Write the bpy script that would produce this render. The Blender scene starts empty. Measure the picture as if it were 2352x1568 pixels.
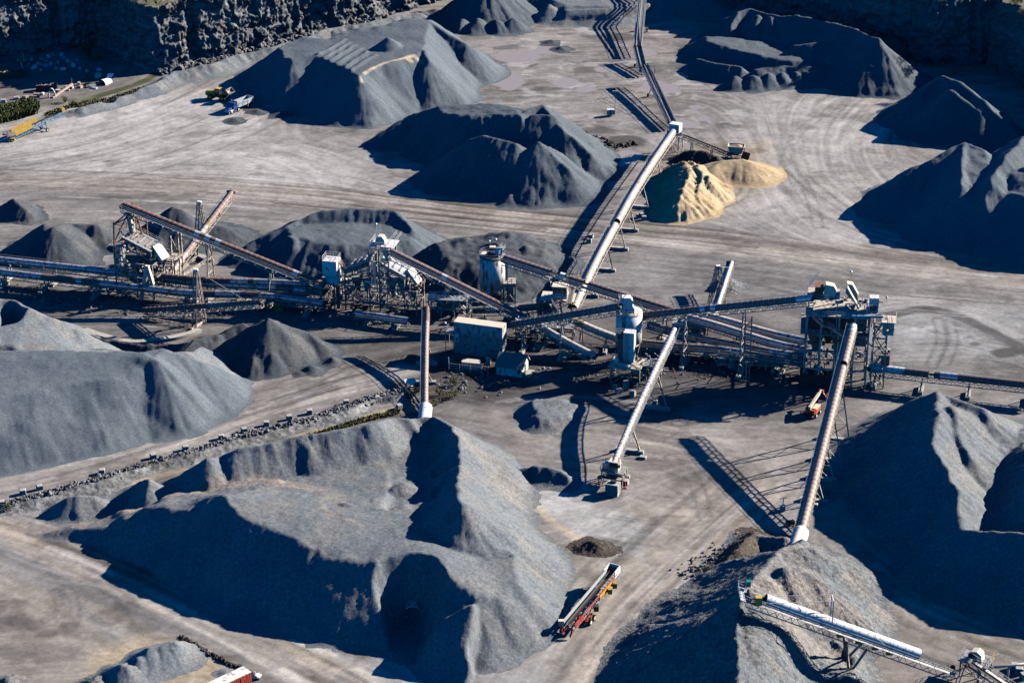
import bpy, math, random
import numpy as np
from mathutils import Vector
R = math.radians
random.seed(7)
C = bpy.context.scene.collection
SC = bpy.context.scene
# ------------------------------------------------------------------ camera
CAM_H, PITCH, FPX = 207.0, R(24.5), 5000.0      # metres, pitch below horizon, focal length in px of a 2352 px wide frame
cam = bpy.data.cameras.new('camera'); camo = bpy.data.objects.new('camera', cam); C.objects.link(camo)
cam.sensor_width = 36.0; cam.lens = 36.0 * FPX / 2352.0
cam.clip_start = 1.0; cam.clip_end = 20000.0
camo.location = (0, 0, CAM_H); camo.rotation_euler = (R(90) - PITCH, 0, 0)
SC.camera = camo
# ------------------------------------------------------------------ light
SUN_AZ, SUN_EL = R(25), R(25)                 # azimuth from +X towards +Y
w = bpy.data.worlds.new('World'); SC.world = w; w.use_nodes = True
nt = w.node_tree; bg = nt.nodes['Background']
sky = nt.nodes.new('ShaderNodeTexSky'); sky.sky_type = 'NISHITA'; sky.sun_disc = False
sky.sun_elevation = SUN_EL; sky.sun_rotation = R(90) - SUN_AZ
sky.air_density = 0.6; sky.dust_density = 0.0; sky.ozone_density = 8.0; sky.altitude = 300
hs = nt.nodes.new('ShaderNodeHueSaturation'); hs.inputs['Saturation'].default_value = 1.4
nt.links.new(sky.outputs[0], hs.inputs['Color']); nt.links.new(hs.outputs[0], bg.inputs[0]); bg.inputs[1].default_value = 0.066
sl = bpy.data.lights.new('sun', 'SUN'); sl.energy = 5.0; sl.angle = R(0.5); sl.color = (1.0, 0.90, 0.77)
so = bpy.data.objects.new('sun', sl); C.objects.link(so)
LDIR = Vector((math.cos(SUN_EL)*math.cos(SUN_AZ), math.cos(SUN_EL)*math.sin(SUN_AZ), math.sin(SUN_EL)))
so.rotation_euler = LDIR.to_track_quat('Z', 'Y').to_euler(); so.location = (200, 600, 300)
SC.cycles.diffuse_bounces = 0
SC.view_settings.view_transform = 'Standard'; SC.view_settings.look = 'None'
SC.view_settings.exposure = 1.0; SC.view_settings.gamma = 1.0

# ------------------------------------------------------------------ placing helpers
ct, st = math.cos(PITCH), math.sin(PITCH)
def T(u, v, z=0.0):
    """world point at height z seen at photo position (u, v) of a 2352 px wide frame"""
    a = (u - 1176.0) / FPX; b = -(v - 784.0) / FPX
    d = (a, ct + b*st, -st + b*ct)
    t = (z - CAM_H) / d[2]
    return Vector((d[0]*t, d[1]*t, z))
def PX(p):
    """photo position of a world point"""
    x, y, z = p[0], p[1], p[2] - CAM_H
    dep = y*ct - z*st; up = y*st + z*ct
    return (1176 + FPX*x/dep, 784 - FPX*up/dep)
def A(u, v, vf, sl=0.77):
    """pile crest at (u, v) whose slope meets the ground in front at row vf"""
    yf = T(u, vf, 0).y; b = (784.0 - v) / FPX
    k = -(-st + b*ct) / (ct + b*st)             # (H - z) = k * y
    z = (CAM_H - k*yf) / (1 + k/sl)
    return T(u, v, z)
def col_link(o, parent=None):
    C.objects.link(o)
    if parent is not None: o.parent = parent
    return o
def tag(o, label, cat, group=None):
    o['label'] = label; o['category'] = cat
    if group: o['group'] = group
    return o
def struct(o, kind='structure'):
    o['kind'] = kind; return o
def thing(name, label, cat, loc=(0, 0, 0), rz=0.0, group=None):
    o = bpy.data.objects.new(name, None); C.objects.link(o)
    o.location = loc; o.rotation_euler = (0, 0, rz); o.empty_display_size = 0.5
    return tag(o, label, cat, group)
def copy_tree(o, parent=None):
    c = o.copy(); C.objects.link(c)
    for k in ('label', 'group'):
        pass
    if parent is not None: c.parent = parent
    for ch in list(o.children): copy_tree(ch, c)
    return c

# ------------------------------------------------------------------ numpy noise
def _h(ix, iy, seed):
    n = (ix.astype(np.int64)*374761393 + iy.astype(np.int64)*668265263 + seed*974634777) & 0xFFFFFFFF
    n = ((n ^ (n >> 13)) * 1274126177) & 0xFFFFFFFF
    n = (n ^ (n >> 16)) & 0xFFFFFFFF
    return n / 4294967295.0
def vnoise(x, y, seed=0):
    xi, yi = np.floor(x), np.floor(y); fx, fy = x - xi, y - yi
    fx = fx*fx*(3 - 2*fx); fy = fy*fy*(3 - 2*fy)
    a, b = _h(xi, yi, seed), _h(xi+1, yi, seed); c, d = _h(xi, yi+1, seed), _h(xi+1, yi+1, seed)
    return (a*(1-fx) + b*fx)*(1-fy) + (c*(1-fx) + d*fx)*fy
def fbm(x, y, seed=0, octv=4):
    s = 0; a = 0.5; t = 0
    for k in range(octv):
        s = s + a*(vnoise(x*2**k, y*2**k, seed+k*17) - .5); t += a; a *= .5
    return s / t * 2
def cells(x, y, seed=0):
    """random value of the nearest jittered cell: blocky fractured rock"""
    xi, yi = np.floor(x), np.floor(y); best = np.full(x.shape, 9.0); val = np.zeros(x.shape)
    for i in (-1, 0, 1):
        for j in (-1, 0, 1):
            cx, cy = xi+i, yi+j; d = (cx + .1 + .8*_h(cx, cy, seed) - x)**2 + (cy + .1 + .8*_h(cx, cy, seed+1) - y)**2
            m = d < best; best = np.where(m, d, best); val = np.where(m, _h(cx, cy, seed+2), val)
    return val
def blur(a, n=1):
    for _ in range(n):
        p = np.pad(a, 1, mode='edge')
        a = (p[:-2, 1:-1] + p[2:, 1:-1] + p[1:-1, :-2] + p[1:-1, 2:] + 2*p[1:-1, 1:-1]) / 6
    return a
def lic(Wn, dx, dy, n):
    """smear noise Wn along the direction field (dx, dy), grid units"""
    ny, nx = Wn.shape; J, I = np.meshgrid(np.arange(nx, dtype=float), np.arange(ny, dtype=float))
    acc = Wn.copy()
    for sg in (1, -1):
        pj, pi = J.copy(), I.copy()
        for k in range(n):
            a = np.clip(np.rint(pi), 0, ny-1).astype(int); b = np.clip(np.rint(pj), 0, nx-1).astype(int)
            pj = pj + sg*dx[a, b]; pi = pi + sg*dy[a, b]
            a = np.clip(np.rint(pi), 0, ny-1).astype(int); b = np.clip(np.rint(pj), 0, nx-1).astype(int)
            acc += Wn[a, b]
    acc -= acc.mean(); return acc / (acc.std() + 1e-9)
def segdist(X, Y, a, b):
    """distance to segment ab and the parameter along it"""
    vx, vy = b[0]-a[0], b[1]-a[1]; L2 = vx*vx + vy*vy
    t = np.clip(((X-a[0])*vx + (Y-a[1])*vy) / L2, 0, 1) if L2 > 1e-9 else np.zeros_like(X)
    return np.hypot(X - a[0] - t*vx, Y - a[1] - t*vy), t
def inpoly(X, Y, P):
    ins = np.zeros(X.shape, bool); n = len(P); j = n-1
    for i in range(n):
        xi, yi, xj, yj = P[i][0], P[i][1], P[j][0], P[j][1]
        if yi != yj:
            ins ^= ((yi > Y) != (yj > Y)) & (X < (xj-xi)*(Y-yi)/(yj-yi) + xi)
        j = i
    return ins
def polydist(X, Y, P, closed=True):
    d = np.full(X.shape, 1e9); n = len(P)
    for i in range(n if closed else n-1):
        d = np.minimum(d, segdist(X, Y, P[i], P[(i+1) % n])[0])
    return d

# ------------------------------------------------------------------ materials
def nodes(m): return m.node_tree.nodes, m.node_tree.links
def new_mat(name):
    m = bpy.data.materials.new(name); m.use_nodes = True; return m
_mats = {}
def mat(name, col, rough=.7, metal=0.0, vary=.18, scale=.6, rust=0.0, rustcol=(.13, .055, .03), streak=0.0, spec=.3, bump=0.0):
    """weathered painted surface: patchy base colour, rust blotches, optional vertical streaks"""
    if name in _mats: return _mats[name]
    m = new_mat(name); N, L = nodes(m); bs = N['Principled BSDF']
    bs.inputs['Roughness'].default_value = rough; bs.inputs['Metallic'].default_value = metal
    bs.inputs['Specular IOR Level'].default_value = spec
    tc = N.new('ShaderNodeTexCoord')
    n1 = N.new('ShaderNodeTexNoise'); n1.inputs['Scale'].default_value = scale; n1.inputs['Detail'].default_value = 6
    L.new(tc.outputs['Object'], n1.inputs['Vector'])
    cr = N.new('ShaderNodeValToRGB'); e = cr.color_ramp.elements
    e[0].position = .3; e[1].position = .7
    e[0].color = tuple(c*(1-vary) for c in col) + (1,); e[1].color = tuple(min(1, c*(1+vary)) for c in col) + (1,)
    L.new(n1.outputs[0], cr.inputs[0]); out = cr.outputs[0]
    if rust > 0:
        n2 = N.new('ShaderNodeTexNoise'); n2.inputs['Scale'].default_value = scale*2.3; n2.inputs['Detail'].default_value = 8
        mp = N.new('ShaderNodeMapping'); mp.inputs['Scale'].default_value = (1, 1, .35 if streak else 1)
        mp.inputs['Location'].default_value = (3.1, 7.7, 1.3)
        L.new(tc.outputs['Object'], mp.inputs[0]); L.new(mp.outputs[0], n2.inputs['Vector'])
        r2 = N.new('ShaderNodeValToRGB'); r2.color_ramp.elements[0].position = .62 - .25*rust
        r2.color_ramp.elements[1].position = .70 - .2*rust
        L.new(n2.outputs[0], r2.inputs[0])
        mx = N.new('ShaderNodeMix'); mx.data_type = 'RGBA'
        L.new(r2.outputs[0], mx.inputs[0]); L.new(out, mx.inputs[6]); mx.inputs[7].default_value = rustcol + (1,)
        out = mx.outputs[2]
    L.new(out, bs.inputs['Base Color'])
    if bump > 0:
        b = N.new('ShaderNodeBump'); b.inputs['Strength'].default_value = bump; b.inputs['Distance'].default_value = .1
        L.new(n1.outputs[0], b.inputs['Height']); L.new(b.outputs[0], bs.inputs['Normal'])
    _mats[name] = m; return m
def gravel(name, c1, c2, grain=2.5, bump=.5, big=.07, dist=.15, dust=(.2, .18, .16), dustamt=.0, spk=.5, mark=(.27,.24,.215)):
    """heaped stone: grain speckle over slow patches"""
    if name in _mats: return _mats[name]
    m = new_mat(name); N, L = nodes(m); bs = N['Principled BSDF']
    bs.inputs['Roughness'].default_value = .9; bs.inputs['Specular IOR Level'].default_value = .15
    geo = N.new('ShaderNodeNewGeometry')
    nb = N.new('ShaderNodeTexNoise'); nb.inputs['Scale'].default_value = big; nb.inputs['Detail'].default_value = 5
    ng = N.new('ShaderNodeTexNoise'); ng.inputs['Scale'].default_value = grain; ng.inputs['Detail'].default_value = 3
    ng.inputs['Roughness'].default_value = .7
    nv = N.new('ShaderNodeTexVoronoi'); nv.inputs['Scale'].default_value = grain*1.3
    for n in (nb, ng, nv): L.new(geo.outputs['Position'], n.inputs['Vector'])
    cr = N.new('ShaderNodeValToRGB'); e = cr.color_ramp.elements
    cool = (.86, .93, 1.0) if c1[2] >= c1[0]*.8 else (1, 1, 1)       # bluish stone under a warm low sun
    e[0].position = .3; e[1].position = .72; e[0].color = tuple(a*b for a, b in zip(c1, cool)) + (1,); e[1].color = tuple(a*b for a, b in zip(c2, cool)) + (1,)
    L.new(nb.outputs[0], cr.inputs[0])
    mr = N.new('ShaderNodeMapRange'); mr.inputs[1].default_value = .25; mr.inputs[2].default_value = .75
    mr.inputs[3].default_value = 1-spk; mr.inputs[4].default_value = 1+spk; L.new(ng.outputs[0], mr.inputs[0])
    vv = N.new('ShaderNodeSeparateColor'); L.new(nv.outputs['Color'], vv.inputs[0])
    mr2 = N.new('ShaderNodeMapRange'); mr2.inputs[3].default_value = 1-spk*.6; mr2.inputs[4].default_value = 1+spk*.6
    L.new(vv.outputs[0], mr2.inputs[0])
    mu = N.new('ShaderNodeMath'); mu.operation = 'MULTIPLY'; L.new(mr.outputs[0], mu.inputs[0]); L.new(mr2.outputs[0], mu.inputs[1])
    vm = N.new('ShaderNodeVectorMath'); vm.operation = 'SCALE'
    out = cr.outputs[0]
    if dustamt > 0:
        nd = N.new('ShaderNodeTexNoise'); nd.inputs['Scale'].default_value = .16; nd.inputs['Detail'].default_value = 6
        L.new(geo.outputs['Position'], nd.inputs['Vector'])
        rd = N.new('ShaderNodeMapRange'); rd.inputs[1].default_value = .45; rd.inputs[2].default_value = .7; rd.inputs[4].default_value = dustamt
        L.new(nd.outputs[0], rd.inputs[0])
        mx = N.new('ShaderNodeMix'); mx.data_type = 'RGBA'; L.new(rd.outputs[0], mx.inputs[0]); L.new(out, mx.inputs[6])
        mx.inputs[7].default_value = dust + (1,); out = mx.outputs[2]
    am = N.new('ShaderNodeAttribute'); am.attribute_name = 'dusted'; mm = N.new('ShaderNodeMix'); mm.data_type = 'RGBA'
    L.new(am.outputs['Fac'], mm.inputs[0]); L.new(out, mm.inputs[6]); mm.inputs[7].default_value = mark + (1,); out = mm.outputs[2]
    L.new(out, vm.inputs[0]); L.new(mu.outputs[0], vm.inputs['Scale']); L.new(vm.outputs[0], bs.inputs['Base Color'])
    b = N.new('ShaderNodeBump'); b.inputs['Strength'].default_value = bump; b.inputs['Distance'].default_value = dist
    L.new(mu.outputs[0], b.inputs['Height']); L.new(b.outputs[0], bs.inputs['Normal'])
    _mats[name] = m; return m

# ------------------------------------------------------------------ mesh builder
class MB:
    def __init__(s): s.v = []; s.f = []; s.mi = []
    def add(s, vs, fs, mi=0):
        o = len(s.v); s.v += [tuple(p) for p in vs]; s.f += [tuple(i+o for i in f) for f in fs]; s.mi += [mi]*len(fs); return s
    def box(s, x0, x1, y0, y1, z0, z1, mi=0):
        vs = [(x, y, z) for z in (z0, z1) for y in (y0, y1) for x in (x0, x1)]
        return s.add(vs, [(0,2,3,1), (4,5,7,6), (0,1,5,4), (2,6,7,3), (0,4,6,2), (1,3,7,5)], mi)
    def beam(s, a, b, w=.15, h=None, mi=0, up=(0, 0, 1)):
        a, b = Vector(a), Vector(b); t = b - a
        if t.length < 1e-6: return s
        t.normalize(); up = Vector(up)
        if abs(t.dot(up)) > .97: up = Vector((1, 0, 0))
        sd = t.cross(up).normalized()*w/2; u = sd.cross(t).normalized()*(h or w)/2
        vs = [a-sd-u, a+sd-u, a+sd+u, a-sd+u, b-sd-u, b+sd-u, b+sd+u, b-sd+u]
        return s.add(vs, [(0,1,2,3), (7,6,5,4), (0,4,5,1), (1,5,6,2), (2,6,7,3), (3,7,4,0)], mi)
    def tube(s, a, b, r, r2=None, n=10, cap=True, mi=0):
        a, b = Vector(a), Vector(b); t = (b-a).normalized(); r2 = r if r2 is None else r2
        up = Vector((0, 0, 1)) if abs(t.z) < .97 else Vector((1, 0, 0))
        sd = t.cross(up).normalized(); u = sd.cross(t)
        vs = []
        for p, rr in ((a, r), (b, r2)):
            for k in range(n):
                an = 2*math.pi*k/n; vs.append(p + sd*math.cos(an)*rr + u*math.sin(an)*rr)
        fs = [(k, (k+1) % n, n+(k+1) % n, n+k) for k in range(n)]
        if cap: fs += [tuple(range(n-1, -1, -1)), tuple(range(n, 2*n))]
        return s.add(vs, fs, mi)
    def prism(s, poly, z0, z1, mi=0):
        n = len(poly); vs = [(p[0], p[1], z0) for p in poly] + [(p[0], p[1], z1) for p in poly]
        return s.add(vs, [tuple(range(n-1, -1, -1)), tuple(range(n, 2*n))] + [(k, (k+1) % n, n+(k+1) % n, n+k) for k in range(n)], mi)
    def side(s, poly, y0, y1, mi=0):
        """outline in the XZ plane extruded along Y"""
        n = len(poly); vs = [(p[0], y0, p[1]) for p in poly] + [(p[0], y1, p[1]) for p in poly]
        return s.add(vs, [tuple(range(n)), tuple(range(2*n-1, n-1, -1))] + [((k+1) % n, k, n+k, n+(k+1) % n) for k in range(n)], mi)
    def xf(s, fn):
        s.v = [tuple(fn(Vector(p))) for p in s.v]; return s
    def build(s, name, mats, parent=None, smooth=False):
        me = bpy.data.meshes.new(name); me.from_pydata(s.v, [], s.f)
        for m in (mats if isinstance(mats, (list, tuple)) else [mats]): me.materials.append(m)
        if any(s.mi): me.polygons.foreach_set('material_index', s.mi)
        me.validate()
        import bmesh
        bm = bmesh.new(); bm.from_mesh(me); bmesh.ops.recalc_face_normals(bm, faces=bm.faces); bm.to_mesh(me); bm.free()
        if smooth: me.shade_smooth()
        return col_link(bpy.data.objects.new(name, me), parent)
def grid_object(name, X, Y, Z, keep, m, attrs=None, smooth=True):
    """mesh from a heightfield grid, faces where keep is set"""
    ny, nx = X.shape
    idx = np.arange(ny*nx).reshape(ny, nx)
    q = np.stack([idx[:-1, :-1], idx[:-1, 1:], idx[1:, 1:], idx[1:, :-1]], -1)
    fk = keep[:-1, :-1] | keep[:-1, 1:] | keep[1:, 1:] | keep[1:, :-1]
    q = q[fk]
    used = np.zeros(ny*nx, bool); used[q.ravel()] = True
    remap = np.cumsum(used) - 1; q = remap[q]
    co = np.stack([X.ravel(), Y.ravel(), Z.ravel()], -1)[used]
    me = bpy.data.meshes.new(name); me.vertices.add(len(co)); me.vertices.foreach_set('co', co.ravel().astype(np.float32))
    nf = len(q); me.loops.add(nf*4); me.polygons.add(nf)
    me.loops.foreach_set('vertex_index', q.ravel().astype(np.int32))
    me.polygons.foreach_set('loop_start', np.arange(0, nf*4, 4, dtype=np.int32))
    me.update(calc_edges=True)
    if smooth: me.polygons.foreach_set('use_smooth', np.ones(nf, bool))
    for k, a in (attrs or {}).items():
        if a.ndim == 3:
            at = me.attributes.new(k, 'FLOAT_COLOR', 'POINT')
            c4 = np.concatenate([a.reshape(-1, 3)[used], np.ones((len(co), 1))], 1)
            at.data.foreach_set('color', c4.ravel().astype(np.float32))
        else:
            at = me.attributes.new(k, 'FLOAT', 'POINT'); at.data.foreach_set('value', a.ravel()[used].astype(np.float32))
    me.materials.append(m); me.validate()
    return col_link(bpy.data.objects.new(name, me))
# ================================================================== GROUND
def bbox_fine(lo, hi, step, outer):
    a = np.arange(lo, hi + step/2, step)
    return np.concatenate([[lo - o for o in outer[::-1]], a, [a[-1] + o for o in outer]])
OUT = [3, 10, 30, 90, 300, 900, 3000, 6000]
gx = bbox_fine(-182, 182, .55, OUT); gy = bbox_fine(290, 775, .55, OUT)
GX, GY = np.meshgrid(gx, gy)
_a = FPX / np.maximum(GY*ct + CAM_H*st, 1)
GU = 1176 + _a*GX; GV = 784 - _a*(GY*st - CAM_H*ct)      # photo position of every ground vertex, only to read the plan off
def pts2(P): return [T(u, v).xy for u, v in P]
def smoothpath(P, it=2):
    P = [Vector(p) for p in P]
    for _ in range(it):
        Q = [P[0]]
        for a, b in zip(P, P[1:]): Q += [a*.75 + b*.25, a*.25 + b*.75]
        P = Q + [P[-1]]
    return P
LIGHT = np.array((.385, .355, .325)); MID = np.array((.225, .205, .188)); DARK = np.array((.115, .102, .095)); BLK = np.array((.06, .055, .055))
TAN = np.array((.40, .32, .215)); WARM = np.array((.40, .35, .285)); COOL = np.array((.21, .215, .22)); PUD = np.array((.33, .285, .27))
def sm(d, e0, e1): t = np.clip((d - e0)/(e1 - e0), 0, 1); return t*t*(3 - 2*t)
wob = fbm(GX/9, GY/9, 3, 4)*4.0 + fbm(GX/2.5, GY/2.5, 5, 3)*1.2
COL = np.zeros(GX.shape + (3,)); COL[:] = MID
def region(P, col, amt=1.0, soft=6.0, w_=1.0):
    Q = pts2(P); ins = inpoly(GX, GY, Q); d = polydist(GX, GY, Q); d = np.where(ins, -d, d) + wob*w_
    a = (1 - sm(d, -soft, soft))*amt
    COL[:] = COL*(1 - a[..., None]) + np.asarray(col)*a[..., None]
FLX = np.zeros(GX.shape) + .9; FLY = np.zeros(GX.shape) + .12; FLW = np.full(GX.shape, .05)
FLX *= FLW; FLY *= FLW
def stroke(P, width, col=None, amt=.6, flow=1.0, spread=None, soft=.5):
    global FLX, FLY
    Q = [p for p in smoothpath(pts2(P))]
    if not flow:            # narrow marks only touch their own neighbourhood
        x0, x1 = min(q.x for q in Q)-width*2-3, max(q.x for q in Q)+width*2+3; y0, y1 = min(q.y for q in Q)-width*2-3, max(q.y for q in Q)+width*2+3
        sl_ = (slice(*np.searchsorted(gy, [y0, y1])), slice(*np.searchsorted(gx, [x0, x1])))
        X_, Y_, W_, CV = GX[sl_], GY[sl_], wob[sl_], COL[sl_]
        if X_.size == 0: return
        dm = np.full(X_.shape, 1e9)
        for a, b in zip(Q, Q[1:]): dm = np.minimum(dm, segdist(X_, Y_, a, b)[0])
        a = (1 - sm(dm + W_*.25*min(width, 3)/3, width*(1-soft), width))*amt
        CV[:] = CV*(1 - a[..., None]) + np.asarray(col)*a[..., None]; return
    dmin = np.full(GX.shape, 1e9); tx = np.zeros(GX.shape); ty = np.zeros(GX.shape)
    for a, b in zip(Q, Q[1:]):
        d, t = segdist(GX, GY, a, b); m = d < dmin
        dmin[m] = d[m]; v = (b - a).normalized(); tx[m] = v.x; ty[m] = v.y
    if flow:
        sp = spread or width*2.2; g = np.exp(-(dmin/sp)**2)*flow
        sg = np.sign(FLX*tx + FLY*ty); sg[sg == 0] = 1
        FLX += g*tx*sg; FLY += g*ty*sg
    if col is not None:
        a = (1 - sm(dmin + wob*.25*min(width, 3)/3, width*(1-soft), width))*amt
        COL[:] = COL*(1 - a[..., None]) + np.asarray(col)*a[..., None]
# broad soil areas
region([(-60,260),(250,235),(480,200),(700,330),(900,420),(1000,470),(500,440),(-60,420)], LIGHT, .95, 12)
region([(1700,240),(2000,200),(2060,320),(2000,520),(2150,560),(1900,560),(1650,540),(1600,420)], LIGHT, .8, 14)
region([(1850,560),(2400,590),(2400,640),(1900,640)], LIGHT, .4, 8)
region([(1950,690),(2380,700),(2380,830),(2000,830)], (.31,.30,.285), .8, 7)
region([(1120,70),(1480,60),(1640,230),(1560,330),(1350,330),(1150,220)], (.25,.225,.205), .9, 10)
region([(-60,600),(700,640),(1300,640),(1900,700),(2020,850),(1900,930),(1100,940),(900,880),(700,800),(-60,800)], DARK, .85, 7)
region([(1080,930),(1800,930),(1900,1000),(1750,1230),(1500,1420),(1400,1250),(1250,1060)], (.262,.235,.21), .92, 8)
region([(1300,1250),(1700,1080),(1760,1130),(1620,1280),(1400,1568),(1250,1600)], WARM, .75, 8)
region([(1170,1075),(1240,1080),(1350,1130),(1500,1220),(1480,1290),(1330,1250),(1220,1170)], (.40,.385,.36), .95, 2)
region([(-60,1180),(200,1230),(600,1440),(860,1590),(600,1640),(-60,1640)], (.285,.25,.212), .95, 5)
region([(230,1500),(330,1470),(440,1470),(620,1560),(620,1640),(200,1640)], TAN, .9, 4)
region([(330,1380),(400,1388),(390,1405),(330,1400)], TAN, .7, 3)
region([(770,1478),(880,1480),(1000,1520),(1200,1535),(1260,1500),(1250,1620),(900,1640),(860,1540)], (.33,.315,.30), .85, 4)
region([(1900,1260),(2000,1310),(2150,1380),(2400,1430),(2400,1640),(2000,1640),(1960,1440)], (.225,.195,.168), .9, 6)
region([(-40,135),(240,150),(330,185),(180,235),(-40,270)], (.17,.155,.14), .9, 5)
region([(1480,380),(1640,330),(1760,330),(1760,420),(1660,490),(1520,505),(1470,450)], TAN*.8, .75, 6)
region([(550,880),(800,830),(900,850),(900,900),(560,950)], (.24,.215,.19), .7, 5)
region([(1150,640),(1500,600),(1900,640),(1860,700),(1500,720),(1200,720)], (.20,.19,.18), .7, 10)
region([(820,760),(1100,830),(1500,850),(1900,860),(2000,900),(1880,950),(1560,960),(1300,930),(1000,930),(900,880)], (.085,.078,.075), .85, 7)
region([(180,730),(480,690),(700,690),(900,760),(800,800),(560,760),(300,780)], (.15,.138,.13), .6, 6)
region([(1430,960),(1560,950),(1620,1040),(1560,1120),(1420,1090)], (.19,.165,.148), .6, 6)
# roads and traffic flow
stroke([(-60,415),(300,425),(700,452),(1000,490),(1300,520),(1700,560),(2060,600),(2420,630)], 9, (.25,.21,.18), .8, 2, 16)
stroke([(-60,432),(300,440),(650,470),(1000,508),(1300,535)], 1.6, (.17,.15,.135), .7, 0)
stroke([(-60,418),(400,438),(800,470),(1200,505),(1600,552),(2060,610),(2420,640)], 1.6, (.36,.31,.26), .6, 0)
stroke([(900,492),(1300,540),(1700,580),(2000,625),(2420,665)], 2, (.32,.28,.24), .6, 0)
stroke([(1300,528),(1700,545),(2000,590),(2200,612)], 1.5, (.16,.145,.135), .5, 0)
stroke([(-60,400),(250,350),(480,260),(640,160),(760,110)], 14, None, 0, 2, 24)
stroke([(-60,330),(200,290),(420,230),(620,150)], 8, None, 0, 2, 16)
stroke([(850,440),(600,330),(400,300)], 8, None, 0, 1, 16)
stroke([(1760,330),(1850,420),(1960,500),(2150,560),(2400,600)], 12, None, 0, 1.5, 22)
stroke([(1950,250),(1860,330),(1800,420),(1820,520)], 8, None, 0, 1.5, 16)
stroke([(-60,1140),(250,1070),(540,965),(760,900),(930,850)], 5.5, (.315,.285,.255), .9, 2, 9)
stroke([(-60,1150),(250,1082),(540,980),(760,915)], 1.2, (.22,.205,.19), .5, 0)
stroke([(-40,1195),(150,1248),(400,1360),(600,1450),(760,1530)], 4.2, (.37,.315,.25), .8, 2, 9)
stroke([(-40,1245),(108,1319),(190,1354),(312,1403),(434,1457),(542,1517),(620,1575)], 2.8, (.145,.14,.138), .8, 0)
stroke([(120,1262),(271,1330),(406,1400),(542,1473),(623,1522),(700,1578)], 2.3, (.50,.455,.40), .95, 0)
stroke([(560,1410),(664,1457),(791,1517),(870,1568)], 1.6, (.47,.43,.37), .9, 0)
stroke([(60,1225),(200,1275),(420,1385),(600,1480)], .7, (.2,.18,.16), .6, 0)
stroke([(320,1330),(480,1415),(640,1490)], .9, (.22,.195,.17), .6, 0)
stroke([(0,1300),(120,1350),(260,1460)], 2, (.17,.165,.165), .5, 1)
stroke([(1330,1600),(1440,1420),(1600,1260),(1760,1120)], 5, (.40,.34,.275), .6, 2, 12)
stroke([(1700,1250),(1560,1380),(1480,1450)], 2, (.25,.22,.19), .6, 1)
stroke([(1200,930),(1500,1000),(1750,1000)], 6, None, 0, 1, 12)
stroke([(1180,1080),(1230,1170),(1330,1240)], 1.6, (.46,.385,.29), .9, 0)
stroke([(2000,1300),(2150,1400),(2400,1490)], 5, (.28,.245,.205), .5, 2, 10)
stroke([(2060,1360),(2200,1440),(2400,1520)], 1.4, (.38,.33,.27), .7, 0)
stroke([(2000,735),(2060,718),(2120,708),(2180,718),(2230,740),(2352,800),(2420,830)], 2.6, BLK, .85, 1, 6)
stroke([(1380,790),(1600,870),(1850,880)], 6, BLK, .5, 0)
stroke([(-60,1178),(100,1160),(250,1125),(400,1082),(560,1040),(700,1000),(850,950),(915,935)], 1.3, (.36,.29,.2), .9, 0, soft=.3)
stroke([(700,1000),(850,952),(940,940)], 2.2, (.33,.3,.15), .5, 0)
stroke([(0,640),(300,650),(520,700),(700,690)], 4, (.30,.27,.24), .5, 0)
stroke([(130,610),(230,640),(330,660)], 3, (.32,.28,.24), .6, 0)
stroke([(200,740),(330,740),(470,720)], 5, (.2,.185,.17), .8, 1)
stroke([(1560,690),(1700,690),(1800,740)], 5, (.24,.22,.205), .6, 0)
stroke([(1130,700),(1250,690),(1400,680)], 4, (.3,.25,.21), .5, 0)
stroke([(200,228),(300,200),(345,180),(372,160)], 1.8, (.075,.085,.03), .9, 0, soft=.3)
stroke([(-20,255),(120,240),(200,225)], 2.0, (.16,.17,.09), .6, 0)
stroke([(1350,860),(1230,870)], 3, (.17,.15,.14), .5, 0)
# tyre tracks: pairs of dark lines
rt = np.random.RandomState(5)
def ruts(P, width, n, amt=.4):
    for k in range(n):
        o = rt.normal(0, width*.5); i0 = rt.uniform(0, .6); Q = smoothpath(pts2(P), 2); m = len(Q); a = int(i0*m); b = min(m, a + max(4, int(m*rt.uniform(.2, .6)))); seg = []
        for i in range(a, b):
            d = (Q[min(i+1, m-1)] - Q[max(i-1, 0)]).normalized(); seg.append(PX((Q[i].x - d.y*o, Q[i].y + d.x*o, 0)))
        if len(seg) > 2: stroke(seg, rt.uniform(.25, 1.1), (LIGHT*1.12, DARK*.8, WARM*1.1, BLK)[k % 4], rt.uniform(.3, 1)*amt, 0)
ruts([(-60,1180),(200,1268),(450,1390),(650,1500),(850,1600)], 9, 46, .6)
ruts([(-60,415),(300,425),(700,452),(1000,490),(1300,520),(1700,560),(2060,600),(2420,630)], 14, 46, .6)
ruts([(-60,400),(250,350),(480,260),(640,160),(760,110)], 26, 36, .4)
ruts([(-60,1140),(250,1070),(540,965),(760,900),(930,850)], 6, 26, .45)
ruts([(1330,1600),(1440,1420),(1600,1260),(1760,1120)], 10, 36, .5)
ruts([(2000,1300),(2150,1400),(2400,1490)], 10, 24, .45)
ruts([(1760,330),(1850,420),(1960,500),(2150,560),(2400,600)], 24, 30, .4)
ruts([(1900,640),(2040,665),(2400,690)], 20, 24, .4)
ruts([(1180,1000),(1300,980),(1500,1010),(1700,1060)], 22, 30, .4)
ruts([(1380,1180),(1500,1200),(1640,1200)], 16, 20, .4)
ruts([(600,930),(760,880),(900,850)], 9, 20, .45)
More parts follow.
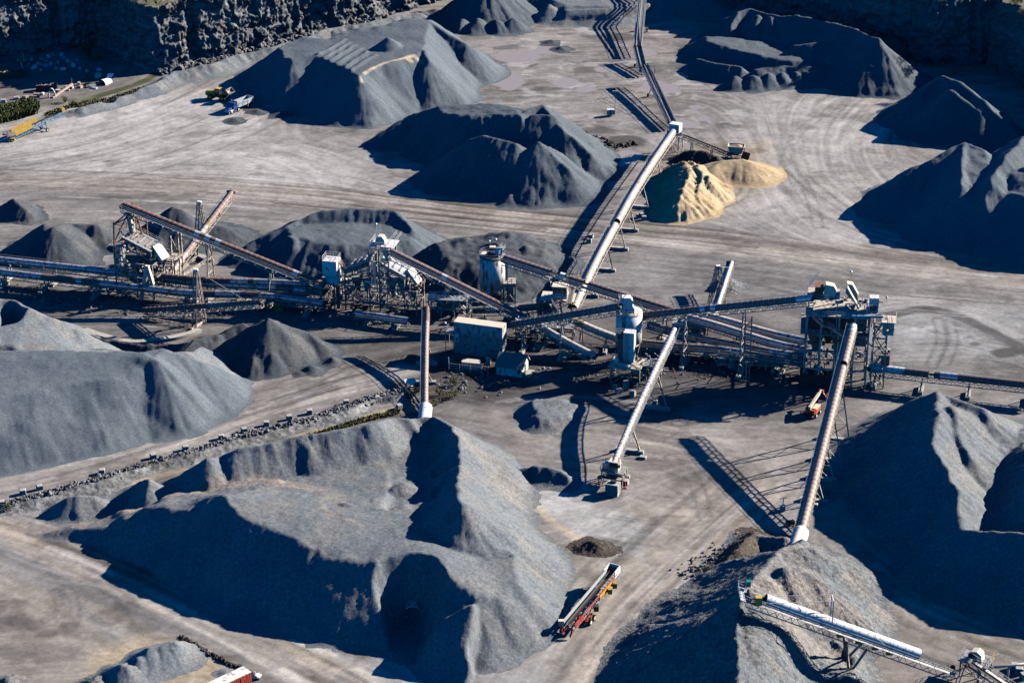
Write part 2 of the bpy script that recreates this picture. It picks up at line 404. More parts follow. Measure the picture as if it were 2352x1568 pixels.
def tracks(P, gauge=2.6, amt=.45, col=BLK, wd=.55):
    Q = smoothpath(pts2(P), 3)
    xs = [q.x for q in Q]; ys = [q.y for q in Q]
    m = (GX > min(xs)-5) & (GX < max(xs)+5) & (GY > min(ys)-5) & (GY < max(ys)+5)
    if not m.any(): return
    sx, sy = GX[m], GY[m]; d = np.full(sx.shape, 1e9); sd = np.zeros(sx.shape)
    for a, b in zip(Q, Q[1:]):
        dd, t = segdist(sx, sy, a, b); k = dd < d; d[k] = dd[k]
    a = np.exp(-((d - gauge/2)/wd)**2)*amt*(.55 + .9*vnoise(sx/3, sy/3, 9))
    COL[m] = COL[m]*(1 - np.clip(a, 0, 1)[:, None]) + col*np.clip(a, 0, 1)[:, None]
for P in ([(2180,740),(2190,790),(2165,840)], [(2155,735),(2170,780),(2140,840)], [(2040,760),(2030,800),(2070,835)], [(2270,790),(2320,800),(2350,830)],
          [(2260,820),(2300,850),(2352,850)], [(2230,780),(2290,770),(2370,800)],
          [(1230,290),(1330,330),(1420,345),(1470,335)], [(1200,250),(1300,300),(1400,320),(1470,325)], [(1160,190),(1280,200),(1380,210)],
          [(1170,220),(1270,215),(1360,230)], [(1260,275),(1360,300),(1440,330)], [(1330,170),(1370,200),(1380,240)],
          [(1400,300),(1440,310),(1480,330)], [(1140,150),(1200,165),(1240,150)], [(1560,130),(1600,180),(1700,230)],
          [(800,850),(840,845),(860,870)], [(780,860),(830,870),(840,900)], [(760,870),(820,850),(880,850)], [(700,900),(790,860),(820,830)],
          [(640,930),(760,880),(850,860)], [(600,950),(720,900),(800,880)],
          [(1480,960),(1560,985),(1600,1030),(1540,1010)], [(1450,980),(1540,1000),(1600,1000)], [(1560,1000),(1600,1040),(1640,1120),(1500,1060)],
          [(1420,1090),(1520,1120),(1640,1180)], [(1540,1050),(1600,1100),(1620,1190)], [(1380,1180),(1450,1200),(1560,1230)],
          [(130,1360),(150,1390),(140,1420),(200,1460)], [(150,1350),(170,1400),(160,1440)], [(160,1355),(220,1330),(300,1390)],
          [(1650,560),(1800,600),(1960,620)], [(1640,480),(1700,460),(1720,420)], [(1280,720),(1340,700),(1400,660)],
          [(2060,430),(2040,480),(2080,520)], [(1800,380),(1830,300),(1900,260)], [(1820,390),(1860,440),(1880,520)],
          [(1900,640),(2040,660),(2200,640)], [(1680,640),(1850,690),(1960,700)], [(1500,600),(1620,620),(1800,600)],
          [(1640,1310),(1720,1220),(1760,1160)], [(1400,1420),(1500,1330),(1600,1240)], [(1350,1520),(1420,1440),(1500,1360)]):
    tracks(P, amt=rt.uniform(.2, .4), wd=.42)
for k in range(150):      # passing traffic everywhere, roughly along the local flow
    u0, v0 = rt.uniform(0, 2352), rt.uniform(230, 1568)
    p = T(u0, v0); j = int(np.clip((p.x+182)/.55 + 8, 0, GX.shape[1]-1)); i = int(np.clip((p.y-290)/.55 + 8, 0, GX.shape[0]-1))
    an = math.atan2(FLY[i, j], FLX[i, j]) + rt.uniform(-.25, .25); cv = rt.uniform(-.04, .04); Q = [PX(p)]
    for s in range(6):
        p = p + Vector((math.cos(an), math.sin(an), 0))*rt.uniform(3, 7); an += cv*5; Q.append(PX(p))
    tracks(Q, amt=rt.uniform(.08, .22), col=[BLK, LIGHT*1.1, DARK][k % 3], wd=.5)
# smear noise along the traffic for streaked mud
ln = np.hypot(FLX, FLY) + 1e-9
rs = np.random.RandomState(11)
s3 = lic(rs.randn(*GX.shape), FLX/ln, FLY/ln, 9)
s1 = lic(blur(rs.randn(*GX.shape), 1), FLX/ln, FLY/ln, 26)
s2 = lic(blur(rs.randn(*GX.shape), 6), FLX/ln, FLY/ln, 40)
mott = fbm(GX/14, GY/14, 21, 5); mott2 = fbm(GX/3.2, GY/3.2, 31, 4)
f = 1 + .075*s1 + .085*s2 + .06*s3 + .34*mott + .27*mott2
COL *= np.clip(f, .45, 1.6)[..., None]
dk = sm(fbm(GX/7, GY/5, 41, 6) + .10*s2, .16, .55)*.6      # dark damp patches
COL[:] = COL*(1 - dk[..., None]) + (COL*.45)*dk[..., None]
# churned black mud of the far flat
mz = inpoly(GX, GY, pts2([(1120,60),(1480,40),(1700,200),(1720,300),(1560,330),(1480,380),(1380,400),(1280,310),(1130,230)])) 
mz = blur(mz.astype(float), 14)
fx_, fy_ = GX + 5*fbm(GX/9, GY/9, 81, 3), GY + 5*fbm(GX/9, GY/9, 82, 3)
md = sm(fbm(fx_/9, fy_/5, 83, 5) + .14*s2, .16, .5)*mz*.7; wh = sm(fbm(fx_/7, fy_/4, 84, 5), .22, .5)*mz*.75
COL[:] = COL*(1 - md[..., None]) + np.array((.085,.08,.078))*md[..., None]; COL[:] = COL*(1 - wh[..., None]) + np.array((.40,.385,.37))*wh[..., None]
for mu_, mv_, ru_, rv_, am_ in ((1440,325,46,16,.9),(1380,300,50,9,.7),(1250,205,45,6,.6),(1385,150,14,5,.6),(1520,170,40,12,.4),(1600,180,20,7,.9),(1580,350,30,10,.8),(1545,340,20,12,.8),(2310,812,40,12,.9),(2240,790,16,6,.7),(1880,265,36,8,.5),(55,1432,60,26,.6),(105,1455,30,14,.5),(160,1438,26,13,.6),(240,1420,40,22,.45),(30,1500,60,16,.4),(130,1500,70,20,.3),(330,1440,50,16,.4)):
    q = ((GU-mu_)/ru_)**2 + ((GV-mv_)/rv_)**2 + .9*fbm(GX/5, GY/5, int(mu_)+7, 5); a = (1 - sm(q, .3, 1.1))*am_
    COL[:] = COL*(1 - a[..., None]) + np.array((.07,.065,.063))*a[..., None]
# shallow muddy puddles
WET = np.zeros(GX.shape)
def puddle(u, v, ru, rv):
    q = ((GU-u)/ru)**2 + ((GV-v)/rv)**2 + .55*fbm(GX/6, GY/6, int(u), 4) + .2*fbm(GX/1.5, GY/1.5, int(v), 2)
    a = 1 - sm(q, .75, 1.0)
    COL[:] = COL*(1 - a[..., None]) + PUD*a[..., None]; WET[:] = np.maximum(WET, a)
for q in ((1190,130,55,16),(1165,185,42,22),(1300,190,30,12),(1260,115,40,10),(1345,205,25,8),(1510,200,40,16),(1540,205,25,10),
          (1580,285,28,9),(1617,271,15,6),(1600,246,16,5),(1437,360,38,16),(1420,372,30,14),(1490,120,22,8),(1500,55,22,8),
          (1345,50,20,5),(1385,160,22,7),(1230,330,20,8),(1590,255,14,5),(1470,240,14,5),(1570,172,20,6),(1140,100,30,7)):
    puddle(*q)
COL *= np.array((1, 1.05, 1.12))
gz = .10*fbm(GX/12, GY/12, 51, 4) + .05*fbm(GX/1.6, GY/1.6, 61, 3) + .018*s1
gz = gz*(1 - WET) - .03*WET
far = (np.abs(GX) > 186) | (GY < 286) | (GY > 780); gz[far] = 0
mg = new_mat('packed_dirt'); N, L = nodes(mg); bs = N['Principled BSDF']
at = N.new('ShaderNodeAttribute'); at.attribute_name = 'soil'; aw = N.new('ShaderNodeAttribute'); aw.attribute_name = 'wet'
geo = N.new('ShaderNodeNewGeometry'); n1 = N.new('ShaderNodeTexNoise'); n1.inputs['Scale'].default_value = .8; n1.inputs['Detail'].default_value = 8
n1.inputs['Roughness'].default_value = .8
L.new(geo.outputs['Position'], n1.inputs['Vector'])
mr = N.new('ShaderNodeMapRange'); mr.inputs[1].default_value = .3; mr.inputs[2].default_value = .7; mr.inputs[3].default_value = .68; mr.inputs[4].default_value = 1.32
L.new(n1.outputs[0], mr.inputs[0])
vm = N.new('ShaderNodeVectorMath'); vm.operation = 'SCALE'; L.new(at.outputs['Color'], vm.inputs[0]); L.new(mr.outputs[0], vm.inputs['Scale'])
mxw = N.new('ShaderNodeMix'); mxw.data_type = 'RGBA'; L.new(aw.outputs['Fac'], mxw.inputs[0]); L.new(vm.outputs[0], mxw.inputs[6]); L.new(at.outputs['Color'], mxw.inputs[7])
L.new(mxw.outputs[2], bs.inputs['Base Color'])
ro = N.new('ShaderNodeMapRange'); ro.inputs[3].default_value = .95; ro.inputs[4].default_value = .35; L.new(aw.outputs['Fac'], ro.inputs[0]); L.new(ro.outputs[0], bs.inputs['Roughness'])
bs.inputs['Specular IOR Level'].default_value = .2
bp = N.new('ShaderNodeBump'); bp.inputs['Distance'].default_value = .12; bp.inputs['Strength'].default_value = .35
bsx = N.new('ShaderNodeMath'); bsx.operation = 'MULTIPLY'; inv = N.new('ShaderNodeMath'); inv.operation = 'SUBTRACT'; inv.inputs[0].default_value = 1
L.new(aw.outputs['Fac'], inv.inputs[1]); L.new(n1.outputs[0], bsx.inputs[0]); L.new(inv.outputs[0], bsx.inputs[1])
L.new(bsx.outputs[0], bp.inputs['Height']); L.new(bp.outputs[0], bs.inputs['Normal'])
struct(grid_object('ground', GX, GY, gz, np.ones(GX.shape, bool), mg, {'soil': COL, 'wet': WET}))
del COL, WET, s1, s2, s3, md, wh, mz, fx_, fy_, mott, mott2, GU, GV, wob

# ================================================================== STOCKPILES
G_BLUE = gravel('bluestone_fines', (.100,.118,.132), (.138,.156,.17), 2.2, .35, .08, .1, spk=.28)
G_BLUE2S = gravel('bluestone_sand_streaked', (.125,.146,.162), (.165,.185,.198), 2.6, .3, .06, .1, spk=.25, mark=(.56,.47,.31))
G_BLUE2 = gravel('bluestone_sand', (.125,.146,.162), (.165,.185,.198), 2.6, .3, .06, .1, spk=.25)
G_DARK = gravel('dark_fines', (.072,.082,.094), (.10,.11,.12), 2.2, .35, .08, .1, dust=(.2,.18,.155), dustamt=.3, spk=.3)
G_PALE = gravel('pale_dusted_stone', (.16,.175,.188), (.225,.235,.24), 2.0, .4, .06, .12, dust=(.27,.25,.22), dustamt=.5, spk=.3)
G_COARSE = gravel('coarse_grey_stone', (.15,.162,.172), (.205,.212,.218), 1.7, .45, .09, .15, dust=(.25,.23,.2), dustamt=.45, spk=.3)
G_ROCK = gravel('broken_rock', (.14,.146,.15), (.21,.212,.21), 1.3, .7, .1, .25, dust=(.25,.22,.19), dustamt=.55, spk=.42)
G_SAND = gravel('yellow_sand', (.40,.30,.185), (.55,.43,.275), 1.4, .3, .12, .1, spk=.2)
G_SOIL = gravel('dark_soil', (.06,.052,.046), (.11,.092,.08), 1.4, .8, .15, .2, spk=.5)
def world_pts(P): return [T(*p) if not isinstance(p, Vector) else p for p in P]
def pile(name, label, m, prims, res=.42, rill=.2, lump=.12, grit=.02, soft=1, seed=1, cat='stockpile', group=None, base=-.045, rlen=12, rmask=.35, marks=()):
    pr = [(k, world_pts(P), (r[0] if r else .77)) for k, P, *r in prims]
    xs, ys = [], []
    for k, P, s in pr:
        for p in P:
            e = max(p.z, 0)/s + 2.5 if k not in 'cb' else 0
            xs += [p.x-e, p.x+e]; ys += [p.y-e, p.y+e]
    x = np.arange(min(xs), max(xs), res); y = np.arange(min(ys), max(ys), res); X, Y = np.meshgrid(x, y)
    wx = X + fbm(X/7, Y/7, seed+71, 3)*1.3; wy = Y + fbm(X/7, Y/7, seed+72, 3)*1.3
    H = np.full(X.shape, -9.0)
    for k, P, s in pr:
        n = len(P)
        if k == 'b': continue
        if k == 'r':
            if n == 1: H = np.maximum(H, P[0].z - s*np.sqrt((wx-P[0].x)**2 + (wy-P[0].y)**2 + .2))
            for a, b in zip(P, P[1:]):
                d, t = segdist(wx, wy, a, b); H = np.maximum(H, a.z + (b.z-a.z)*t - s*d)
        else:
            ins = inpoly(wx, wy, P); nu = np.zeros(X.shape); de = np.zeros(X.shape)
            for i in range(n):          # surface spanned by the rim heights
                a, b = P[i], P[(i+1) % n]
                for q in (0, .5):
                    c = a.lerp(b, q); w_ = 1/((wx-c.x)**2 + (wy-c.y)**2 + 1.0)**1.5; nu += w_*c.z; de += w_
            pl = nu/de
            e = np.full(X.shape, -1e9 if k == 'p' else 1e9)
            for i in range(n):
                a, b = P[i], P[(i+1) % n]; d, t = segdist(wx, wy, a, b); z = a.z + (b.z-a.z)*t
                e = np.maximum(e, z - s*d) if k == 'p' else np.minimum(e, z + s*d)
            if k == 'p': H = np.maximum(H, np.where(ins, pl, e))
            elif k == 'c': H = np.minimum(H, np.where(ins, pl, e))       # loader cut
    B = blur(H, soft)
    gy_, gx_ = np.gradient(blur(H, 4), res); g = np.hypot(gx_, gy_) + 1e-6
    msk = sm(g, .15, .5)
    rr = np.random.RandomState(seed)
    Wn = blur(rr.randn(*H.shape), 1)
    rl = lic(Wn, gx_/g, gy_/g, rlen)
    Wb = blur(rr.randn(*H.shape), 8); rl2 = lic(Wb, gx_/g, gy_/g, rlen+6)
    inside = sm(B, -.2, 1.2)
    B = B + inside*(msk*(rill*.5*rl*(.4 + .6*vnoise(X/11, Y/11, seed+5)) + rill*.7*rl2*sm(vnoise(X/18, Y/18, seed+6), rmask, .7)) + lump*fbm(X/6, Y/6, seed+1, 4) + lump*.35*fbm(X/1.7, Y/1.7, seed+2, 3)) + grit*rr.randn(*H.shape)
    for k, P, s in pr:
        if k == 'b':
            d = np.minimum.reduce([segdist(wx, wy, a, b)[0] for a, b in zip(P, P[1:])]); B = B + s*np.exp(-(d/.8)**2)
    B = np.where(B < 3, .4*np.log1p(np.exp(np.clip(B, -8, 3)/.4)), B) - .06     # toe runs out in a thin spill
    mk = np.zeros(X.shape)
    for P, wd, am in marks:
        P = smoothpath([p.xy for p in world_pts(P)]); d = np.minimum.reduce([segdist(X, Y, a, b)[0] for a, b in zip(P, P[1:])])
        mk = np.maximum(mk, am*(1 - sm(d + .6*fbm(X/2, Y/2, seed+9, 3)*min(wd, 2), wd*.4, wd))*(.6 + .6*vnoise(X/1.3, Y/1.3, seed+4)))
    o = grid_object(name, X, Y, B, B > base, m, {'dusted': np.clip(mk, 0, 1)} if len(marks) else None)
    return tag(o, label, cat, group)
pile('gravel_stockpile', 'huge blue-grey gravel stockpile with a ribbed flat top, beside the loader and dump truck', G_BLUE2S, [
    ('p', [(642,108,9.5),(667,148,10.4),(700,138,11),(726,127,11.8),(760,143,11.3),(795,157,11),(822,178,11),(836,165,11.3),(870,148,11.6),(952,126,12),(968,110,12.8),(988,45,14.5),(932,40,14.8),(880,58,13.6),(790,72,12),(740,90,11),(700,84,10)]),
    ('r', [(942,45,14.7),(985,95,12.6)]), ('r', [(988,48,14.8),(1070,100,9.6)]), ('r', [(970,112,12.9),(985,140,11.2)]),
    ('r', [(893,83,15.6)]), ('r', [(822,178,11.0),(868,245,4.0)]), ('r', [(642,108,9.5),(600,135,6)])] + [('b', [(728+14*k,124+7*k,11.8),(760+14*k,104+7*k,12),(790+13*k,88+7*k,12.2)], .55) for k in range(6)], seed=3, rill=.16, lump=.14, marks=[([(836,166,11.3),(870,148,11.6),(950,127,12)], .8, 1), ([(950,126,12),(966,134,11.6)], .8, .9), ([(930,136,11.4),(945,140,11)], 1.0, .7), ([(822,176,11),(826,184,10.4)], 1.0, .7)])
pile('gravel_stockpile', 'tall blue-grey gravel cone at the top edge with small dumped heaps at its foot', G_BLUE, [
    ('r', [(1115,-48,13.4),(1130,-52,13.4)]), ('r', [A(1060,42,78)]), ('r', [A(1098,40,82)]), ('r', [A(1140,42,83)]), ('r', [A(1175,38,80)])], seed=4, rill=.3)
pile('gravel_stockpile', 'low terraced grey gravel bank behind the far field conveyors', G_PALE, [
    ('p', [(1300,14,4.6),(1400,14,4.6),(1480,4,4.6),(1620,-14,4.6),(1640,-80,5),(1260,-80,5),(1250,-10,4.6)], .5), ('r', [(1262,8,5.5)])] + [('b', [(1300,26+7*k,3.6-.8*k),(1400,24+7*k,3.6-.8*k),(1490,14+6*k,3.6-.8*k)], .45) for k in range(4)], seed=5, rill=.1)
pile('gravel_stockpile', 'big dark folded gravel stockpile with a sunlit inner bench, below the shaded quarry face', G_BLUE, [
    ('r', [(1672,42,7),(1690,26,9.5),(1722,20,10),(1790,36,10.4),(1830,34,11.5),(1950,60,12.8),(2018,88,13.6)]), ('r', [(1690,26,9.6),(1680,60,6.5)]), ('r', [(1740,34,10),(1735,70,6.4)]), ('r', [(1768,38,10),(1772,78,6.2)]), ('r', [(1800,40,10.2),(1815,80,6.5)]),
    ('p', [(1618,82,5.2),(1680,86,4.9),(1760,100,4.7),(1830,116,4.6),(1905,138,4.4),(1850,143,4.4),(1760,130,4.6),(1680,112,5.0),(1625,96,5.4)], .7),
    ('r', [(1600,134,3.6),(1640,142,4.6),(1700,150,4.8)]), ('r', [(1735,158,4.4),(1800,150,4.8),(1870,150,4.8),(1905,146,4.6)]),
    ('r', [(1826,103,7.4),(1880,98,8.2),(1975,100,8.4)]), ('r', [(1905,140,4.6),(1960,150,5)]),
    ('r', [(2018,88,13.6),(2038,130,9.5),(2045,180,4)]), ('r', [(1960,120,8.6),(1975,165,4.5)]),
    ('r', [A(1690,170,212)]), ('r', [A(1730,168,212)]), ('r', [A(1765,164,209)]), ('r', [A(1798,162,206)]), ('r', [A(1828,160,203)]), ('r', [A(1858,160,202)])], seed=6, rill=.22, lump=.3)
pile('gravel_stockpile', 'dark gravel stockpile with a thin sunlit crest, under the shaded quarry face', G_BLUE, [
    ('r', [(2120,215,9),(2165,172,13.3),(2205,187,13),(2262,228,11),(2330,305,5)]), ('r', [(2190,205,12.4),(2262,262,8)])], seed=7, rill=.2)
pile('gravel_stockpile', 'largest right-hand dark gravel stockpile, with sunlit slabs on top and ribbed crest', G_BLUE2, [
    ('r', [(2070,412,8.5),(2130,368,12.5),(2215,326,16.3),(2262,340,15.5),(2268,352,15)]),
    ('r', [(2215,326,16.3),(2212,420,12.5)]), ('r', [(2280,410,14),(2310,360,16.5),(2350,312,18.5),(2420,300,19)]),
    ('p', [(2215,330,15.5),(2262,342,15),(2290,400,13),(2360,380,15),(2440,330,18),(2440,480,12),(2300,440,11),(2215,425,11.5)])], seed=8, rill=.22, lump=.4)
pile('gravel_heap', 'small sunlit gravel heap at the shaded foot of the largest right-hand stockpile', G_PALE, [('r', [A(2265,540,572)])], seed=9, res=.3, cat='heap')
pile('gravel_stockpile', 'multi-peaked gravel stockpile with a sharp front cone, left of the long pale conveyor', G_BLUE, [
    ('r', [(872,305,3.5),(940,262,7.5),(1000,239,10.5),(1060,236,11)]),
    ('p', [(1000,240,10.5),(1060,236,11),(1150,240,12),(1205,250,12.6),(1200,266,12.4),(1145,264,12),(1085,270,11.4),(1020,262,10)]),
    ('r', [(1145,262,12.4),(1200,264,12.4)]), ('r', [(1208,250,13.2),(1250,239,13.6),(1300,300,10.5),(1360,350,6)]), ('r', [(1228,262,12.8),(1275,262,13)]),
    ('r', [(1080,318,11.8),(1118,311,13),(1180,325,12.4)]), ('r', [A(1238,324,479)]), ('r', [A(1240,325,477),(1300,385,7.5)]), ('r', [A(1170,445,478)])] + [('b', [(985+8*k,246+5*k,11),(1090+8*k,250+5*k,12.2),(1180+4*k,254+4*k,12.4)], .5) for k in range(5)], seed=10, rill=.28, lump=.35)
pile('sand_stockpile', 'rough furrowed yellow sand pile beside the foot of the long pale conveyor', G_SAND, [
    ('r', [(1540,380,4.5),(1580,372,6.5),(1610,385,6.5),(1622,410,5.5)]), ('r', [(1580,374,6.5),(1575,430,6),(1560,452,5)]), ('r', [(1608,388,6.4),(1602,445,4.5)]), ('r', [(1520,430,3)])], seed=12, rill=.8, lump=.7, rmask=.1, cat='sand pile')
pile('sand_stockpile', 'smooth fan of yellow sand below the white feed hopper', G_SAND, [
    ('r', [(1640,380,3.2),(1660,368,3.8),(1705,366,4.0),(1728,374,3.6)], .42), ('r', [A(1718,380,408)])], seed=13, rill=.2, lump=.2, cat='sand pile')
pile('soil_heap', 'dark brown soil heap between the feed conveyor and the yellow sand', G_SOIL, [('r', [(1575,345,3),(1610,342,4),(1640,352,3.4)]), ('r', [(1560,370,2.5)])], seed=14, rill=.3, lump=.6, cat='soil heap')
pile('rock_heap', 'small dark rocky heap at the left edge beside the haul road', G_DARK, [('r', [A(33,452,510),(60,478,3)])], seed=15, rill=.7, lump=.7, cat='heap')
pile('gravel_stockpile', 'smooth dark gravel pile left of the tall rusty screening tower', G_DARK, [('r', [A(108,510,610)]), ('r', [(125,520,7.4),(165,512,5.2),(225,512,5)], .6)], seed=16)
pile('gravel_stockpile', 'dark pointed gravel pile behind the crossing conveyors and lattice mast', G_DARK, [('r', [A(392,473,592),(410,480,8.6)]), ('r', [(430,500,5.4),(520,520,3.4)], .45)], seed=17)
pile('gravel_stockpile', 'flat-topped grey gravel pile with a raised rear rim, behind the middle screening tower', G_BLUE, [
    ('p', [(650,521,6.6),(690,503,6.8),(735,498,6.5),(870,495,6.5),(930,515,6.5),(945,548,5.8),(860,562,6.2),(740,556,6.8),(668,541,7.2)], .6),
    ('r', [(640,526,6.4),(655,519,7.4),(690,502,7.8),(736,484,9),(820,476,9.4),(900,484,8.8),(948,522,7.4)]), ('r', [(668,540,7.8)]),
    ('r', [(560,560,4.2),(655,519,7.4)])], seed=18, rill=.2, lump=.4)
pile('gravel_stockpile', 'lumpy dark gravel pile behind the stained white silo', G_DARK, [
    ('p', [(1000,562,5.8),(1060,545,6.4),(1130,531,7.2),(1200,533,7),(1250,560,5.5),(1240,590,5),(1150,600,6),(1040,600,5.6)], .6), ('r', [(1000,560,6.3),(1075,545,7.2)]), ('r', [(1120,535,7.6),(1170,530,8.2)]), ('r', [(1100,560,6.8),(1140,556,7.6)]), ('r', [(1205,565,6.8)])], seed=19, rill=.2, lump=.8)
pile('gravel_stockpile', 'long light-grey gravel stockpile with a broad rilled front and rounded right end', G_BLUE2, [
    ('p', [A(-90,932,1112),A(0,914,1090),A(100,893,1066),A(230,866,1035),A(330,846,1008),(360,822,11.8),(330,806,11.6),(200,806,11.8),(60,806,12),(-90,796,12)]),
    ('r', [A(355,815,1000),A(385,803,988),A(430,818,973),A(480,843,948),A(512,866,930)]), ('p', [A(330,846,1008),A(355,832,1000),A(385,803,988),A(430,818,973),A(480,843,948),(440,815,9.6),(376,800,11.6),(330,806,11.6)])], seed=20, rill=.26, lump=.2, rlen=26)
pile('gravel_stockpile', 'sloping light-grey gravel bank at the left edge behind the long rilled stockpile', G_PALE, [
    ('p', [(-60,672,17),(14,678,16.4),(70,708,14),(150,744,11),(205,798,6.5),(330,812,7.5),(300,830,7),(120,826,9.4),(10,790,11.6),(-60,770,13)]), ('r', [(140,812,9),(330,815,10.2),(430,806,9),(470,795,4)]),
    ('c', [(18,742,10),(34,748,10),(28,770,9.5),(12,772,9.6)], 1.6)], seed=21, rill=.12)
pile('gravel_stockpile', 'steep dark gravel cone with rounded lobes at its foot, under the near radial stacker', G_DARK, [
    ('r', [A(610,723,866)]), ('r', [(610,724,9.2),(700,758,4.5),(745,790,2.5)]), ('r', [A(585,818,870)]), ('r', [A(626,806,868)]), ('r', [A(655,815,858)]), ('r', [A(715,835,862)]), ('r', [A(762,815,840)]), ('r', [A(690,852,866)])], seed=22, rill=.25)
pile('gravel_bank', 'low dark gravel bank along the outside of the curved concrete track', G_DARK, [('r', [(500,765,2.6),(430,785,2.2),(330,790,2),(250,780,1.6),(200,770,1)]), ('r', [(520,755,3),(560,740,4)])], seed=23, rill=.3, lump=.5, cat='gravel bank')
pile('gravel_stockpile', 'vast coarse gravel stockpile in the foreground with a hollowed top and a culvert', G_COARSE, [
    ('p', [A(346,1166,1288),A(442,1181,1322),A(517,1140,1356),A(560,1187,1388),A(613,1213,1412),A(674,1236,1440),A(740,1281,1466),A(788,1283,1480),A(827,1297,1486),A(937,1286,1500),A(1007,1310,1526),A(1068,1353,1536),A(1094,1384,1540),(1197,1350,7),(1170,1270,8),(1050,1140,8),(1000,1010,5.4),(920,1010,5),(800,1068,5),(700,1088,5),(560,1096,5),(470,1118,4.6)]),
    ('p', [(110,1220,.6),A(236,1208,1253),A(346,1167,1286),(440,1150,5.6),(640,1100,6.2),(520,1100,5.6),(430,1125,4.4),(200,1200,1.4)], .9),
    ('r', [A(500,1152,1350),A(519,1137,1358),A(545,1172,1380)]),
    ('r', [A(324,1099,1168),(350,1096,6)]), ('r', [(440,1075,6),(478,1050,9.2),(500,1045,7.6),(543,1027,10),(640,1006,10.4),(744,991,10.6),(850,968,10.8),(928,949,10.8),(978,944,10.8)]), ('r', [(690,1000,10.5),(712,1022,9.2)]), ('r', [(870,965,10.6),(890,990,8.8)]), ('r', [(575,1020,10),(600,1050,7.4)]),
    ('r', [(978,946,10.8),(1020,970,11.4),(1043,998,11.6),(1042,1060,11.9),(1040,1090,12.2),(1047,1122,13.6),(1053,1142,15)]),
    ('r', [(1053,1142,15),(1064,1150,15),(1130,1200,11.2)]),
    ('c', [(950,1010,5.2),(980,1015,5.2),(985,1060,5.4),(968,1160,6.4),(900,1180,6.6),(900,1070,5.4)], .9), ('c', [(960,975,6.4),(985,970,6.6),(992,990,6.4),(970,998,6.2)], 1.2), ('c', [(1000,1080,6),(1012,1085,6.2),(1008,1104,6.2),(996,1100,6)], 1.1), ('c', [(985,1130,6.6),(1000,1130,6.8),(996,1150,6.8)], 1.1),
    ('r', [(785,1150,9.4),(800,1158,9.2)], .6), ('r', [(850,1165,9.2),(880,1168,9)], .6), ('r', [(855,1142,8.8)], .6), ('r', [(600,1140,7.9),(625,1146,7.7)], .6),
    ('r', [A(1100,1440,1535),(1090,1385,9.4)]), ('r', [(830,1205,9.2),(850,1220,9.6)], .5), ('r', [(700,1150,7.6),(690,1180,8.2),(720,1200,8.6)], .35), ('r', [(900,1120,7.6),(930,1110,8)], .6), ('r', [(905,1165,8.6),(935,1158,8.8)], .6),
    ('c', [(905,1500,-.5),(922,1440,-.3),(938,1426,0),(958,1427,0),(970,1480,-.5),(960,1530,-.6),(900,1536,-.8)], 1.7)], seed=24, rill=.26, lump=.3, grit=.03, res=.4, marks=[([(60,1222,.3),(180,1205,1.4),(330,1165,3.6),(440,1128,5),(560,1108,5.2),(660,1108,5.4),(740,1125,6)], 2.6, .9), ([(740,1125,6),(800,1190,7.6),(760,1200,8)], 1.6, .5), ([(760,1140,6.8),(735,1170,7.4),(760,1200,8),(830,1210,9)], 1.0, .6), ([(1010,1010,9),(1120,1060,4),(1180,1150,1.5)], 5, .35)])
pile('soil_heap', 'ring-shaped dark heap beside the ditch at the left end of the foreground stockpile', G_COARSE, [('r', [(150,1146,3),(180,1138,3.4),(215,1138,3),(222,1152,2)]), ('r', [A(146,1158,1184)])], seed=25, lump=.5, cat='heap')
pile('gravel_stockpile', 'coarse broken-rock stockpile in the bottom right corner, under the white stacker', G_ROCK, [
    ('r', [(1850,1236,4),(1822,1250,8.5),(1786,1268,10),(1732,1330,13),(1704,1384,14.8),(1694,1470,14.8),(1680,1640,14)]),
    ('p', [(1800,1268,9.4),(1860,1262,8.4),(1920,1310,5),(1930,1380,4),(1880,1420,4),(1960,1520,1.5),(1900,1640,4),(1690,1640,13),(1696,1470,14),(1706,1384,14),(1740,1330,12.4)], .6),
    ('r', [(1800,1300,12.4),(1835,1296,11.8),(1868,1316,10.4)], .7),
    ('r', [(1780,1268,9),(1660,1368,7),(1560,1440,4.6),(1530,1462,3.6)], .6), ('r', [A(1690,1258,1285),(1740,1225,2.4),(1800,1232,3)], .6)], seed=26, rill=.25, lump=.55, grit=.085, res=.36, marks=[([(1760,1370,10),(1840,1400,6),(1930,1440,3)], 6, .75), ([(1800,1490,6),(1900,1500,3)], 5, .6), ([(1790,1310,9.6),(1830,1330,9)], 3, .4)])
pile('gravel_stockpile', 'coarse grey gravel stockpile at the right edge with a steep shadowed left face', G_COARSE, [
    ('r', [(2000,965,2.5),(2100,918,9),(2150,897,13.4),(2162,950,13.4),(2144,1014,12.6),(2168,1062,11.6),(2205,1150,9.8),(2209,1213,8.6),(2262,1219,9.6),(2352,1221,11.2),(2460,1224,13)]),
    ('r', [(2150,897,13.4),(2262,938,11),(2335,1005,6)]), ('r', [(2180,930,13.4),(2230,1050,9)], .6),
    ('r', [(2338,1003,5),(2385,1045,11),(2440,1120,15),(2452,1205,13)]), ('r', [(2225,1060,6),(2352,995,6.5),(2420,970,6)], .5),
    ('r', [(2262,938,9),(2300,975,8)], .6)], seed=27, rill=.25, lump=.35, grit=.03)
pile('gravel_heap', 'small grey gravel cone dropped by the small stacker near the road', G_ROCK, [('r', [A(1672,632,674)])], seed=28, grit=.1, cat='heap', res=.3)
pile('gravel_heap', 'flat sunlit gravel heap in front of the grey-roofed shed', G_COARSE, [('p', [(1228,918,2.2),(1290,915,2.2),(1330,925,1.5),(1310,955,1.5),(1235,960,2.0)], .7)], seed=29, grit=.06, cat='heap')
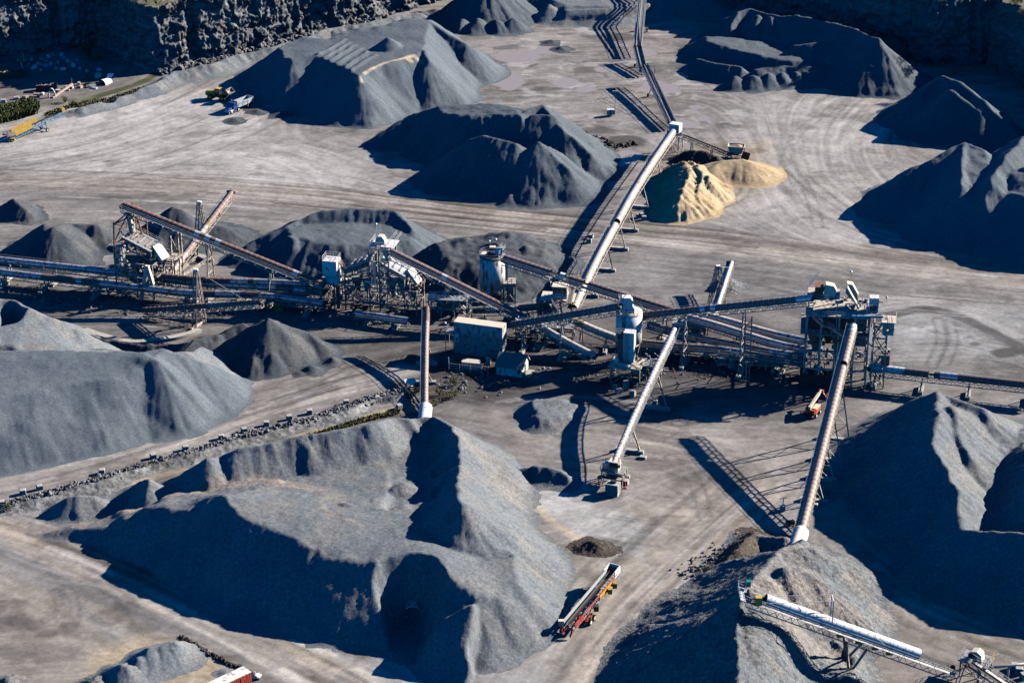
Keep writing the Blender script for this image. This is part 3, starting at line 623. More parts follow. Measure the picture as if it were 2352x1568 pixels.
pile('gravel_heap', 'dark crescent-shaped heap beside the light gravel pad', G_COARSE, [('r', [(1180,1078,1.6),(1225,1066,3),(1270,1070,3),(1296,1086,2.4)], .8)], seed=30, cat='heap', lump=.4)
pile('soil_heap', 'round black soil heap by the track right of the foreground stockpile', G_SOIL, [('r', [(1350,1238,1.8),(1376,1240,1.8)], .7)], seed=31, cat='soil heap', lump=.6, grit=.08, res=.3)
pile('soil_heap', 'dark clod-covered bank beside the coarse broken-rock stockpile', G_SOIL, [('r', [(1640,1300,1.6),(1690,1262,3.2),(1730,1215,2.8)], .7)], seed=32, cat='soil heap', lump=.8, grit=.08, res=.3)
pile('gravel_heap', 'long rounded grey heap on the tan sandy floor in the bottom left corner', G_PALE, [('r', [(325,1500,2.4),(345,1490,3.2),(400,1476,3.2),(425,1478,2)], .7), ('r', [(320,1505,2.8)], .7)], seed=33, cat='heap', res=.3)
pile('gravel_heap', 'smaller rounded grey heap left of the long one in the bottom left corner', G_PALE, [('r', [(280,1522,2.8),(292,1528,2.6)], .7)], seed=34, cat='heap', res=.3)
pile('gravel_heap', 'tiny round heap on the sand beside the red trailer', G_COARSE, [('r', [A(504,1543,1556)], .7)], seed=35, cat='heap', res=.25)
pile('gravel_heap', 'coarse pale heap cut by the bottom edge at the lower left', G_ROCK, [('r', [A(222,1556,1592)], .7)], seed=36, cat='heap', res=.25, grit=.08)
pile('gravel_heap', 'low rubble heap in the bottom left corner', G_ROCK, [('r', [A(12,1555,1590)], .7)], seed=37, cat='heap', res=.25, grit=.1)
for u, v, vf, l in ((538, 271, 282, 'tiny gravel heap just below the dump truck'), (590, 251, 261, 'tiny gravel heap just right of the dump truck'), (646, 257, 267, 'tiny gravel heap furthest right of the dump truck')):
    pile('gravel_heap', l, G_DARK, [('r', [A(u, v, vf)], .45)], seed=int(u), cat='heap', group='small gravel heaps beside the truck', res=.25, lump=.1)
pile('gravel_heap', 'pair of low dark heaps on the muddy far flat', G_DARK, [('r', [A(1270,90,102)], .6), ('r', [A(1292,105,118)], .6)], seed=41, cat='heap', res=.3)
pile('earth_berm', 'long low grey berm along the far-left haul road below the rock face', G_PALE, [
    ('r', [(130,258,.8),(190,246,1.8),(232,232,2),(300,214,1.6),(345,196,2.2),(400,164,2.8),(480,146,3.2),(560,120,2.8),(640,106,3),(760,62,2.6),(860,48,2.6),(960,28,2.6)], .62),
    ('c', [(236,236,-.5),(252,232,-.5),(256,244,-.5),(240,246,-.5)], 1.1)], seed=42, cat='berm', lump=.6)
pile('earth_berm', 'hummocky berm at the foot of the sunlit rock face behind the huge ribbed stockpile', G_DARK, [('r', [(880,62,2),(930,44,2.6)], .6), ('r', [(765,68,2.4)], .6), ('r', [A(1000,18,32)], .6), ('r', [A(970,22,36)], .6)], seed=43, cat='berm', lump=.6)

# ================================================================== QUARRY FACES
def rock_mat(name, base, hi, stain=.0):
    m = new_mat(name); N, L = nodes(m); bs = N['Principled BSDF']; bs.inputs['Roughness'].default_value = .9; bs.inputs['Specular IOR Level'].default_value = .15
    geo = N.new('ShaderNodeNewGeometry')
    mp = N.new('ShaderNodeMapping'); mp.inputs['Scale'].default_value = (.12, .12, .9); L.new(geo.outputs['Position'], mp.inputs[0])
    a = N.new('ShaderNodeTexNoise'); a.inputs['Scale'].default_value = 1; a.inputs['Detail'].default_value = 7; L.new(mp.outputs[0], a.inputs['Vector'])
    b = N.new('ShaderNodeTexNoise'); b.inputs['Scale'].default_value = .7; b.inputs['Detail'].default_value = 8; b.inputs['Roughness'].default_value = .7; L.new(geo.outputs['Position'], b.inputs['Vector'])
    ad = N.new('ShaderNodeMath'); ad.operation = 'ADD'; L.new(a.outputs[0], ad.inputs[0]); L.new(b.outputs[0], ad.inputs[1])
    cr = N.new('ShaderNodeValToRGB'); e = cr.color_ramp.elements; e[0].position = .40; e[1].position = .6
    e[0].color = base + (1,); e[1].color = hi + (1,)
    mr = N.new('ShaderNodeMath'); mr.operation = 'MULTIPLY'; mr.inputs[1].default_value = .5; L.new(ad.outputs[0], mr.inputs[0]); L.new(mr.outputs[0], cr.inputs[0])
    c = N.new('ShaderNodeTexNoise'); c.inputs['Scale'].default_value = .09; c.inputs['Detail'].default_value = 5; L.new(geo.outputs['Position'], c.inputs['Vector'])
    rr = N.new('ShaderNodeMapRange'); rr.inputs[1].default_value = .55; rr.inputs[2].default_value = .7; rr.inputs[4].default_value = stain; L.new(c.outputs[0], rr.inputs[0])
    mx = N.new('ShaderNodeMix'); mx.data_type = 'RGBA'; L.new(rr.outputs[0], mx.inputs[0]); L.new(cr.outputs[0], mx.inputs[6]); mx.inputs[7].default_value = (.24, .12, .055, 1)
    L.new(mx.outputs[2], bs.inputs['Base Color'])
    bp = N.new('ShaderNodeBump'); bp.inputs['Strength'].default_value = .8; bp.inputs['Distance'].default_value = .4; L.new(b.outputs[0], bp.inputs['Height']); L.new(bp.outputs[0], bs.inputs['Normal'])
    return m
ROCK = rock_mat('layered_rock', (.075, .088, .10), (.245, .255, .265), .3)
ROCK2 = rock_mat('dark_layered_rock', (.10, .12, .135), (.19, .21, .22), .1)
TURF = rock_mat('dry_turf', (.10, .10, .05), (.27, .25, .19), .0)
def cliff(name, P, ztop, m, rough=1.6, seed=1, back=400, step=.36):
    """rock face standing on a plan path, with its bench on top running away from the pit"""
    Q = [Vector(p) for p in P]; s = [0]
    for a, b in zip(Q, Q[1:]): s.append(s[-1] + (b-a).length)
    S = np.arange(0, s[-1], step); bx = np.interp(S, s, [q.x for q in Q]); by = np.interp(S, s, [q.y for q in Q])
    tx, ty = np.gradient(blur(bx[None, :], 3)[0]), np.gradient(blur(by[None, :], 3)[0]); l = np.hypot(tx, ty); nx_, ny_ = ty/l, -tx/l      # towards the pit
    for a in (nx_, ny_): a[:] = np.convolve(np.pad(a, 10, mode='edge'), np.ones(21)/21, 'valid')
    zs = np.concatenate([np.linspace(-.5, ztop, int(ztop/step)+1)])
    SS, ZZ = np.meshgrid(S, zs)
    blocky = lambda a, k: np.floor(a*k)/k
    zz = ZZ + 1.1*fbm(SS/12, ZZ/12, seed+3, 3) + SS*.05; lay = np.floor(zz/2.1)
    jx = SS + .9*fbm(SS/2, ZZ/2, seed+20, 3) + .35*ZZ*(vnoise(SS/18, SS*0, seed+21) - .5)
    d = rough*(2.0*fbm(SS/15, ZZ/30, seed, 3) + 1.3*(cells(jx/2.6, zz/3.4, seed+1) - .5) + .9*(cells(jx/1.1, zz/1.9, seed+2) - .5) + .5*(cells(jx/.55, zz/.8, seed+4) - .5) + 1.1*(_h(lay, lay*0, seed+5) - .5)*vnoise(SS/8, lay, seed+6))
    d = d + (ztop - ZZ)/ztop*2.0 - rough*1.6*sm(vnoise(SS/5, ZZ/80, seed+8), .66, .76)*sm(ZZ, 0, 4)
    top = ztop + 1.2*fbm(S/13, S*0, seed+9, 4) + .5*fbm(S/2.5, S*0, seed+10, 2)
    Zr = ZZ*(top/ztop)[None, :]
    X = bx[None, :] + nx_[None, :]*d; Y = by[None, :] + ny_[None, :]*d
    # bench: rows continuing back from the top edge
    rows = [.8, 2, 4, 7, 11, 16, 24, 40, 80, back]
    BX = np.stack([X[-1] - nx_*r for r in rows]); BY = np.stack([Y[-1] - ny_*r for r in rows])
    BZ = np.stack([Zr[-1]*0 + ztop + .5*fbm(BX[i]/4, BY[i]/4, seed+12, 3) + min(r, 30)*.05 for i, r in enumerate(rows)])
    o = grid_object(name, np.concatenate([X, BX]), np.concatenate([Y, BY]), np.concatenate([Zr, BZ]), np.ones((len(zs)+len(rows), len(S)), bool), m, smooth=False)
    o.data.materials.append(TURF)
    n = len(o.data.polygons); k = (len(S)-1)*(len(rows)-1); mi = np.zeros(n, np.int32); mi[n-k:] = 1
    o.data.polygons.foreach_set('material_index', mi)
    return struct(o)
CL1 = [T(-260,190).xy, T(-60,140).xy, T(90,118).xy, T(205,100).xy, T(232,100).xy, T(262,120).xy, T(320,145).xy, T(362,164).xy, T(385,160).xy, T(450,145).xy, T(540,122).xy, T(640,98).xy, T(760,66).xy, T(860,42).xy, T(1000,0).xy, T(1130,-40).xy, T(1300,-90).xy]
cliff('quarry_face', CL1, 20.5, ROCK, 1.5, 5, 160)
CL2 = [T(1380,-110).xy, T(1540,-60).xy, T(1680,10).xy, T(1850,55).xy, T(2000,112).xy, T(2094,138).xy, T(2143,152).xy, T(2216,143).xy, T(2270,140).xy, T(2316,160).xy, T(2360,192).xy, T(2480,280).xy, T(2640,420).xy]
cliff('quarry_face', CL2, 20.5, ROCK2, 1.2, 25, 160)
# ================================================================== PAINTS
STEEL = mat('weathered_cream_steel', (.60, .54, .46), .65, 0, .2, .8, .35, streak=1)
STEELG = mat('galvanised_steel', (.42, .44, .45), .5, .25, .15, 1.2, .2)
GREYSTEEL = mat('grey_steel', (.36, .345, .32), .65, .05, .25, .9, .35)
RUSTSTEEL = mat('rusty_steel', (.27, .13, .085), .8, 0, .35, 1.1, .3, (.10, .05, .035))
WHITE = mat('white_paint', (.84, .83, .79), .5, 0, .06, .7, .12, (.30, .22, .15), streak=1)
WHITER = mat('chipped_white_paint', (.80, .79, .74), .55, 0, .1, .5, .5, (.16, .11, .08), streak=1)
PALE = mat('pale_sheet', (.64, .575, .52), .5, .1, .12, .25, .18, (.46, .33, .27))
PALEW = mat('dusty_white_sheet', (.62,.60,.57), .5, .05, .14, .3, .25, (.40,.33,.29))
PINK = mat('faded_rust_sheet', (.50, .355, .30), .6, .05, .12, .3, .15, (.40, .26, .21))
MAUVE = mat('rusty_sheet', (.235, .158, .15), .6, .05, .14, .3, .15, (.18, .115, .10))
BROWN = mat('brown_rust_sheet', (.235, .135, .11), .65, .05, .16, .4, .2, (.17, .09, .07))
GALV = mat('galvanised_sheet', (.46, .52, .56), .35, .35, .15, .5, .35, (.16, .10, .08))
GALVC = mat('clean_galvanised_sheet', (.60, .64, .67), .35, .3, .08, .6)
GREYSH = mat('dusty_grey_sheet', (.25, .24, .235), .7, .1, .2, .5, .3)
SEAM = mat('sheet_seam', (.46, .40, .37), .6, 0, .15, 1)
SEAMD = mat('dark_sheet_seam', (.27, .21, .19), .7, 0, .15, 1)
BELT = mat('rubber_belt', (.035, .035, .037), .7, 0, .3, .8)
CONC = mat('concrete', (.47, .45, .41), .9, 0, .16, .9, .2, (.27, .25, .22))
MASTP = mat('pale_mast_paint', (.66,.54,.44), .6, 0, .15, .8, .25)
DUSTSKYBELT = mat('dusty_sky_sheen_belt', (.19, .20, .21), .6, 0, .2, .6)  # dusty grey, lightened to put the sky's reflection into the belt colour
DARK_ = mat('dark_machinery', (.05, .05, .055), .6, 0, .3, 1)
BLACK = mat('black_rubber', (.018, .018, .02), .8, 0, .2, 2)
RED = mat('red_paint', (.40, .035, .03), .5, 0, .18, 1, .3, (.36,.31,.25))
ORANGE = mat('orange_red_paint', (.56, .10, .045), .5, 0, .18, 1, .3, (.36,.31,.25))
YELLOW = mat('yellow_paint', (.62, .40, .07), .5, 0, .18, 1, .3, (.36,.31,.25))
MUSTARD = mat('mustard_paint', (.50, .36, .10), .55, 0, .2, 1, .2)
BLUE = mat('blue_paint', (.02, .09, .36), .4, 0, .15, 1, .15, (.25,.25,.26))
SKYBLUE = mat('light_blue_paint', (.20, .42, .58), .4, 0, .12, 1, .1)
TEAL = mat('teal_sign_paint', (.0, .32, .25), .5, 0, .08, 1)
GLASS = mat('dark_glass', (.02, .03, .035), .08, 0, .2, 1, spec=.6)
CREAM = mat('cream_paint', (.78, .70, .55), .45, 0, .06, .8)
ROOFG = mat('grey_shingle', (.19, .19, .19), .9, 0, .12, 3)
TIMBER = mat('pale_timber', (.55, .40, .31), .8, 0, .12, 1.4)
DKGREEN = mat('dark_green_paint', (.012, .07, .055), .5, 0, .2, 1, .15)
NAVY = mat('navy_paint', (.012, .018, .055), .5, 0, .2, 1, .2)
GREEN = mat('green_paint', (.05, .25, .08), .5)

# ================================================================== CONVEYORS
def resample(P, step):
    d = [0]
    for a, b in zip(P, P[1:]): d.append(d[-1] + (b-a).length)
    n = max(2, int(round(d[-1]/step)) + 1); out = []
    for k in range(n):
        s = d[-1]*k/(n-1); i = 0
        while i < len(P)-2 and d[i+1] < s: i += 1
        f = (s-d[i])/(d[i+1]-d[i]) if d[i+1] > d[i] else 0
        out.append(P[i].lerp(P[i+1], f))
    return out, d[-1]
def smooth3(P, it=2):
    for _ in range(it):
        Q = [P[0]]
        for a, b in zip(P, P[1:]): Q += [a.lerp(b, .25), a.lerp(b, .75)]
        P = Q + [P[-1]]
    return P
def frames(Q):
    F = []
    for i, p in enumerate(Q):
        t = (Q[min(i+1, len(Q)-1)] - Q[max(i-1, 0)]).normalized()
        s = t.cross(Vector((0, 0, 1))).normalized(); n = s.cross(t).normalized(); F.append((p, t, s, n))
    return F
def conveyor(name, label, path, r=1.0, cover=MAUVE, seam=SEAM, patches=(), gaps=(), ribs=1.25, td=1.25, tw=1.0, bents=(), walk=1,
             steel=STEEL, cat='conveyor', hood=True, beltm=None, gz=0, rail=True, splay=.35, truss=True, foot=True, head=True, arc=(-35, 215), headmat=None, twowalk=False, ww=.75):
    P = [T(*p) if not isinstance(p, Vector) else p for p in path]
    if len(P) > 2: P = smooth3(P)
    Q, Ln = resample(P, ribs); F = frames(Q); n = len(F)
    org = Vector((Q[-1].x, Q[-1].y, 0)); t = thing(name, label, cat, org)
    sub = lambda mb: mb.xf(lambda p: p - org)
    nf = lambda k: k/(n-1)
    if hood:
        mats = [cover, seam] + sorted({m for *_, m in patches}, key=lambda m: m.name); mb = MB(); K = 12
        ang = [R(arc[0] + (arc[1]-arc[0])*k/K) for k in range(K+1)]
        ring = lambda f, rr, off=0: [f[0] + f[1]*off + f[2]*math.cos(a)*rr + f[3]*math.sin(a)*rr for a in ang]
        for i in range(n-1):
            m_ = (nf(i)+nf(i+1))/2
            if any(a <= m_ <= b for a, b in gaps):
                if mb.v: sub(mb).build('hood', mats, t, True); mb = MB()
                continue
            mi = 0
            for a, b, m in patches:
                if a <= m_ <= b: mi = mats.index(m)
            for (fa, ra, oa), (fb, rb, ob), mm in (((F[i], r, .05), (F[i+1], r, .04), mi), ((F[i], r, -.03), (F[i], r+.035, -.03), 1), ((F[i], r+.035, -.03), (F[i], r+.035, .05), 1), ((F[i], r+.035, .05), (F[i], r, .05), 1)):
                mb.add(ring(fa, ra, oa) + ring(fb, rb, ob), [(k, k+1, K+2+k, K+1+k) for k in range(K)], mm)
        if mb.v: sub(mb).build('hood', mats, t, True)
    mb = MB(); bw = r*.75
    for i in range(n-1):
        a, b = F[i], F[i+1]; o = -.15
        V_ = [a[0]-a[2]*bw+a[3]*(o+.18), a[0]-a[2]*bw*.4+a[3]*o, a[0]+a[2]*bw*.4+a[3]*o, a[0]+a[2]*bw+a[3]*(o+.18),
              b[0]-b[2]*bw+b[3]*(o+.18), b[0]-b[2]*bw*.4+b[3]*o, b[0]+b[2]*bw*.4+b[3]*o, b[0]+b[2]*bw+b[3]*(o+.18)]
        mb.add(V_, [(0,1,5,4), (1,2,6,5), (2,3,7,6)])
    sub(mb).build('belt', beltm or BELT, t)
    zt, zb = -.38, -.38-td
    if truss:
        mb = MB()
        for sg in (-1, 1):
            c = [[f[0] + f[2]*sg*tw + f[3]*z for f in F] for z in (zt, zb)]
            for i in range(n-1):
                mb.beam(c[0][i], c[0][i+1], .14, .2); mb.beam(c[1][i], c[1][i+1], .14, .16)
                mb.beam(c[i % 2][i], c[(i+1) % 2][i+1], .09)
                if i % 2 == 0: mb.beam(c[0][i], c[1][i], .08)
        for i in range(0, n, 2):
            f = F[i]; mb.beam(f[0]+f[2]*tw+f[3]*zb, f[0]-f[2]*tw+f[3]*zb, .1); mb.beam(f[0]+f[2]*tw+f[3]*zt, f[0]-f[2]*tw+f[3]*zt, .1)
        sub(mb).build('truss', steel, t)
    for sg in ((-1, 1) if twowalk else ((walk,) if walk else ())):
        mb = MB(); y0, y1 = tw+.1, tw+.1+ww
        for i in range(n-1):
            a, b = F[i], F[i+1]; w0 = -.42
            mb.beam(a[0]+a[2]*sg*(y0+y1)/2+a[3]*w0, b[0]+b[2]*sg*(y0+y1)/2+b[3]*w0, y1-y0, .05)
            if rail:
                for h in (.55, 1.05): mb.beam(a[0]+a[2]*sg*y1+Vector((0,0,w0+h)), b[0]+b[2]*sg*y1+Vector((0,0,w0+h)), .055)
                if i % 2 == 0: mb.beam(a[0]+a[2]*sg*y1+a[3]*w0, a[0]+a[2]*sg*y1+Vector((0,0,w0+1.05)), .055)
        sub(mb).build('walkway', STEELG if steel is not RUSTSTEEL else RUSTSTEEL, t)
    if head:
        mb = MB(); f = F[0]; mb.tube(f[0]-f[2]*(bw+.25)-f[3]*.1, f[0]+f[2]*(bw+.25)-f[3]*.1, .42, n=14)
        mb.beam(f[0]+f[2]*(bw+.3)-f[3]*.1, f[0]+f[2]*(bw+1.0)-f[3]*.1, .5, .55)
        sub(mb).build('drive_pulley', headmat or DARK_, t)
    for be in bents:
        q, ww = (be if isinstance(be, tuple) else (be, 1.4)); i = min(n-1, int(q*(n-1))); f = F[i]; mb = MB(); top = f[0] + f[3]*zb; h = top.z - gz
        if h < .4: continue
        lean = f[1].xy.to_3d().normalized(); sd = f[2]; L_ = []
        for sg in (-1, 1):
            b_ = Vector((top.x, top.y, gz-.3)) + sd*sg*(ww + splay*h*.25); a_ = top + sd*sg*tw; L_.append((a_, b_)); mb.beam(b_, a_, .26, .26)
        k = max(1, int(h/3.2))
        for j in range(k):
            u0, u1 = j/k, (j+1)/k
            mb.beam(L_[0][0].lerp(L_[0][1], u0), L_[1][0].lerp(L_[1][1], u1), .11); mb.beam(L_[1][0].lerp(L_[1][1], u0), L_[0][0].lerp(L_[0][1], u1), .11)
            mb.beam(L_[0][0].lerp(L_[0][1], u1*.98), L_[1][0].lerp(L_[1][1], u1*.98), .13)
        leg = sub(mb).build('support_bent', steel, t)
        if foot:
            m2 = MB(); w2 = ww + splay*h*.25 + .5; c = Vector((top.x, top.y, gz))
            m2.beam(c-sd*w2+Vector((0,0,.25)), c+sd*w2+Vector((0,0,.25)), 1.0, .9); sub(m2).build('footing', CONC, leg)
    return t

mv = 'mauve'
conveyor('covered_conveyor', 'long pale covered conveyor crossing the haul road up to the far transfer head', [(1546,303,7.2),(1470,415,7.5),(1400,540,7.6),(1362,612,6.2),(1318,706,3.2)], .86, PALE, SEAM, [(0,.08,GALVC),(.47,.5,GALVC)], [(.615,.63)], 1.2, 1.2, .85,
         [(.2,2),(.36,2),(.5,2),(.62,2),(.74,1.8),(.88,1.6)], 1)
conveyor('covered_conveyor', 'rust-brown covered conveyor rising left from the middle tower to the tall screening tower', [(283,470,21.5),(745,655,6.6)], .85, BROWN, SEAM, [(.40,.43,GALVC),(.36,.375,GALVC),(.46,.475,GALVC),(.835,.865,GALVC)], (), 1.35, 1.3, .9, [(.46,1.6),(.755,1.6)], 1)
conveyor('covered_conveyor', 'mauve covered conveyor rising left to the hooded head of the middle screening tower', [(897,577,16.8),(1202,727,3.6)], .85, MAUVE, SEAM, [(.38,.41,GALVC)], (), 1.3, 1.3, .9, [(.62,1.5)], 1)
conveyor('covered_conveyor', 'mauve covered conveyor rising left to the top of the stained white silo', [(1158,592,13.6),(1345,652,10.4),(1552,716,7)], .9, MAUVE, SEAM, [(.325,.36,WHITE)], [(.29,.325),(.36,.375),(.475,.49)], 1.2, 1.2, .95, [(.97,1.5)], 1)
conveyor('covered_conveyor', 'short mauve covered conveyor rising right onto the clean white silo', [(1424,704,14.2),(1176,746,6.2)], .85, MAUVE, SEAM, [(.48,.5,BELT)], (), 1.2, 1.2, .9, [(.55,1.5),(.95,1.5)], 1)
conveyor('covered_conveyor', 'long mauve covered conveyor rising right from the white silo to the tall right-hand tower', [(1868,684,20.6),(1478,724,10.6)], .8, MAUVE, SEAM, [(.56,.585,GALVC),(.63,.65,GALVC),(.0,.1,GALVC)], (), 1.25, 1.1, .9, [(.42,1.5),(.78,1.5)], 1)
conveyor('covered_conveyor', 'long faded pink covered conveyor running down from the tall right-hand tower to a white culvert', [(1960,748,18.6),(1838,1228,1.3)], .8, PINK, SEAMD, [(.0,.035,WHITE)], [(.035,.045),(.2,.21)], 1.25, 1.2, .8,
         [(.3,2),(.46,2),(.6,2),(.76,1.8)], 1, steel=STEEL, ww=.5)
conveyor('covered_conveyor', 'white covered conveyor running down to a loadout cabin in the middle yard', [(1408,1068,4.6),(1440,990,6.0),(1480,900,8.6),(1549,757,11.2)], .6, PALEW, SEAMD, [(.32,.4,PALE),(.0,.06,PALE),(.78,.9,GALVC)], [(.06,.075)], 1.25, 1.0, .6, [(.09,1.8),(.3,2),(.68,2.2)], 1, ww=.5)
conveyor('covered_conveyor', 'steep faded pink covered conveyor rising from the foreground stockpile culvert to the middle plant', [(981,706,9),(978,800,4.8),(977,938,1.3)], .52, PINK, SEAMD, [(.0,.12,BROWN)], (), 1.25, .9, .55, [(.35,1.5),(.6,1.5)], 1, ww=.45)  # brown patch at the top end is shade put into the cover colour
conveyor('covered_conveyor', 'low rusty and white covered conveyor leaving the right edge of the plant', [(1998,843,4.2),(2120,858,4.2),(2420,890,4.2)], .85, MAUVE, SEAM, [(.0,.2,WHITE),(.38,.48,GALVC)], [(.31,.36)], 1.25, 1.2, .9, [(.05,1.4),(.3,1.4),(.58,1.4),(.9,1.4)], -1)
# long low tubes on the left
conveyor('covered_conveyor', 'upper of two long blue-grey tube conveyors running in from the left edge', [(745,672,4.4),(640,660,4.4),(560,656,4.4),(470,651,4.4),(380,640,4.4),(275,626,4.6),(-60,590,5)], .8, GALV, SEAMD, [(.0,.05,MAUVE),(.09,.14,MAUVE),(.45,.5,MAUVE)], (), 1.5, 1.0, .9, [(.1,1.3),(.22,1.3),(.36,1.3),(.62,1.3),(.78,1.3),(.9,1.4)], 1)
conveyor('covered_conveyor', 'lower of two long rust-patched tube conveyors running in from the left edge', [(745,698,3.4),(640,682,3.4),(560,675,3.4),(420,673,3.4),(340,662,3.6),(200,648,3.8),(-60,617,4)], .8, GALV, SEAMD, [(.18,.24,MAUVE),(.3,.34,MAUVE),(.62,.68,MAUVE),(.7,.8,BROWN)], (), 1.5, 1.0, .9, [(.06,1.3),(.22,1.3),(.4,1.3),(.66,1.3),(.8,1.3),(.93,1.4)], 1)
conveyor('covered_conveyor', 'rusty tube conveyor with white sections, rearmost of the bundle left of the middle tower', [(742,656,5.6),(640,648,5.4),(520,645,5.4),(455,643,5.4),(372,634,5.6)], .75, BROWN, SEAM, [(.12,.42,GALV),(.46,.58,GALV)], (), 1.4, .9, .85, [(.2,1.3),(.55,1.3),(.85,1.3)], 0)
# low tubes at the right of the plant
conveyor('covered_conveyor', 'upper of two bowed white conveyors leading to the tall right-hand tower', [(1852,783,5),(1780,768,5),(1700,745,6),(1640,728,6.8),(1590,718,7.2)], .85, PALE, SEAM, [(.0,.25,GALV)], [(.5,.52)], 1.2, 1.0, .9, [(.2,1.3),(.6,1.3),(.9,1.3)], -1)
conveyor('covered_conveyor', 'lower of two bowed white conveyors leading to the tall right-hand tower', [(1852,803,4.6),(1790,792,4.6),(1700,764,5.6),(1640,745,6.4),(1578,728,7)], .85, PALE, SEAM, [(.0,.3,GALV)], (), 1.2, 1.0, .9, [(.25,1.3),(.6,1.3),(.95,1.3)], -1)
conveyor('covered_conveyor', 'dusty grey tube conveyor low between the clean silo and the right-hand tower', [(1846,832,3.4),(1740,815,3.4),(1640,800,3.4),(1560,795,3.4),(1470,786,3.4)], .85, GREYSH, SEAMD, [(.36,.46,GALV)], (), 1.6, 1.0, .9, [(.15,1.3),(.45,1.3),(.75,1.3)], -1)
conveyor('covered_conveyor', 'shaded grey tube conveyor partly hidden behind the dusty one at the right of the plant', [(1846,818,4.2),(1760,806,4.2),(1690,790,4.2),(1580,770,4.2),(1490,745,4.2)], .8, GREYSH, SEAMD, [(.1,.22,GALV)], (), 1.6, 1.0, .9, [(.2,1.3),(.6,1.3)], -1)
conveyor('covered_conveyor', 'short pale conveyor sloping right beside the narrow dust collector', [(1418,776,3.6),(1365,757,5.2),(1318,735,7)], .8, PALE, SEAM, [(.82,1,MUSTARD)], (), 1.2, 1.0, .9, [(.3,1.3),(.85,1.3)], 1)
conveyor('covered_conveyor', 'short white conveyor sloping right in front of the container building corner', [(1368,818,1.8),(1310,789,3.6),(1264,763,5.2),(1225,738,6)], .75, PALE, SEAM, (), (), 1.2, 1.0, .85, [(.4,1.2),(.9,1.3)], 1)
conveyor('covered_conveyor', 'dark low conveyor running behind the container building', [(1268,700,2.8),(1180,709,2.8),(1070,712,2.6)], .75, GREYSH, SEAMD, [(.45,.75,GALV)], (), 1.5, .9, .85, [(.3,1.2),(.8,1.2)], 0)
conveyor('covered_conveyor', 'dark low conveyor in front of the middle screening tower base', [(815,719,2.2),(870,726,2.2),(938,736,2.2)], .75, GALV, SEAMD, (), (), 1.5, .9, .85, [(.3,1.2),(.8,1.2)], 1)
# sand feed
conveyor('feed_conveyor', 'thin open conveyor climbing left from the sand hopper to the transfer head', [(1556,304,6.0),(1682,354,2.0)], .45, STEEL, hood=False, ribs=1.2, td=.8, tw=.55, bents=[(.35,.8),(.7,.8)], walk=0, foot=False)
# field conveyors in the far yard
def portable(label, path, legs, col=SKYBLUE, mast=None, arms=False):
    t = conveyor('portable_conveyor', label, path, .95, hood=False, ribs=1.2, td=1.0, tw=.95, walk=1, steel=GREYSTEEL, foot=False, beltm=DUSTSKYBELT)
    org = t.location; a, b = T(*path[0]), T(*path[-1]); d = (b-a); s = d.cross(Vector((0,0,1))).normalized()
    for q in legs:
        p = a.lerp(b, q); ax = MB()
        for sg in (-1, 1):
            ax.beam(p+s*sg*.7-Vector((0,0,1.2)), Vector((p.x, p.y, .55))+s*sg*1.8, .2)
        ax.beam(Vector((p.x, p.y, .55))-s*1.9, Vector((p.x, p.y, .55))+s*1.9, .22); axle = ax.xf(lambda v: v-org).build('axle', GREYSTEEL, t)
        for sg in (-1, 1):
            w_ = MB(); c = Vector((p.x, p.y, .55))+s*sg*2.0; w_.tube(c-s*.2, c+s*.2, .55, n=14); w_.xf(lambda v: v-org).build('wheel', BLACK, axle)
    for sg in (-1, 1):
        mb = MB(); mb.beam(a+s*sg*.85+Vector((0,0,.25)), b+s*sg*.85+Vector((0,0,.25)), .1, .5); mb.xf(lambda v: v-org).build('skirt_board', GALVC, t)
    if mast is not None:
        p = a.lerp(b, mast); mb = MB()
        for sg in (-1, 1):
            top = p+s*sg*.9+Vector((0,0,3.2)); mb.beam(p+s*sg*.9, top, .14); mb.beam(top, a.lerp(b, .05)+s*sg*.8, .06); mb.beam(top, a.lerp(b, .85)+s*sg*.8, .06)
        mb.beam(p+s*.9+Vector((0,0,3.2)), p-s*.9+Vector((0,0,3.2)), .14); mb.xf(lambda v: v-org).build('mast', STEELG, t)
    return t
portable('blue-grey portable conveyor furthest off, running out of the top edge', [(1481,-60,10.5),(1478,0,6.8),(1467,108,3.3)], [.55])
portable('short dark portable conveyor in the middle of the far chain', [(1467,106,4.8),(1481,163,1.9)], [.4])
portable('portable conveyor with a braced mast, nearest the far transfer head', [(1486,152,5.6),(1547,282,2.2)], [.3], mast=.18)
# transfer head station on the far end
def rails(mb, pts, h=1.05, sp=1.3, closed=False, w_=.055):
    pts = [Vector(p) for p in pts]; seq = list(zip(pts, pts[1:] + ([pts[0]] if closed else [])))
    if not closed: seq = seq[:len(pts)-1]
    for a, b in seq:
        for q in (.5, 1): mb.beam(a+Vector((0,0,h*q)), b+Vector((0,0,h*q)), w_)
        n = max(1, int((b-a).length/sp))
        for k in range(n+1): p = a.lerp(b, k/n); mb.beam(p, p+Vector((0,0,h)), w_)
    return mb
def legs4(x0, x1, y0, y1, z, w_=.25, brace=True, mb=None):
    mb = mb or MB(); c = [(x0,y0), (x1,y0), (x1,y1), (x0,y1)]
    for x, y in c: mb.beam((x,y,-.2), (x,y,z), w_)
    for i in range(4):
        a, b = c[i], c[(i+1) % 4]; mb.beam((*a, z-.15), (*b, z-.15), w_*.8)
        if brace: mb.beam((*a, .2), (*b, z-.3), w_*.5); mb.beam((*b, .2), (*a, z-.3), w_*.5)
    return mb
p = T(1552,300,6.4); t = thing('transfer_station', 'white transfer head box on a frame at the long pale conveyor far end', 'transfer station', (p.x, p.y, 0), R(-25))
legs4(-1.6, 1.6, -1.6, 1.6, 5.2).build('frame', STEEL, t)
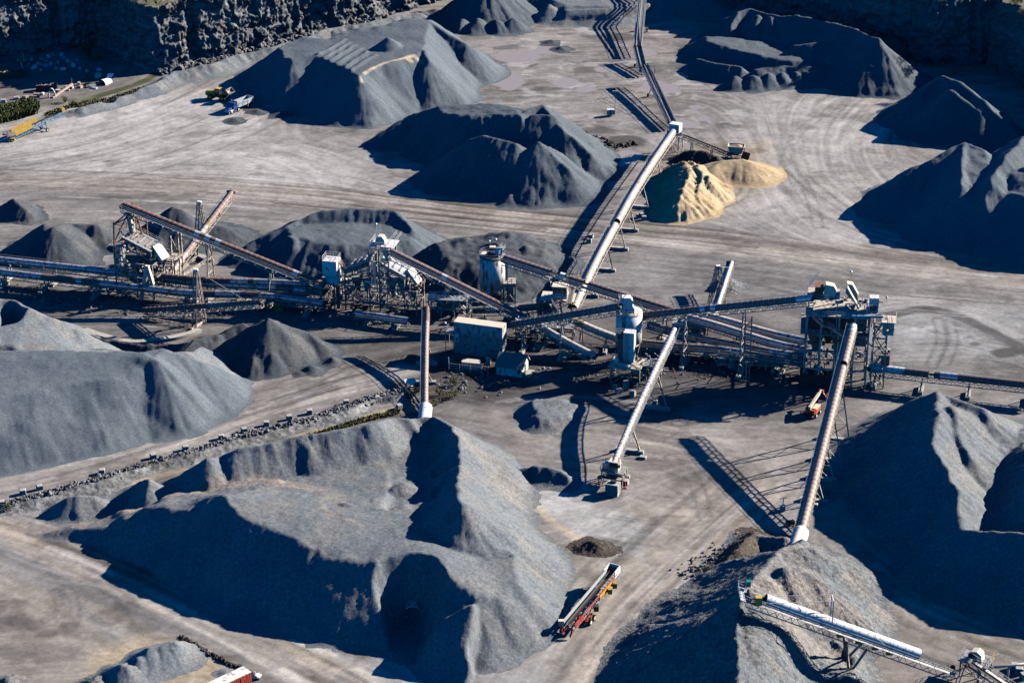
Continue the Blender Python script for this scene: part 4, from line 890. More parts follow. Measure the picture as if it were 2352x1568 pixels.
MB().box(-1.5, 1.5, -1.4, 1.2, 6.2, 8.6).build('head_box', WHITE, t)
MB().side([(-1.2,6.2),(1.2,6.2),(.5,4.2),(-.5,4.2)], -1, 1).build('chute', GREYSTEEL, t)
MB().box(-2.4, 2.6, -2.2, 2.2, 5.2, 5.28).build('platform', STEELG, t)
rails(MB(), [(-2.4,-2.2,5.28),(2.6,-2.2,5.28),(2.6,2.2,5.28),(-2.4,2.2,5.28)], closed=True).build('handrail', STEELG, t)
# hopper for sand
p = T(1690,362,0); t = thing('feed_hopper', 'white feed hopper filled with yellow sand above the smooth sand fan', 'hopper', p, R(-12))
mb = MB(); lo = [(-1.6,-1,1.4),(1.6,-1,1.4),(1.6,1,1.4),(-1.6,1,1.4)]; hi = [(-2.3,-1.6,3.6),(2.3,-1.6,3.6),(2.3,1.6,3.6),(-2.3,1.6,3.6)]
mb.add(lo+hi, [(k, (k+1) % 4, 4+(k+1) % 4, 4+k) for k in range(4)]); mb.add([(x*.94, y*.94, z) for x, y, z in lo]+[(x*.94, y*.94, z+.01) for x, y, z in hi], [(4+k, 4+(k+1) % 4, (k+1) % 4, k) for k in range(4)])
for k in range(4): mb.beam(hi[k], hi[(k+1) % 4], .18)
mb.build('bin', CREAM, t)
MB().add([(-2.1,-1.4,3.25),(2.1,-1.4,3.2),(2.1,1.4,3.3),(-2.1,1.4,3.2),(0.3,.1,3.9)], [(0,1,4),(1,2,4),(2,3,4),(3,0,4)]).build('sand_load', G_SAND, t)
mb = MB()
for x in (-2.2, 2.2):
    for y in (-1.5, 1.5): mb.beam((x,y,-.2), (x,y,2.6), .2)
mb.beam((-2.2,-1.5,.8), (2.2,-1.5,.8), .12); mb.beam((-2.6,0,.9), (2.6,0,.9), 1.2, .25); mb.build('frame', STEEL, t)
MB().beam((2.6,-1.6,.1), (3.2,-1.6,2.4), .15, 2.2).build('side_wall', RUSTSTEEL, t)

# ------------------------------------------------------------------ radial stackers with lattice masts
def lattice(mb, a, b, w0, w1, step=1.3, bar=.17, d=.1):
    a, b = Vector(a), Vector(b); t = (b-a).normalized(); s = t.cross(Vector((0, .3, 1))).normalized(); u = s.cross(t)
    n = max(2, int((b-a).length/step)); C4 = []
    for k in range(n+1):
        q = k/n; w_ = w0 + (w1-w0)*q; p = a.lerp(b, q); C4.append([p+s*w_/2*i+u*w_/2*j for i, j in ((-1,-1),(1,-1),(1,1),(-1,1))])
    for k in range(n):
        for c in range(4):
            mb.beam(C4[k][c], C4[k+1][c], bar); mb.beam(C4[k][c], C4[k+1][(c+1) % 4] if k % 2 else C4[k+1][(c+3) % 4], d)
    return mb
def stacker(label, path, mast_px, mast_z, q, r, cover, cat='stacker', patches=(), hood=True, spread=2.2, steel=STEEL, railbase=True):
    t = conveyor('radial_stacker', label, path, r, cover, SEAM, patches, (), 1.25, 1.0, r*.95, walk=1, steel=steel, cat=cat, hood=hood, twowalk=False)
    org = t.location; P = [T(*p) for p in path]; c = P[0].lerp(P[-1], 1-q) if len(P) == 2 else T(*path[1])
    d = (P[0]-P[-1]).xy.to_3d().normalized(); s = d.cross(Vector((0,0,1)))
    foot = T(*mast_px); top = foot + Vector((0,0,mast_z))
    for sg in (-1, 1):
        lattice(MB(), foot+s*sg*spread, top+s*sg*.3, .9, .6).xf(lambda v: v-org).build('mast_leg', MASTP, t)
    mb = MB(); mb.box(-.5, .5, -.5, .5, -.2, .35).xf(lambda v: v+top); mb.xf(lambda v: v-org).build('mast_head', WHITE, t)
    mb = MB(); mb.beam(top, P[0].lerp(P[-1], .1), .07); mb.beam(top, c, .07)
    mb.beam(foot+s*spread+Vector((0,0,mast_z*.36)), foot-s*spread+Vector((0,0,mast_z*.36)), .22, .3); mb.xf(lambda v: v-org).build('hanger', steel, t)
    if railbase:
        b_ = MB(); b_.beam(foot-s*(spread+1.2)+Vector((0,0,.45)), foot+s*(spread+1.2)+Vector((0,0,.45)), .5, .5)
        for k in range(-1, 2): b_.tube(foot+s*k*spread*.9-d*.25+Vector((0,0,.3)), foot+s*k*spread*.9+d*.25+Vector((0,0,.3)), .35)
        tail = P[-1]
        for sg in (-1, 1): lattice(b_, foot+s*sg*spread*.8+Vector((0,0,.5)), Vector((tail.x, tail.y, .7))+s*sg*.8, .5, .5, 1.6, .09, .05)
        b_.xf(lambda v: v-org).build('carriage', steel, t)
    return t
stacker('far pale radial stacker leaning up and right behind the tall screening tower', [(533,441,14.6),(460,537,8.2),(386,636,2.2)], (466,596), 15.2, .5, .72, PALE, patches=[(.0,.35,PINK),(.35,.42,MUSTARD),(.55,.7,PINK)])
stacker('near rusty radial stacker pointing right above the lobed gravel cone', [(600,693,10.8),(462,703,6.6),(328,712,2.4)], (458,748), 14.0, .5, .6, BROWN, patches=[(.3,.45,GREYSH),(.7,.8,GREYSH)])
stacker('small white stacker with a lattice mast dropping a gravel cone by the road', [(1681,602,6.6),(1660,664,4.3),(1640,727,2.2)], (1646,700), 9.8, .5, .5, WHITE, spread=1.6, railbase=False)
# curved concrete tracks the stackers roll on
def track(label, P, w_=1.6, h=.9):
    Q = smooth3([T(u, v, 0) for u, v in P], 3); mb = MB(); F = frames(Q)
    for a, b in zip(F, F[1:]): mb.beam(a[0]+Vector((0,0,h/2-.1)), b[0]+Vector((0,0,h/2-.1)), w_, h)
    return tag(mb.build('concrete_track', CONC), label, 'track')
track('curved pale concrete track in front of the near radial stacker', [(195,762),(235,776),(300,792),(360,786),(420,776),(460,762)])
track('curved pale concrete track under the far radial stacker mast', [(372,582),(410,582),(445,588),(470,596),(478,604)])
# ================================================================== SILOS
def cylmb(r, z0, z1, n=40, r1=None): return MB().tube((0,0,z0), (0,0,z1), r, r1, n)
def light_(parent, pos, name='floodlight'):
    m = MB(); m.beam((pos[0],pos[1],pos[2]-1.2), pos, .06); m.tube((pos[0]-.2,pos[1],pos[2]+.05), (pos[0]+.1,pos[1]-.15,pos[2]+.2), .3, .2, 12); return m.build(name, WHITE, parent)
p = T(1131,703,0); t = thing('silo', 'stained white silo with peeling paint and a dark railed top, behind the mauve conveyor', 'silo', (p.x, p.y+3, 0))
cylmb(3.05, 4.0, 11.6).build('shell', WHITER, t, True); cylmb(3.05, 4.0, 1.6, 40, .7).build('cone', WHITER, t, True)
cylmb(3.12, 11.55, 11.75).build('roof', GREYSH, t, True); cylmb(1.7, 11.75, 12.7, 24, .9).build('roof_cone', DARK_, t, True)
mb = MB()
for k in range(6): a = k*math.pi/3+.3; mb.beam((2.8*math.cos(a),2.8*math.sin(a),-.2), (2.9*math.cos(a),2.9*math.sin(a),5), .3)
for k in range(6): a, b = k*math.pi/3+.3, (k+1)*math.pi/3+.3; mb.beam((2.8*math.cos(a),2.8*math.sin(a),.4), (2.8*math.cos(b),2.8*math.sin(b),3.6), .12)
mb.build('leg_frame', STEEL, t)
rails(MB(), [(3.05*math.cos(a), 3.05*math.sin(a), 11.75) for a in [R(x) for x in range(60, 385, 18)]]).build('handrail', STEELG, t)
MB().prism([(-3,0.2),(-1.4,.2),(-1.4,2.4),(-2.4,2)], 11.8, 11.95).build('platform', CREAM, t)
mb = MB(); mb.box(.6, 2.4, -.9, -.7, 12.0, 14.1); mb.beam((.4,-.9,12.4), (2.7,1.5,13.4), 1.3, .12); rails(mb, [(.3,-1.5,12.3),(2.4,1.2,13.3)]); rails(mb, [(1.5,-1.8,12.3),(3.2,.9,13.3)]); mb.build('head_platform', WHITE, t)
MB().beam((-.6,-.2,14.1), (.8,-.2,14.1), 1.3, .08).build('canopy', CREAM, t); light_(t, (-.6,.3,15.2)); light_(t, (.9,.5,15.6))
MB().beam((3.3,.4,2.5), (3.3,.4,11.0), .6, .7).build('ladder_cage', WHITE, t)
mb = MB(); mb.tube((-.9,-3.2,0.4), (-.9,-3.2,4.6), .42, n=12); mb.tube((-.9,-3.2,4.6), (-.6,-3.0,7), .13, n=8); mb.build('downpipe', WHITE, t)
mb = legs4(2.6, 5.4, -1.6, 1.6, 5.2, .3); mb.box(2.4, 5.6, -1.8, 1.8, 5.2, 5.3); mb.beam((2.6,-1.6,0.3),(5.4,-1.6,5.2),.5,.1); rails(mb, [(2.6,-1.8,5.3),(5.6,-1.8,5.3),(5.6,1.8,5.3)]); mb.box(3.4, 5, -1.2, -1.1, .2, 4.8); mb.build('stair_frame', STEEL, t)
p = T(1444,842,0); t = thing('silo', 'clean white silo with a boxy white head hood, beside the narrow dust collector', 'silo', (p.x, p.y+3, 0))
cylmb(2.95, 5.0, 12.1).build('shell', WHITE, t, True); cylmb(2.95, 5.0, 2.4, 40, .7).build('cone', WHITE, t, True); cylmb(3.02, 12.05, 12.22).build('roof', CREAM, t, True)
mb = MB()
for k in range(6): a = k*math.pi/3; mb.beam((2.7*math.cos(a),2.7*math.sin(a),-.2), (2.8*math.cos(a),2.8*math.sin(a),6), .3); b = a+math.pi/3; mb.beam((2.7*math.cos(a),2.7*math.sin(a),.3), (2.7*math.cos(b),2.7*math.sin(b),4.6), .12)
mb.build('leg_frame', STEEL, t)
rails(MB(), [(2.95*math.cos(a), 2.95*math.sin(a), 12.2) for a in [R(x) for x in range(-125, 100, 18)]]).build('handrail', STEELG, t)
MB().side([(-1.6,12.3),(1.1,12.3),(1.1,13.2),(.7,13.8),(.7,15.1),(.1,15.8),(-1.7,15.8),(-1.9,14.6),(-1.9,13.4)], -1.0, 1.0).build('head_hood', WHITE, t)
mb = MB(); mb.beam((-2.2,-1.2,15.0), (-.8,-.6,16.6), .12); mb.beam((-2.2,-1.2,15), (-2.0,.6,16.4), .12); rails(mb, [(-2.2,-1.4,15),(-2.4,1,15)]); mb.build('head_rail', WHITE, t)
MB().tube((-1.4,-2.95,9.2), (-1.4,-2.75,12.0), .32, n=12).build('vent_pipe', GREYSH, t)
MB().beam((1.2,-3.0,1.5), (1.1,-2.95,6.6), .12).build('ladder', STEELG, t)
p = T(1402,880,0); t = thing('dust_collector', 'narrow white dust collector with a fan drum on a raised railed platform', 'dust collector', p, R(-14))
mb = legs4(0, 6.4, 0, 5.2, 4.0, .28); mb.beam((0,0,2), (6.4,0,2), .14); mb.build('frame', STEEL, t)
MB().box(-.3, 6.7, -.3, 5.5, 4.0, 4.12).build('platform', CREAM, t); rails(MB(), [(6.7,1.5,4.12),(6.7,-.3,4.12),(-.3,-.3,4.12),(-.3,5.5,4.12)]).build('handrail', STEELG, t)
b = MB().box(2.2, 4.6, 2.4, 4.6, 4.4, 11.4).build('housing', WHITE, t); mb = MB()
for k in range(5): x = 2.45+k*.22; mb.box(x, x+.1, 2.3, 2.4, 4.6, 11.2)
mb.build('rib', CREAM, b); MB().box(.9, 2.2, 2.6, 4.4, 4.6, 9.8).build('side_duct', MAUVE, t); MB().box(.8, 2.2, 2.5, 4.5, 9.8, 11.0).build('inlet_box', DARK_, t)
rails(MB(), [(.6,2.4,11.1),(2.2,2.4,11.3),(4.6,2.4,11.4)]).build('top_rail', WHITE, t); MB().tube((.7,1.0,5.2), (1.5,1.0,5.2), .75, n=20).build('fan_drum', WHITE, t); MB().beam((1.6,.4,4.6), (3.6,.2,4.6), .7, .6).build('fan_motor', WHITE, t)
# control booth
p = T(1244,729,0); t = thing('control_booth', 'white control booth with dark windows on a raised steel platform between two conveyors', 'booth', p, R(-9))
legs4(0, 7, 0, 4.5, 4.6, .28).build('frame', STEEL, t); MB().box(-.4, 7.6, -.6, 4.8, 4.6, 4.72).build('platform', CREAM, t)
rails(MB(), [(5.8,-.6,4.72),(1.5,-.6,4.72),(1.5,1,4.72)]).build('handrail', STEELG, t)
b = MB().box(2.4, 5.8, 1.0, 3.6, 4.75, 7.5).build('cabin', WHITE, t); MB().box(2.2, 6.0, .8, 3.8, 7.5, 7.68).build('roof', CREAM, t)
for x in (2.55, 3.6, 4.65): w_ = MB().box(x, x+.95, .96, 1.02, 6.05, 7.25).build('window', GLASS, b)
MB().box(5.78, 5.83, 1.5, 2.4, 4.9, 7.0).build('door', CREAM, b)
mb = MB(); mb.beam((6.6,-1.5,4.7), (7.4,7,8.5), 1.1, .12, up=(0,0,1)); rails(mb, [(6.1,-1.5,4.7),(6.9,7,8.5)]); rails(mb, [(7.1,-1.5,4.7),(7.9,7,8.5)]); mb.build('stair', STEEL, t)
mb = MB(); mb.beam((2.0,-1,4.6), (5.4,-3.2,.6), 1.1, .12); rails(mb, [(1.6,-.6,4.7),(5.0,-2.8,.6)]); rails(mb, [(2.4,-1.4,4.7),(5.8,-3.6,.6)]); mb.build('lower_stair', STEEL, t); light_(t, (1.9,1.2,8.6))
# ================================================================== SCREENING TOWERS
def frame(xs, ys, levels, w_=.3, braces=()):
    mb = MB()
    for x in xs:
        for y in ys: mb.beam((x,y,-.3), (x,y,levels[-1]), w_)
    for z in levels:
        for y in ys: mb.beam((xs[0],y,z-.15), (xs[-1],y,z-.15), w_*.8, .3)
        for x in xs: mb.beam((x,ys[0],z-.15), (x,ys[-1],z-.15), w_*.8, .3)
    for i, j, y in braces: mb.beam((xs[i],y,levels[j-1] if j else 0.2), (xs[i+1],y,levels[j]-.3), .14); mb.beam((xs[i+1],y,levels[j-1] if j else 0.2), (xs[i],y,levels[j]-.3), .14)
    return mb
def screen(t, x0, z0, x1, z1, y0, y1, th=2.0, mtop=GREYSH, mside=SKYBLUE):
    """vibrating screen deck sloping from (x0, z0) to (x1, z1), with a truss either side and railed walkways"""
    L_ = math.hypot(x1-x0, z1-z0); ux, uz = (x1-x0)/L_, (z1-z0)/L_
    q = lambda s, h, y: (x0 + ux*s - uz*h*(1 if ux > 0 else -1)*0, y, z0 + uz*s + h)
    mb = MB(); mb.add([q(0,0,y0+.8), q(L_,0,y0+.8), q(L_,0,y1-.8), q(0,0,y1-.8), q(0,-th*.7,y0+.8), q(L_,-th*.7,y0+.8), q(L_,-th*.7,y1-.8), q(0,-th*.7,y1-.8)], [(0,1,2,3),(7,6,5,4),(0,4,5,1),(2,6,7,3),(1,5,6,2),(0,3,7,4)])
    mb.build('screen_box', mtop, t); mb = MB()
    n = max(3, int(L_/1.8))
    for y in (y0, y1):
        mb.beam(q(0,-.1,y), q(L_,-.1,y), .2, .3); mb.beam(q(0,-th,y), q(L_,-th,y), .2, .3)
        for k in range(n):
            a, b = L_*k/n, L_*(k+1)/n; mb.beam(q(a,-th if k % 2 else -.1,y), q(b,-.1 if k % 2 else -th,y), .1); mb.beam(q(a,-th,y), q(a,-.1,y), .12)
        mb.beam(q(L_,-th,y), q(L_,-.1,y), .12)
    mb.build('screen_truss', GREYSTEEL, t)
    for y, yr in ((y0+.35, y0), (y1-.35, y1)):
        mb = MB(); mb.beam(q(0,.02,y), q(L_,.02,y), .7, .06); rails(mb, [q(0,.05,yr), q(L_,.05,yr)], sp=1.6); mb.build('screen_walkway', STEELG, t)
    mb = MB()
    for k in range(1, 4): mb.beam(q(L_*k/4,.2,y0+1.0), q(L_*k/4,.2,y1-1.0), .28, .28)
    mb.build('screen_bracing', STEELG, t)
def clutter(t, n, x0, x1, y0, y1, z0, z1, seed, mats=(STEEL, GREYSTEEL, STEELG)):
    """pipes, brackets and small chutes that fill a plant frame"""
    rr = random.Random(seed)
    for m in mats:
        mb = MB()
        for k in range(n):
            a = Vector((rr.uniform(x0,x1), rr.uniform(y0,y1), rr.uniform(z0,z1))); ax = rr.choice([(1,0,0),(0,1,0),(0,0,1),(.8,0,.5),(-.7,.2,.6)]); l = rr.uniform(.6, 2.6)
            b = a + Vector(ax)*l; b.z = min(max(b.z, .1), z1+1)
            if rr.random() < .25: mb.box(a.x, a.x+rr.uniform(.3,.9), a.y, a.y+rr.uniform(.3,.8), a.z, a.z+rr.uniform(.3,1.0))
            else: mb.beam(a, b, rr.uniform(.08, .24))
        struct(mb.build('pipework', m, t), 'stuff')
def hopper(x, y, zt, w_, h, m, t, d=None):
    d = d or w_; a, b = w_/2, d/2; mb = MB()
    mb.add([(x-a,y-b,zt),(x+a,y-b,zt),(x+a,y+b,zt),(x-a,y+b,zt),(x-.3,y-.3,zt-h),(x+.3,y-.3,zt-h),(x+.3,y+.3,zt-h),(x-.3,y+.3,zt-h)], [(0,1,2,3),(7,6,5,4)]+[(k,4+k,4+(k+1) % 4,(k+1) % 4) for k in range(4)])
    return mb.build('hopper', m, t)
def stairs(mb, a, b, w_=.9):
    a, b = Vector(a), Vector(b); n = max(2, int(abs(b.z-a.z)/.25))
    for sg in (-1, 1): o = Vector((0, sg*w_/2, 0)); mb.beam(a+o, b+o, .08, .28); rails(mb, [a+o, b+o], sp=1.2)
    for k in range(n): p = a.lerp(b, (k+.5)/n); mb.box(p.x-.13, p.x+.13, p.y-w_/2, p.y+w_/2, p.z-.02, p.z+.02)
    return mb
# tall rusty tower (left)
p = T(270,677,0); t = thing('screening_tower', 'tall rusty screening tower with an inclined railed screen, left of the plant', 'screening tower', p, R(-20))
frame([0,5.6,10], [0,5.5,10.5], [5.4,9.0], .3, [(0,0,0),(1,0,0),(1,1,0),(0,1,0)]).build('frame', GREYSTEEL, t)
mb = MB()
for x, y in ((0,0),(0,10.5),(3.4,10.5)): mb.beam((x,y,9), (x+.2,y*.9+.5,18.5), .26)
mb.beam((0,0,13), (2.6,6,21.8), .26); mb.beam((3.4,8,12), (2.8,6.5,21), .3); mb.beam((0,10.5,18.5), (0.2,.5,18.0), .24); mb.beam((0.2,.5,18), (3,6,19), .24); mb.beam((0,10,13.5), (0,.5,18), .14); mb.beam((0,0,13.3),(3.4,10,13.3),.22); mb.beam((0,10.5,13.3),(3.4,10.5,13.3),.22)
mb.build('head_frame', RUSTSTEEL, t); screen(t, 1.0, 14.2, 8.6, 11.4, 2.4, 8.2, 2.4)
MB().beam((1.6,6.4,20), (3.2,7.2,20), 2.2, 1.9).build('head_box', RUSTSTEEL, t); mb = MB(); mb.box(.2,4,5,8,18.9,19.0); rails(mb, [(.2,8,19),(.2,5,19),(2,5,19)]); rails(mb, [(1.2,8,19),(1.2,8,20.5)]); mb.build('head_platform', STEEL, t)
MB().beam((1.6,5.6,18.6), (2.4,5.2,14.4), 1.1, 1.1).build('head_chute', STEEL, t)
MB().beam((8.4,5.2,12.0), (11,4.6,9.0), 2.8, 1.0).build('discharge_chute', CREAM, t)
mb = MB(); mb.beam((9.2,-.8,9.2), (7.2,-1.4,.4), .8, .8); mb.beam((9.2,-.8,9.2), (10.2,-.6,4.4), .8, .8); mb.build('leg_chute', CREAM, t)
MB().box(-3.2, -1.2, 5, 7.5, 5.6, 10.6).build('side_bin', GALV, t); mb = MB(); mb.box(-4.4, -.4, 4.2, 8, 10.6, 10.75); rails(mb, [(-4.4,4.2,10.75),(-.4,4.2,10.75)]); mb.build('side_platform', GREYSTEEL, t)
mb = MB()
for x, y, m_ in ((10.4,9,0),(12.2,9.4,0),(11.6,12,0)): mb.beam((x,y,-.2), (x,y,15 if y > 9.1 else 13.4), .3)
mb.beam((10.4,9,13.4), (12.2,9.4,15), .26); mb.beam((10.4,9,13.2), (12.2,9.4,8.8), .12); mb.build('guy_post', STEEL, t)
MB().box(10.2, 13, 6, 10, 8.4, 8.5).build('end_platform', STEEL, t); rails(MB(), [(10.2,6,8.5),(13,6,8.5),(13,10,8.5)]).build('end_rail', STEEL, t)
hopper(3, 5, 9, 4, 4.5, GREYSH, t); hopper(7.5, 5, 8.6, 4, 4.2, GREYSH, t); clutter(t, 60, -1.5, 10, 1, 10, 2, 9, 4); clutter(t, 14, -1, 3.5, 4, 9, 12, 18, 5, (STEEL, RUSTSTEEL))
# middle tower
p = T(737,706,0); t = thing('screening_tower', 'middle screening tower with two sloping screens and a square white bin', 'screening tower', p, R(-13))
frame([0,3.5,6.2,12.2,14.7,20.7,23.6], [0,6.5], [2.6,6.4], .3, [(0,1,0),(2,1,0),(4,1,0),(3,1,0)]).build('frame', GREYSTEEL, t)
mb = MB()
for x in (12.2, 14.7, 17): 
    for y in (0, 6.5): mb.beam((x,y,6.2), (x,y,16.3), .3)
for z in (9.5, 13, 16.2):
    for y in (0, 6.5): mb.beam((12.2,y,z), (17,y,z), .24)
    for x in (12.2, 17): mb.beam((x,0,z), (x,6.5,z), .24)
for x in (6.2, 20.7): 
    for y in (0, 6.5): mb.beam((x,y,6), (x,y,9), .26)
mb.beam((6.2,0,6.8), (12.2,0,9.6), .22); mb.beam((14.7,0,9.4), (20.7,0,6.6), .24); mb.build('head_frame', GREYSTEEL, t)
screen(t, 12.0, 12.9, 6.0, 10.3, .3, 6.2, 2.2, GREYSH); screen(t, 14.6, 12.9, 20.8, 9.7, .3, 6.2, 2.2, GALVC)
MB().beam((21.0,3.2,10.6), (23.4,3.0,7.4), 3.0, .8).build('discharge_chute', CREAM, t)
MB().box(12.2, 18.0, 1, 6, 16.3, 16.45).build('head_platform', WHITE, t); mb = MB(); rails(mb, [(12.2,6,16.45),(12.2,1,16.45),(16,1,16.45)]); rails(mb, [(16.2,.6,16.45),(17.6,5.6,18)]); rails(mb, [(17.6,.4,16.45),(18.8,5.2,18)]); mb.build('head_rail', WHITE, t)
MB().side([(13.2,16.5),(15.4,16.5),(15.4,17.6),(14.8,18.4),(13.8,18.4),(13.2,17.6)], 2.4, 4.2).build('head_hood', CREAM, t); MB().beam((15,3,16), (16.4,3,12.8), 1.4, 1.4).build('head_chute', CREAM, t); light_(t, (13,4.5,20.6))
mb = MB(); mb.tube((13.7,-.3,7.6), (13.7,-.3,13.2), .38, n=14); mb.tube((13.7,-.3,7.6), (11.2,-.2,7.9), .3, n=10); mb.build('dust_pipe', GALVC, t)
MB().box(-.5, 7, -.4, 6.6, 6.4, 6.5).build('deck', GREYSTEEL, t)
MB().box(.4, 3.9, 1.0, 4.4, 7.6, 11.6).build('bin', WHITE, t); mb = MB(); mb.tube((2.9,1.6,6.5), (2.9,1.6,7.6), 2.0, n=24); mb.build('bin_base', WHITE, t)
rails(MB(), [(.4,1.0,11.6),(3.9,1.0,11.6),(3.9,4.4,11.6),(.4,4.4,11.6)], closed=True).build('bin_rail', WHITE, t); mb = stairs(MB(), (4.2,3,10.8), (6.2,3,6.6)); mb.build('bin_stair', STEEL, t)
mb = stairs(MB(), (5.6,-.7,6.5), (11,-.7,2.6)); stairs(mb, (16,-.7,2.6), (20,-.7,.1)); mb.box(11,16,-1.2,-.2,2.5,2.6); rails(mb, [(11,-1.2,2.6),(16,-1.2,2.6)]); mb.build('stair', GREYSTEEL, t)
for x in (8.5, 11, 17, 19.6): hopper(x, 3, 7.8, 2.6, 3.8, GREYSH if x < 15 else STEEL, t)
MB().beam((4.4,-.2,6.4), (4.6,-.3,.5), .8, .8).build('drop_chute', MAUVE, t); hopper(22, 3, 6.6, 3, 4, GREYSTEEL, t)
clutter(t, 90, 0, 23, 0, 6.5, .6, 7.5, 7); clutter(t, 16, 22, 26, 0, 7, 5.5, 9.5, 8, (STEEL, RUSTSTEEL))
# tall right-hand tower
p = T(1844,885,0); t = thing('screening_tower', 'tall dark screening tower with white hoods on top, at the right of the plant', 'screening tower', p, R(-8))
frame([0,3.2,7,10.4,13.4], [0,5,10], [4.4,8.6,12.6,17], .4, [(0,1,0),(1,0,0),(2,0,0),(0,0,0),(2,1,0)]).build('frame', STEEL, t)
for z, x0, y0, m_ in ((12.6,-1.2,-.6,GREYSTEEL), (17,-.3,-.5,STEEL)): MB().box(x0, 13.6, y0, 10.4, z, z+.12).build('deck', m_, t)
mb = MB(); rails(mb, [(-1.2,10,12.7),(-1.2,-.6,12.7),(6.8,-.6,12.7)]); rails(mb, [(-.3,10,17.1),(-.3,-.5,17.1),(2,-.5,17.1)]); rails(mb, [(3.4,-.5,17.1),(8.4,-.5,17.1)]); mb.build('handrail', STEELG, t)
MB().box(.4, 8.6, 1.2, 9, 13, 16.6).build('screen_housing', DARK_, t); MB().box(10, 13, 3, 9.4, 8.8, 16.4).build('rear_housing', GREYSH, t)
hopper(7.4, 2, 12.4, 4.2, 5.6, MAUVE, t, 3.2); hopper(2.2, 2.4, 12.4, 4, 5.2, GREYSH, t, 3.2); hopper(5, 7, 12.4, 5, 5, GREYSH, t)
mb = stairs(MB(), (1.2,-.95,17), (3.6,-.95,14.9)); mb.box(3.6,4.6,-1.4,-.5,14.8,14.9); stairs(mb, (4.6,-.95,14.9), (8.4,-.95,12.6)); stairs(mb, (8.6,-.95,12.6), (10.6,-.95,10.4)); rails(mb, [(3.6,-1.4,14.9),(4.6,-1.4,14.9)]); mb.build('stair', STEELG, t)
legs4(.2, 6.4, 1.2, 7, 20.3, .24, False).build('upper_frame', STEEL, t); MB().box(-.2, 6.8, .8, 7.4, 20.2, 20.32).build('upper_deck', STEEL, t)
rails(MB(), [(-.2,7.4,20.3),(-.2,.8,20.3),(4.4,.8,20.3)]).build('upper_rail', STEELG, t)
MB().side([(3.6,20.3),(5.6,20.3),(6.0,21.8),(5.4,22.9),(3.6,23.2),(3.2,21.6)], 2.4, 4.4).build('head_hood', CREAM, t); MB().box(1.4, 3.2, 2.2, 5, 20.4, 22.6).build('drive_guard', RUSTSTEEL, t)
mb = MB(); rails(mb, [(-.6,1.6,21.4),(1.4,3.4,24.2)]); rails(mb, [(-.2,3.2,21.4),(1.9,4.6,24)]); mb.build('head_rail', WHITE, t)
mb = MB(); mb.beam((8.2,4,22.4), (11,4,17.6), 2.0, .3); mb.build('top_chute', CREAM, t); mb = MB()
for k in range(4): mb.beam((7.8,3.1+k*.5,22.6), (10.8,3.1+k*.5,17.9), .12)
mb.build('chute_pipe', STEEL, t); MB().side([(8,20.4),(10.8,17.4),(10.8,20),(9.4,22.4),(8.2,22.6)], 5, 6.8).build('chute_hood', CREAM, t)
mb = MB(); rails(mb, [(10.6,1,18),(13.8,1,18),(13.8,3.6,18),(10.6,3.6,18)], 3.0, 1.0, True); mb.build('cage', CREAM, t); MB().box(13.2, 15.2, 3, 5, 17.1, 20.4).build('cabinet', WHITE, t); MB().box(13.4, 14.9, 2.96, 3.0, 17.4, 18.6).build('vent_panel', DARK_, t)
MB().beam((9.6,-.6,17.4), (16.2,.2,17.4), .4, .5).build('crane_beam', SKYBLUE, t); MB().box(12.8, 15, 3.4, 6, 16.6, 17.2).build('blue_motor', NAVY, t)
frame([14.6,17.4], [1,5.6], [4,8,12,15.6], .24, [(0,0,1),(0,1,1),(0,2,1),(0,3,1)]).build('stair_tower', STEEL, t); mb = MB()
for k, z in enumerate((0, 4, 8, 12)): stairs(mb, (14.8 if k % 2 else 17.2, 3.2, z), (17.2 if k % 2 else 14.8, 3.2, z+3.9))
mb.box(16, 19.2, 1, 5, 15.6, 15.7); rails(mb, [(16,1,15.7),(19.2,1,15.7),(19.2,5,15.7)]); mb.box(16.4, 18.8, 1.6, 4, 12.4, 15.6); mb.build('stair_flight', CREAM, t)
MB().box(16.6, 18.4, 2, 4.4, 4.6, 7.4).build('rust_box', MAUVE, t); clutter(t, 70, 0, 13, .6, 9.5, .8, 9, 12, (STEEL, GREYSTEEL)); clutter(t, 18, 13.4, 18, 0, 6, 1, 15, 13, (STEEL, CREAM)); clutter(t, 14, 7, 15, 1, 9, 17.2, 19, 14, (STEEL, STEELG)); light_(t, (9,7,24.6)); light_(t, (17,6,19.4))
for i in range(2): MB().box(-.8, 9, -1.2+i*5, -.4+i*5, -.3, 3.2-i).build('skirting_plate', DARK_, t)
# plant frames between the towers
def plantframe(label, u, v, rz, L_, D_, H_, n, seed):
    p = T(u, v, 0); t = thing('plant_gantry', label, 'steel frame', p, R(rz)); xs = [L_*k/(n-1) for k in range(n)]
    frame(xs, [0, D_], [H_*.5, H_], .24, [(k, 1, 0) for k in range(0, n-1, 2)]).build('frame', STEEL if seed % 2 else GREYSTEEL, t); MB().box(-.3, L_+.3, -.2, D_+.2, H_, H_+.08).build('deck', STEELG, t)
    rails(MB(), [(-.3,-.2,H_+.08),(L_+.3,-.2,H_+.08)]).build('handrail', STEELG, t); clutter(t, int(L_*4), 0, L_, 0, D_, .3, H_+.6, seed); hopper(L_*.3, D_/2, H_*.9, 2, H_*.6, GREYSH, t); hopper(L_*.7, D_/2, H_*.9, 2.2, H_*.6, STEEL, t); return t
plantframe('dark cluttered steel frame right of the middle screening tower', 985, 726, -8, 9, 4, 4.4, 4, 21)
plantframe('cluttered steel frame beneath the crossing conveyors right of the container building', 1185, 786, -8, 13, 5, 4.2, 5, 22)
plantframe('sunlit steel frame full of chutes in front of the clean white silo', 1450, 872, -10, 6.5, 4, 3.6, 3, 23)
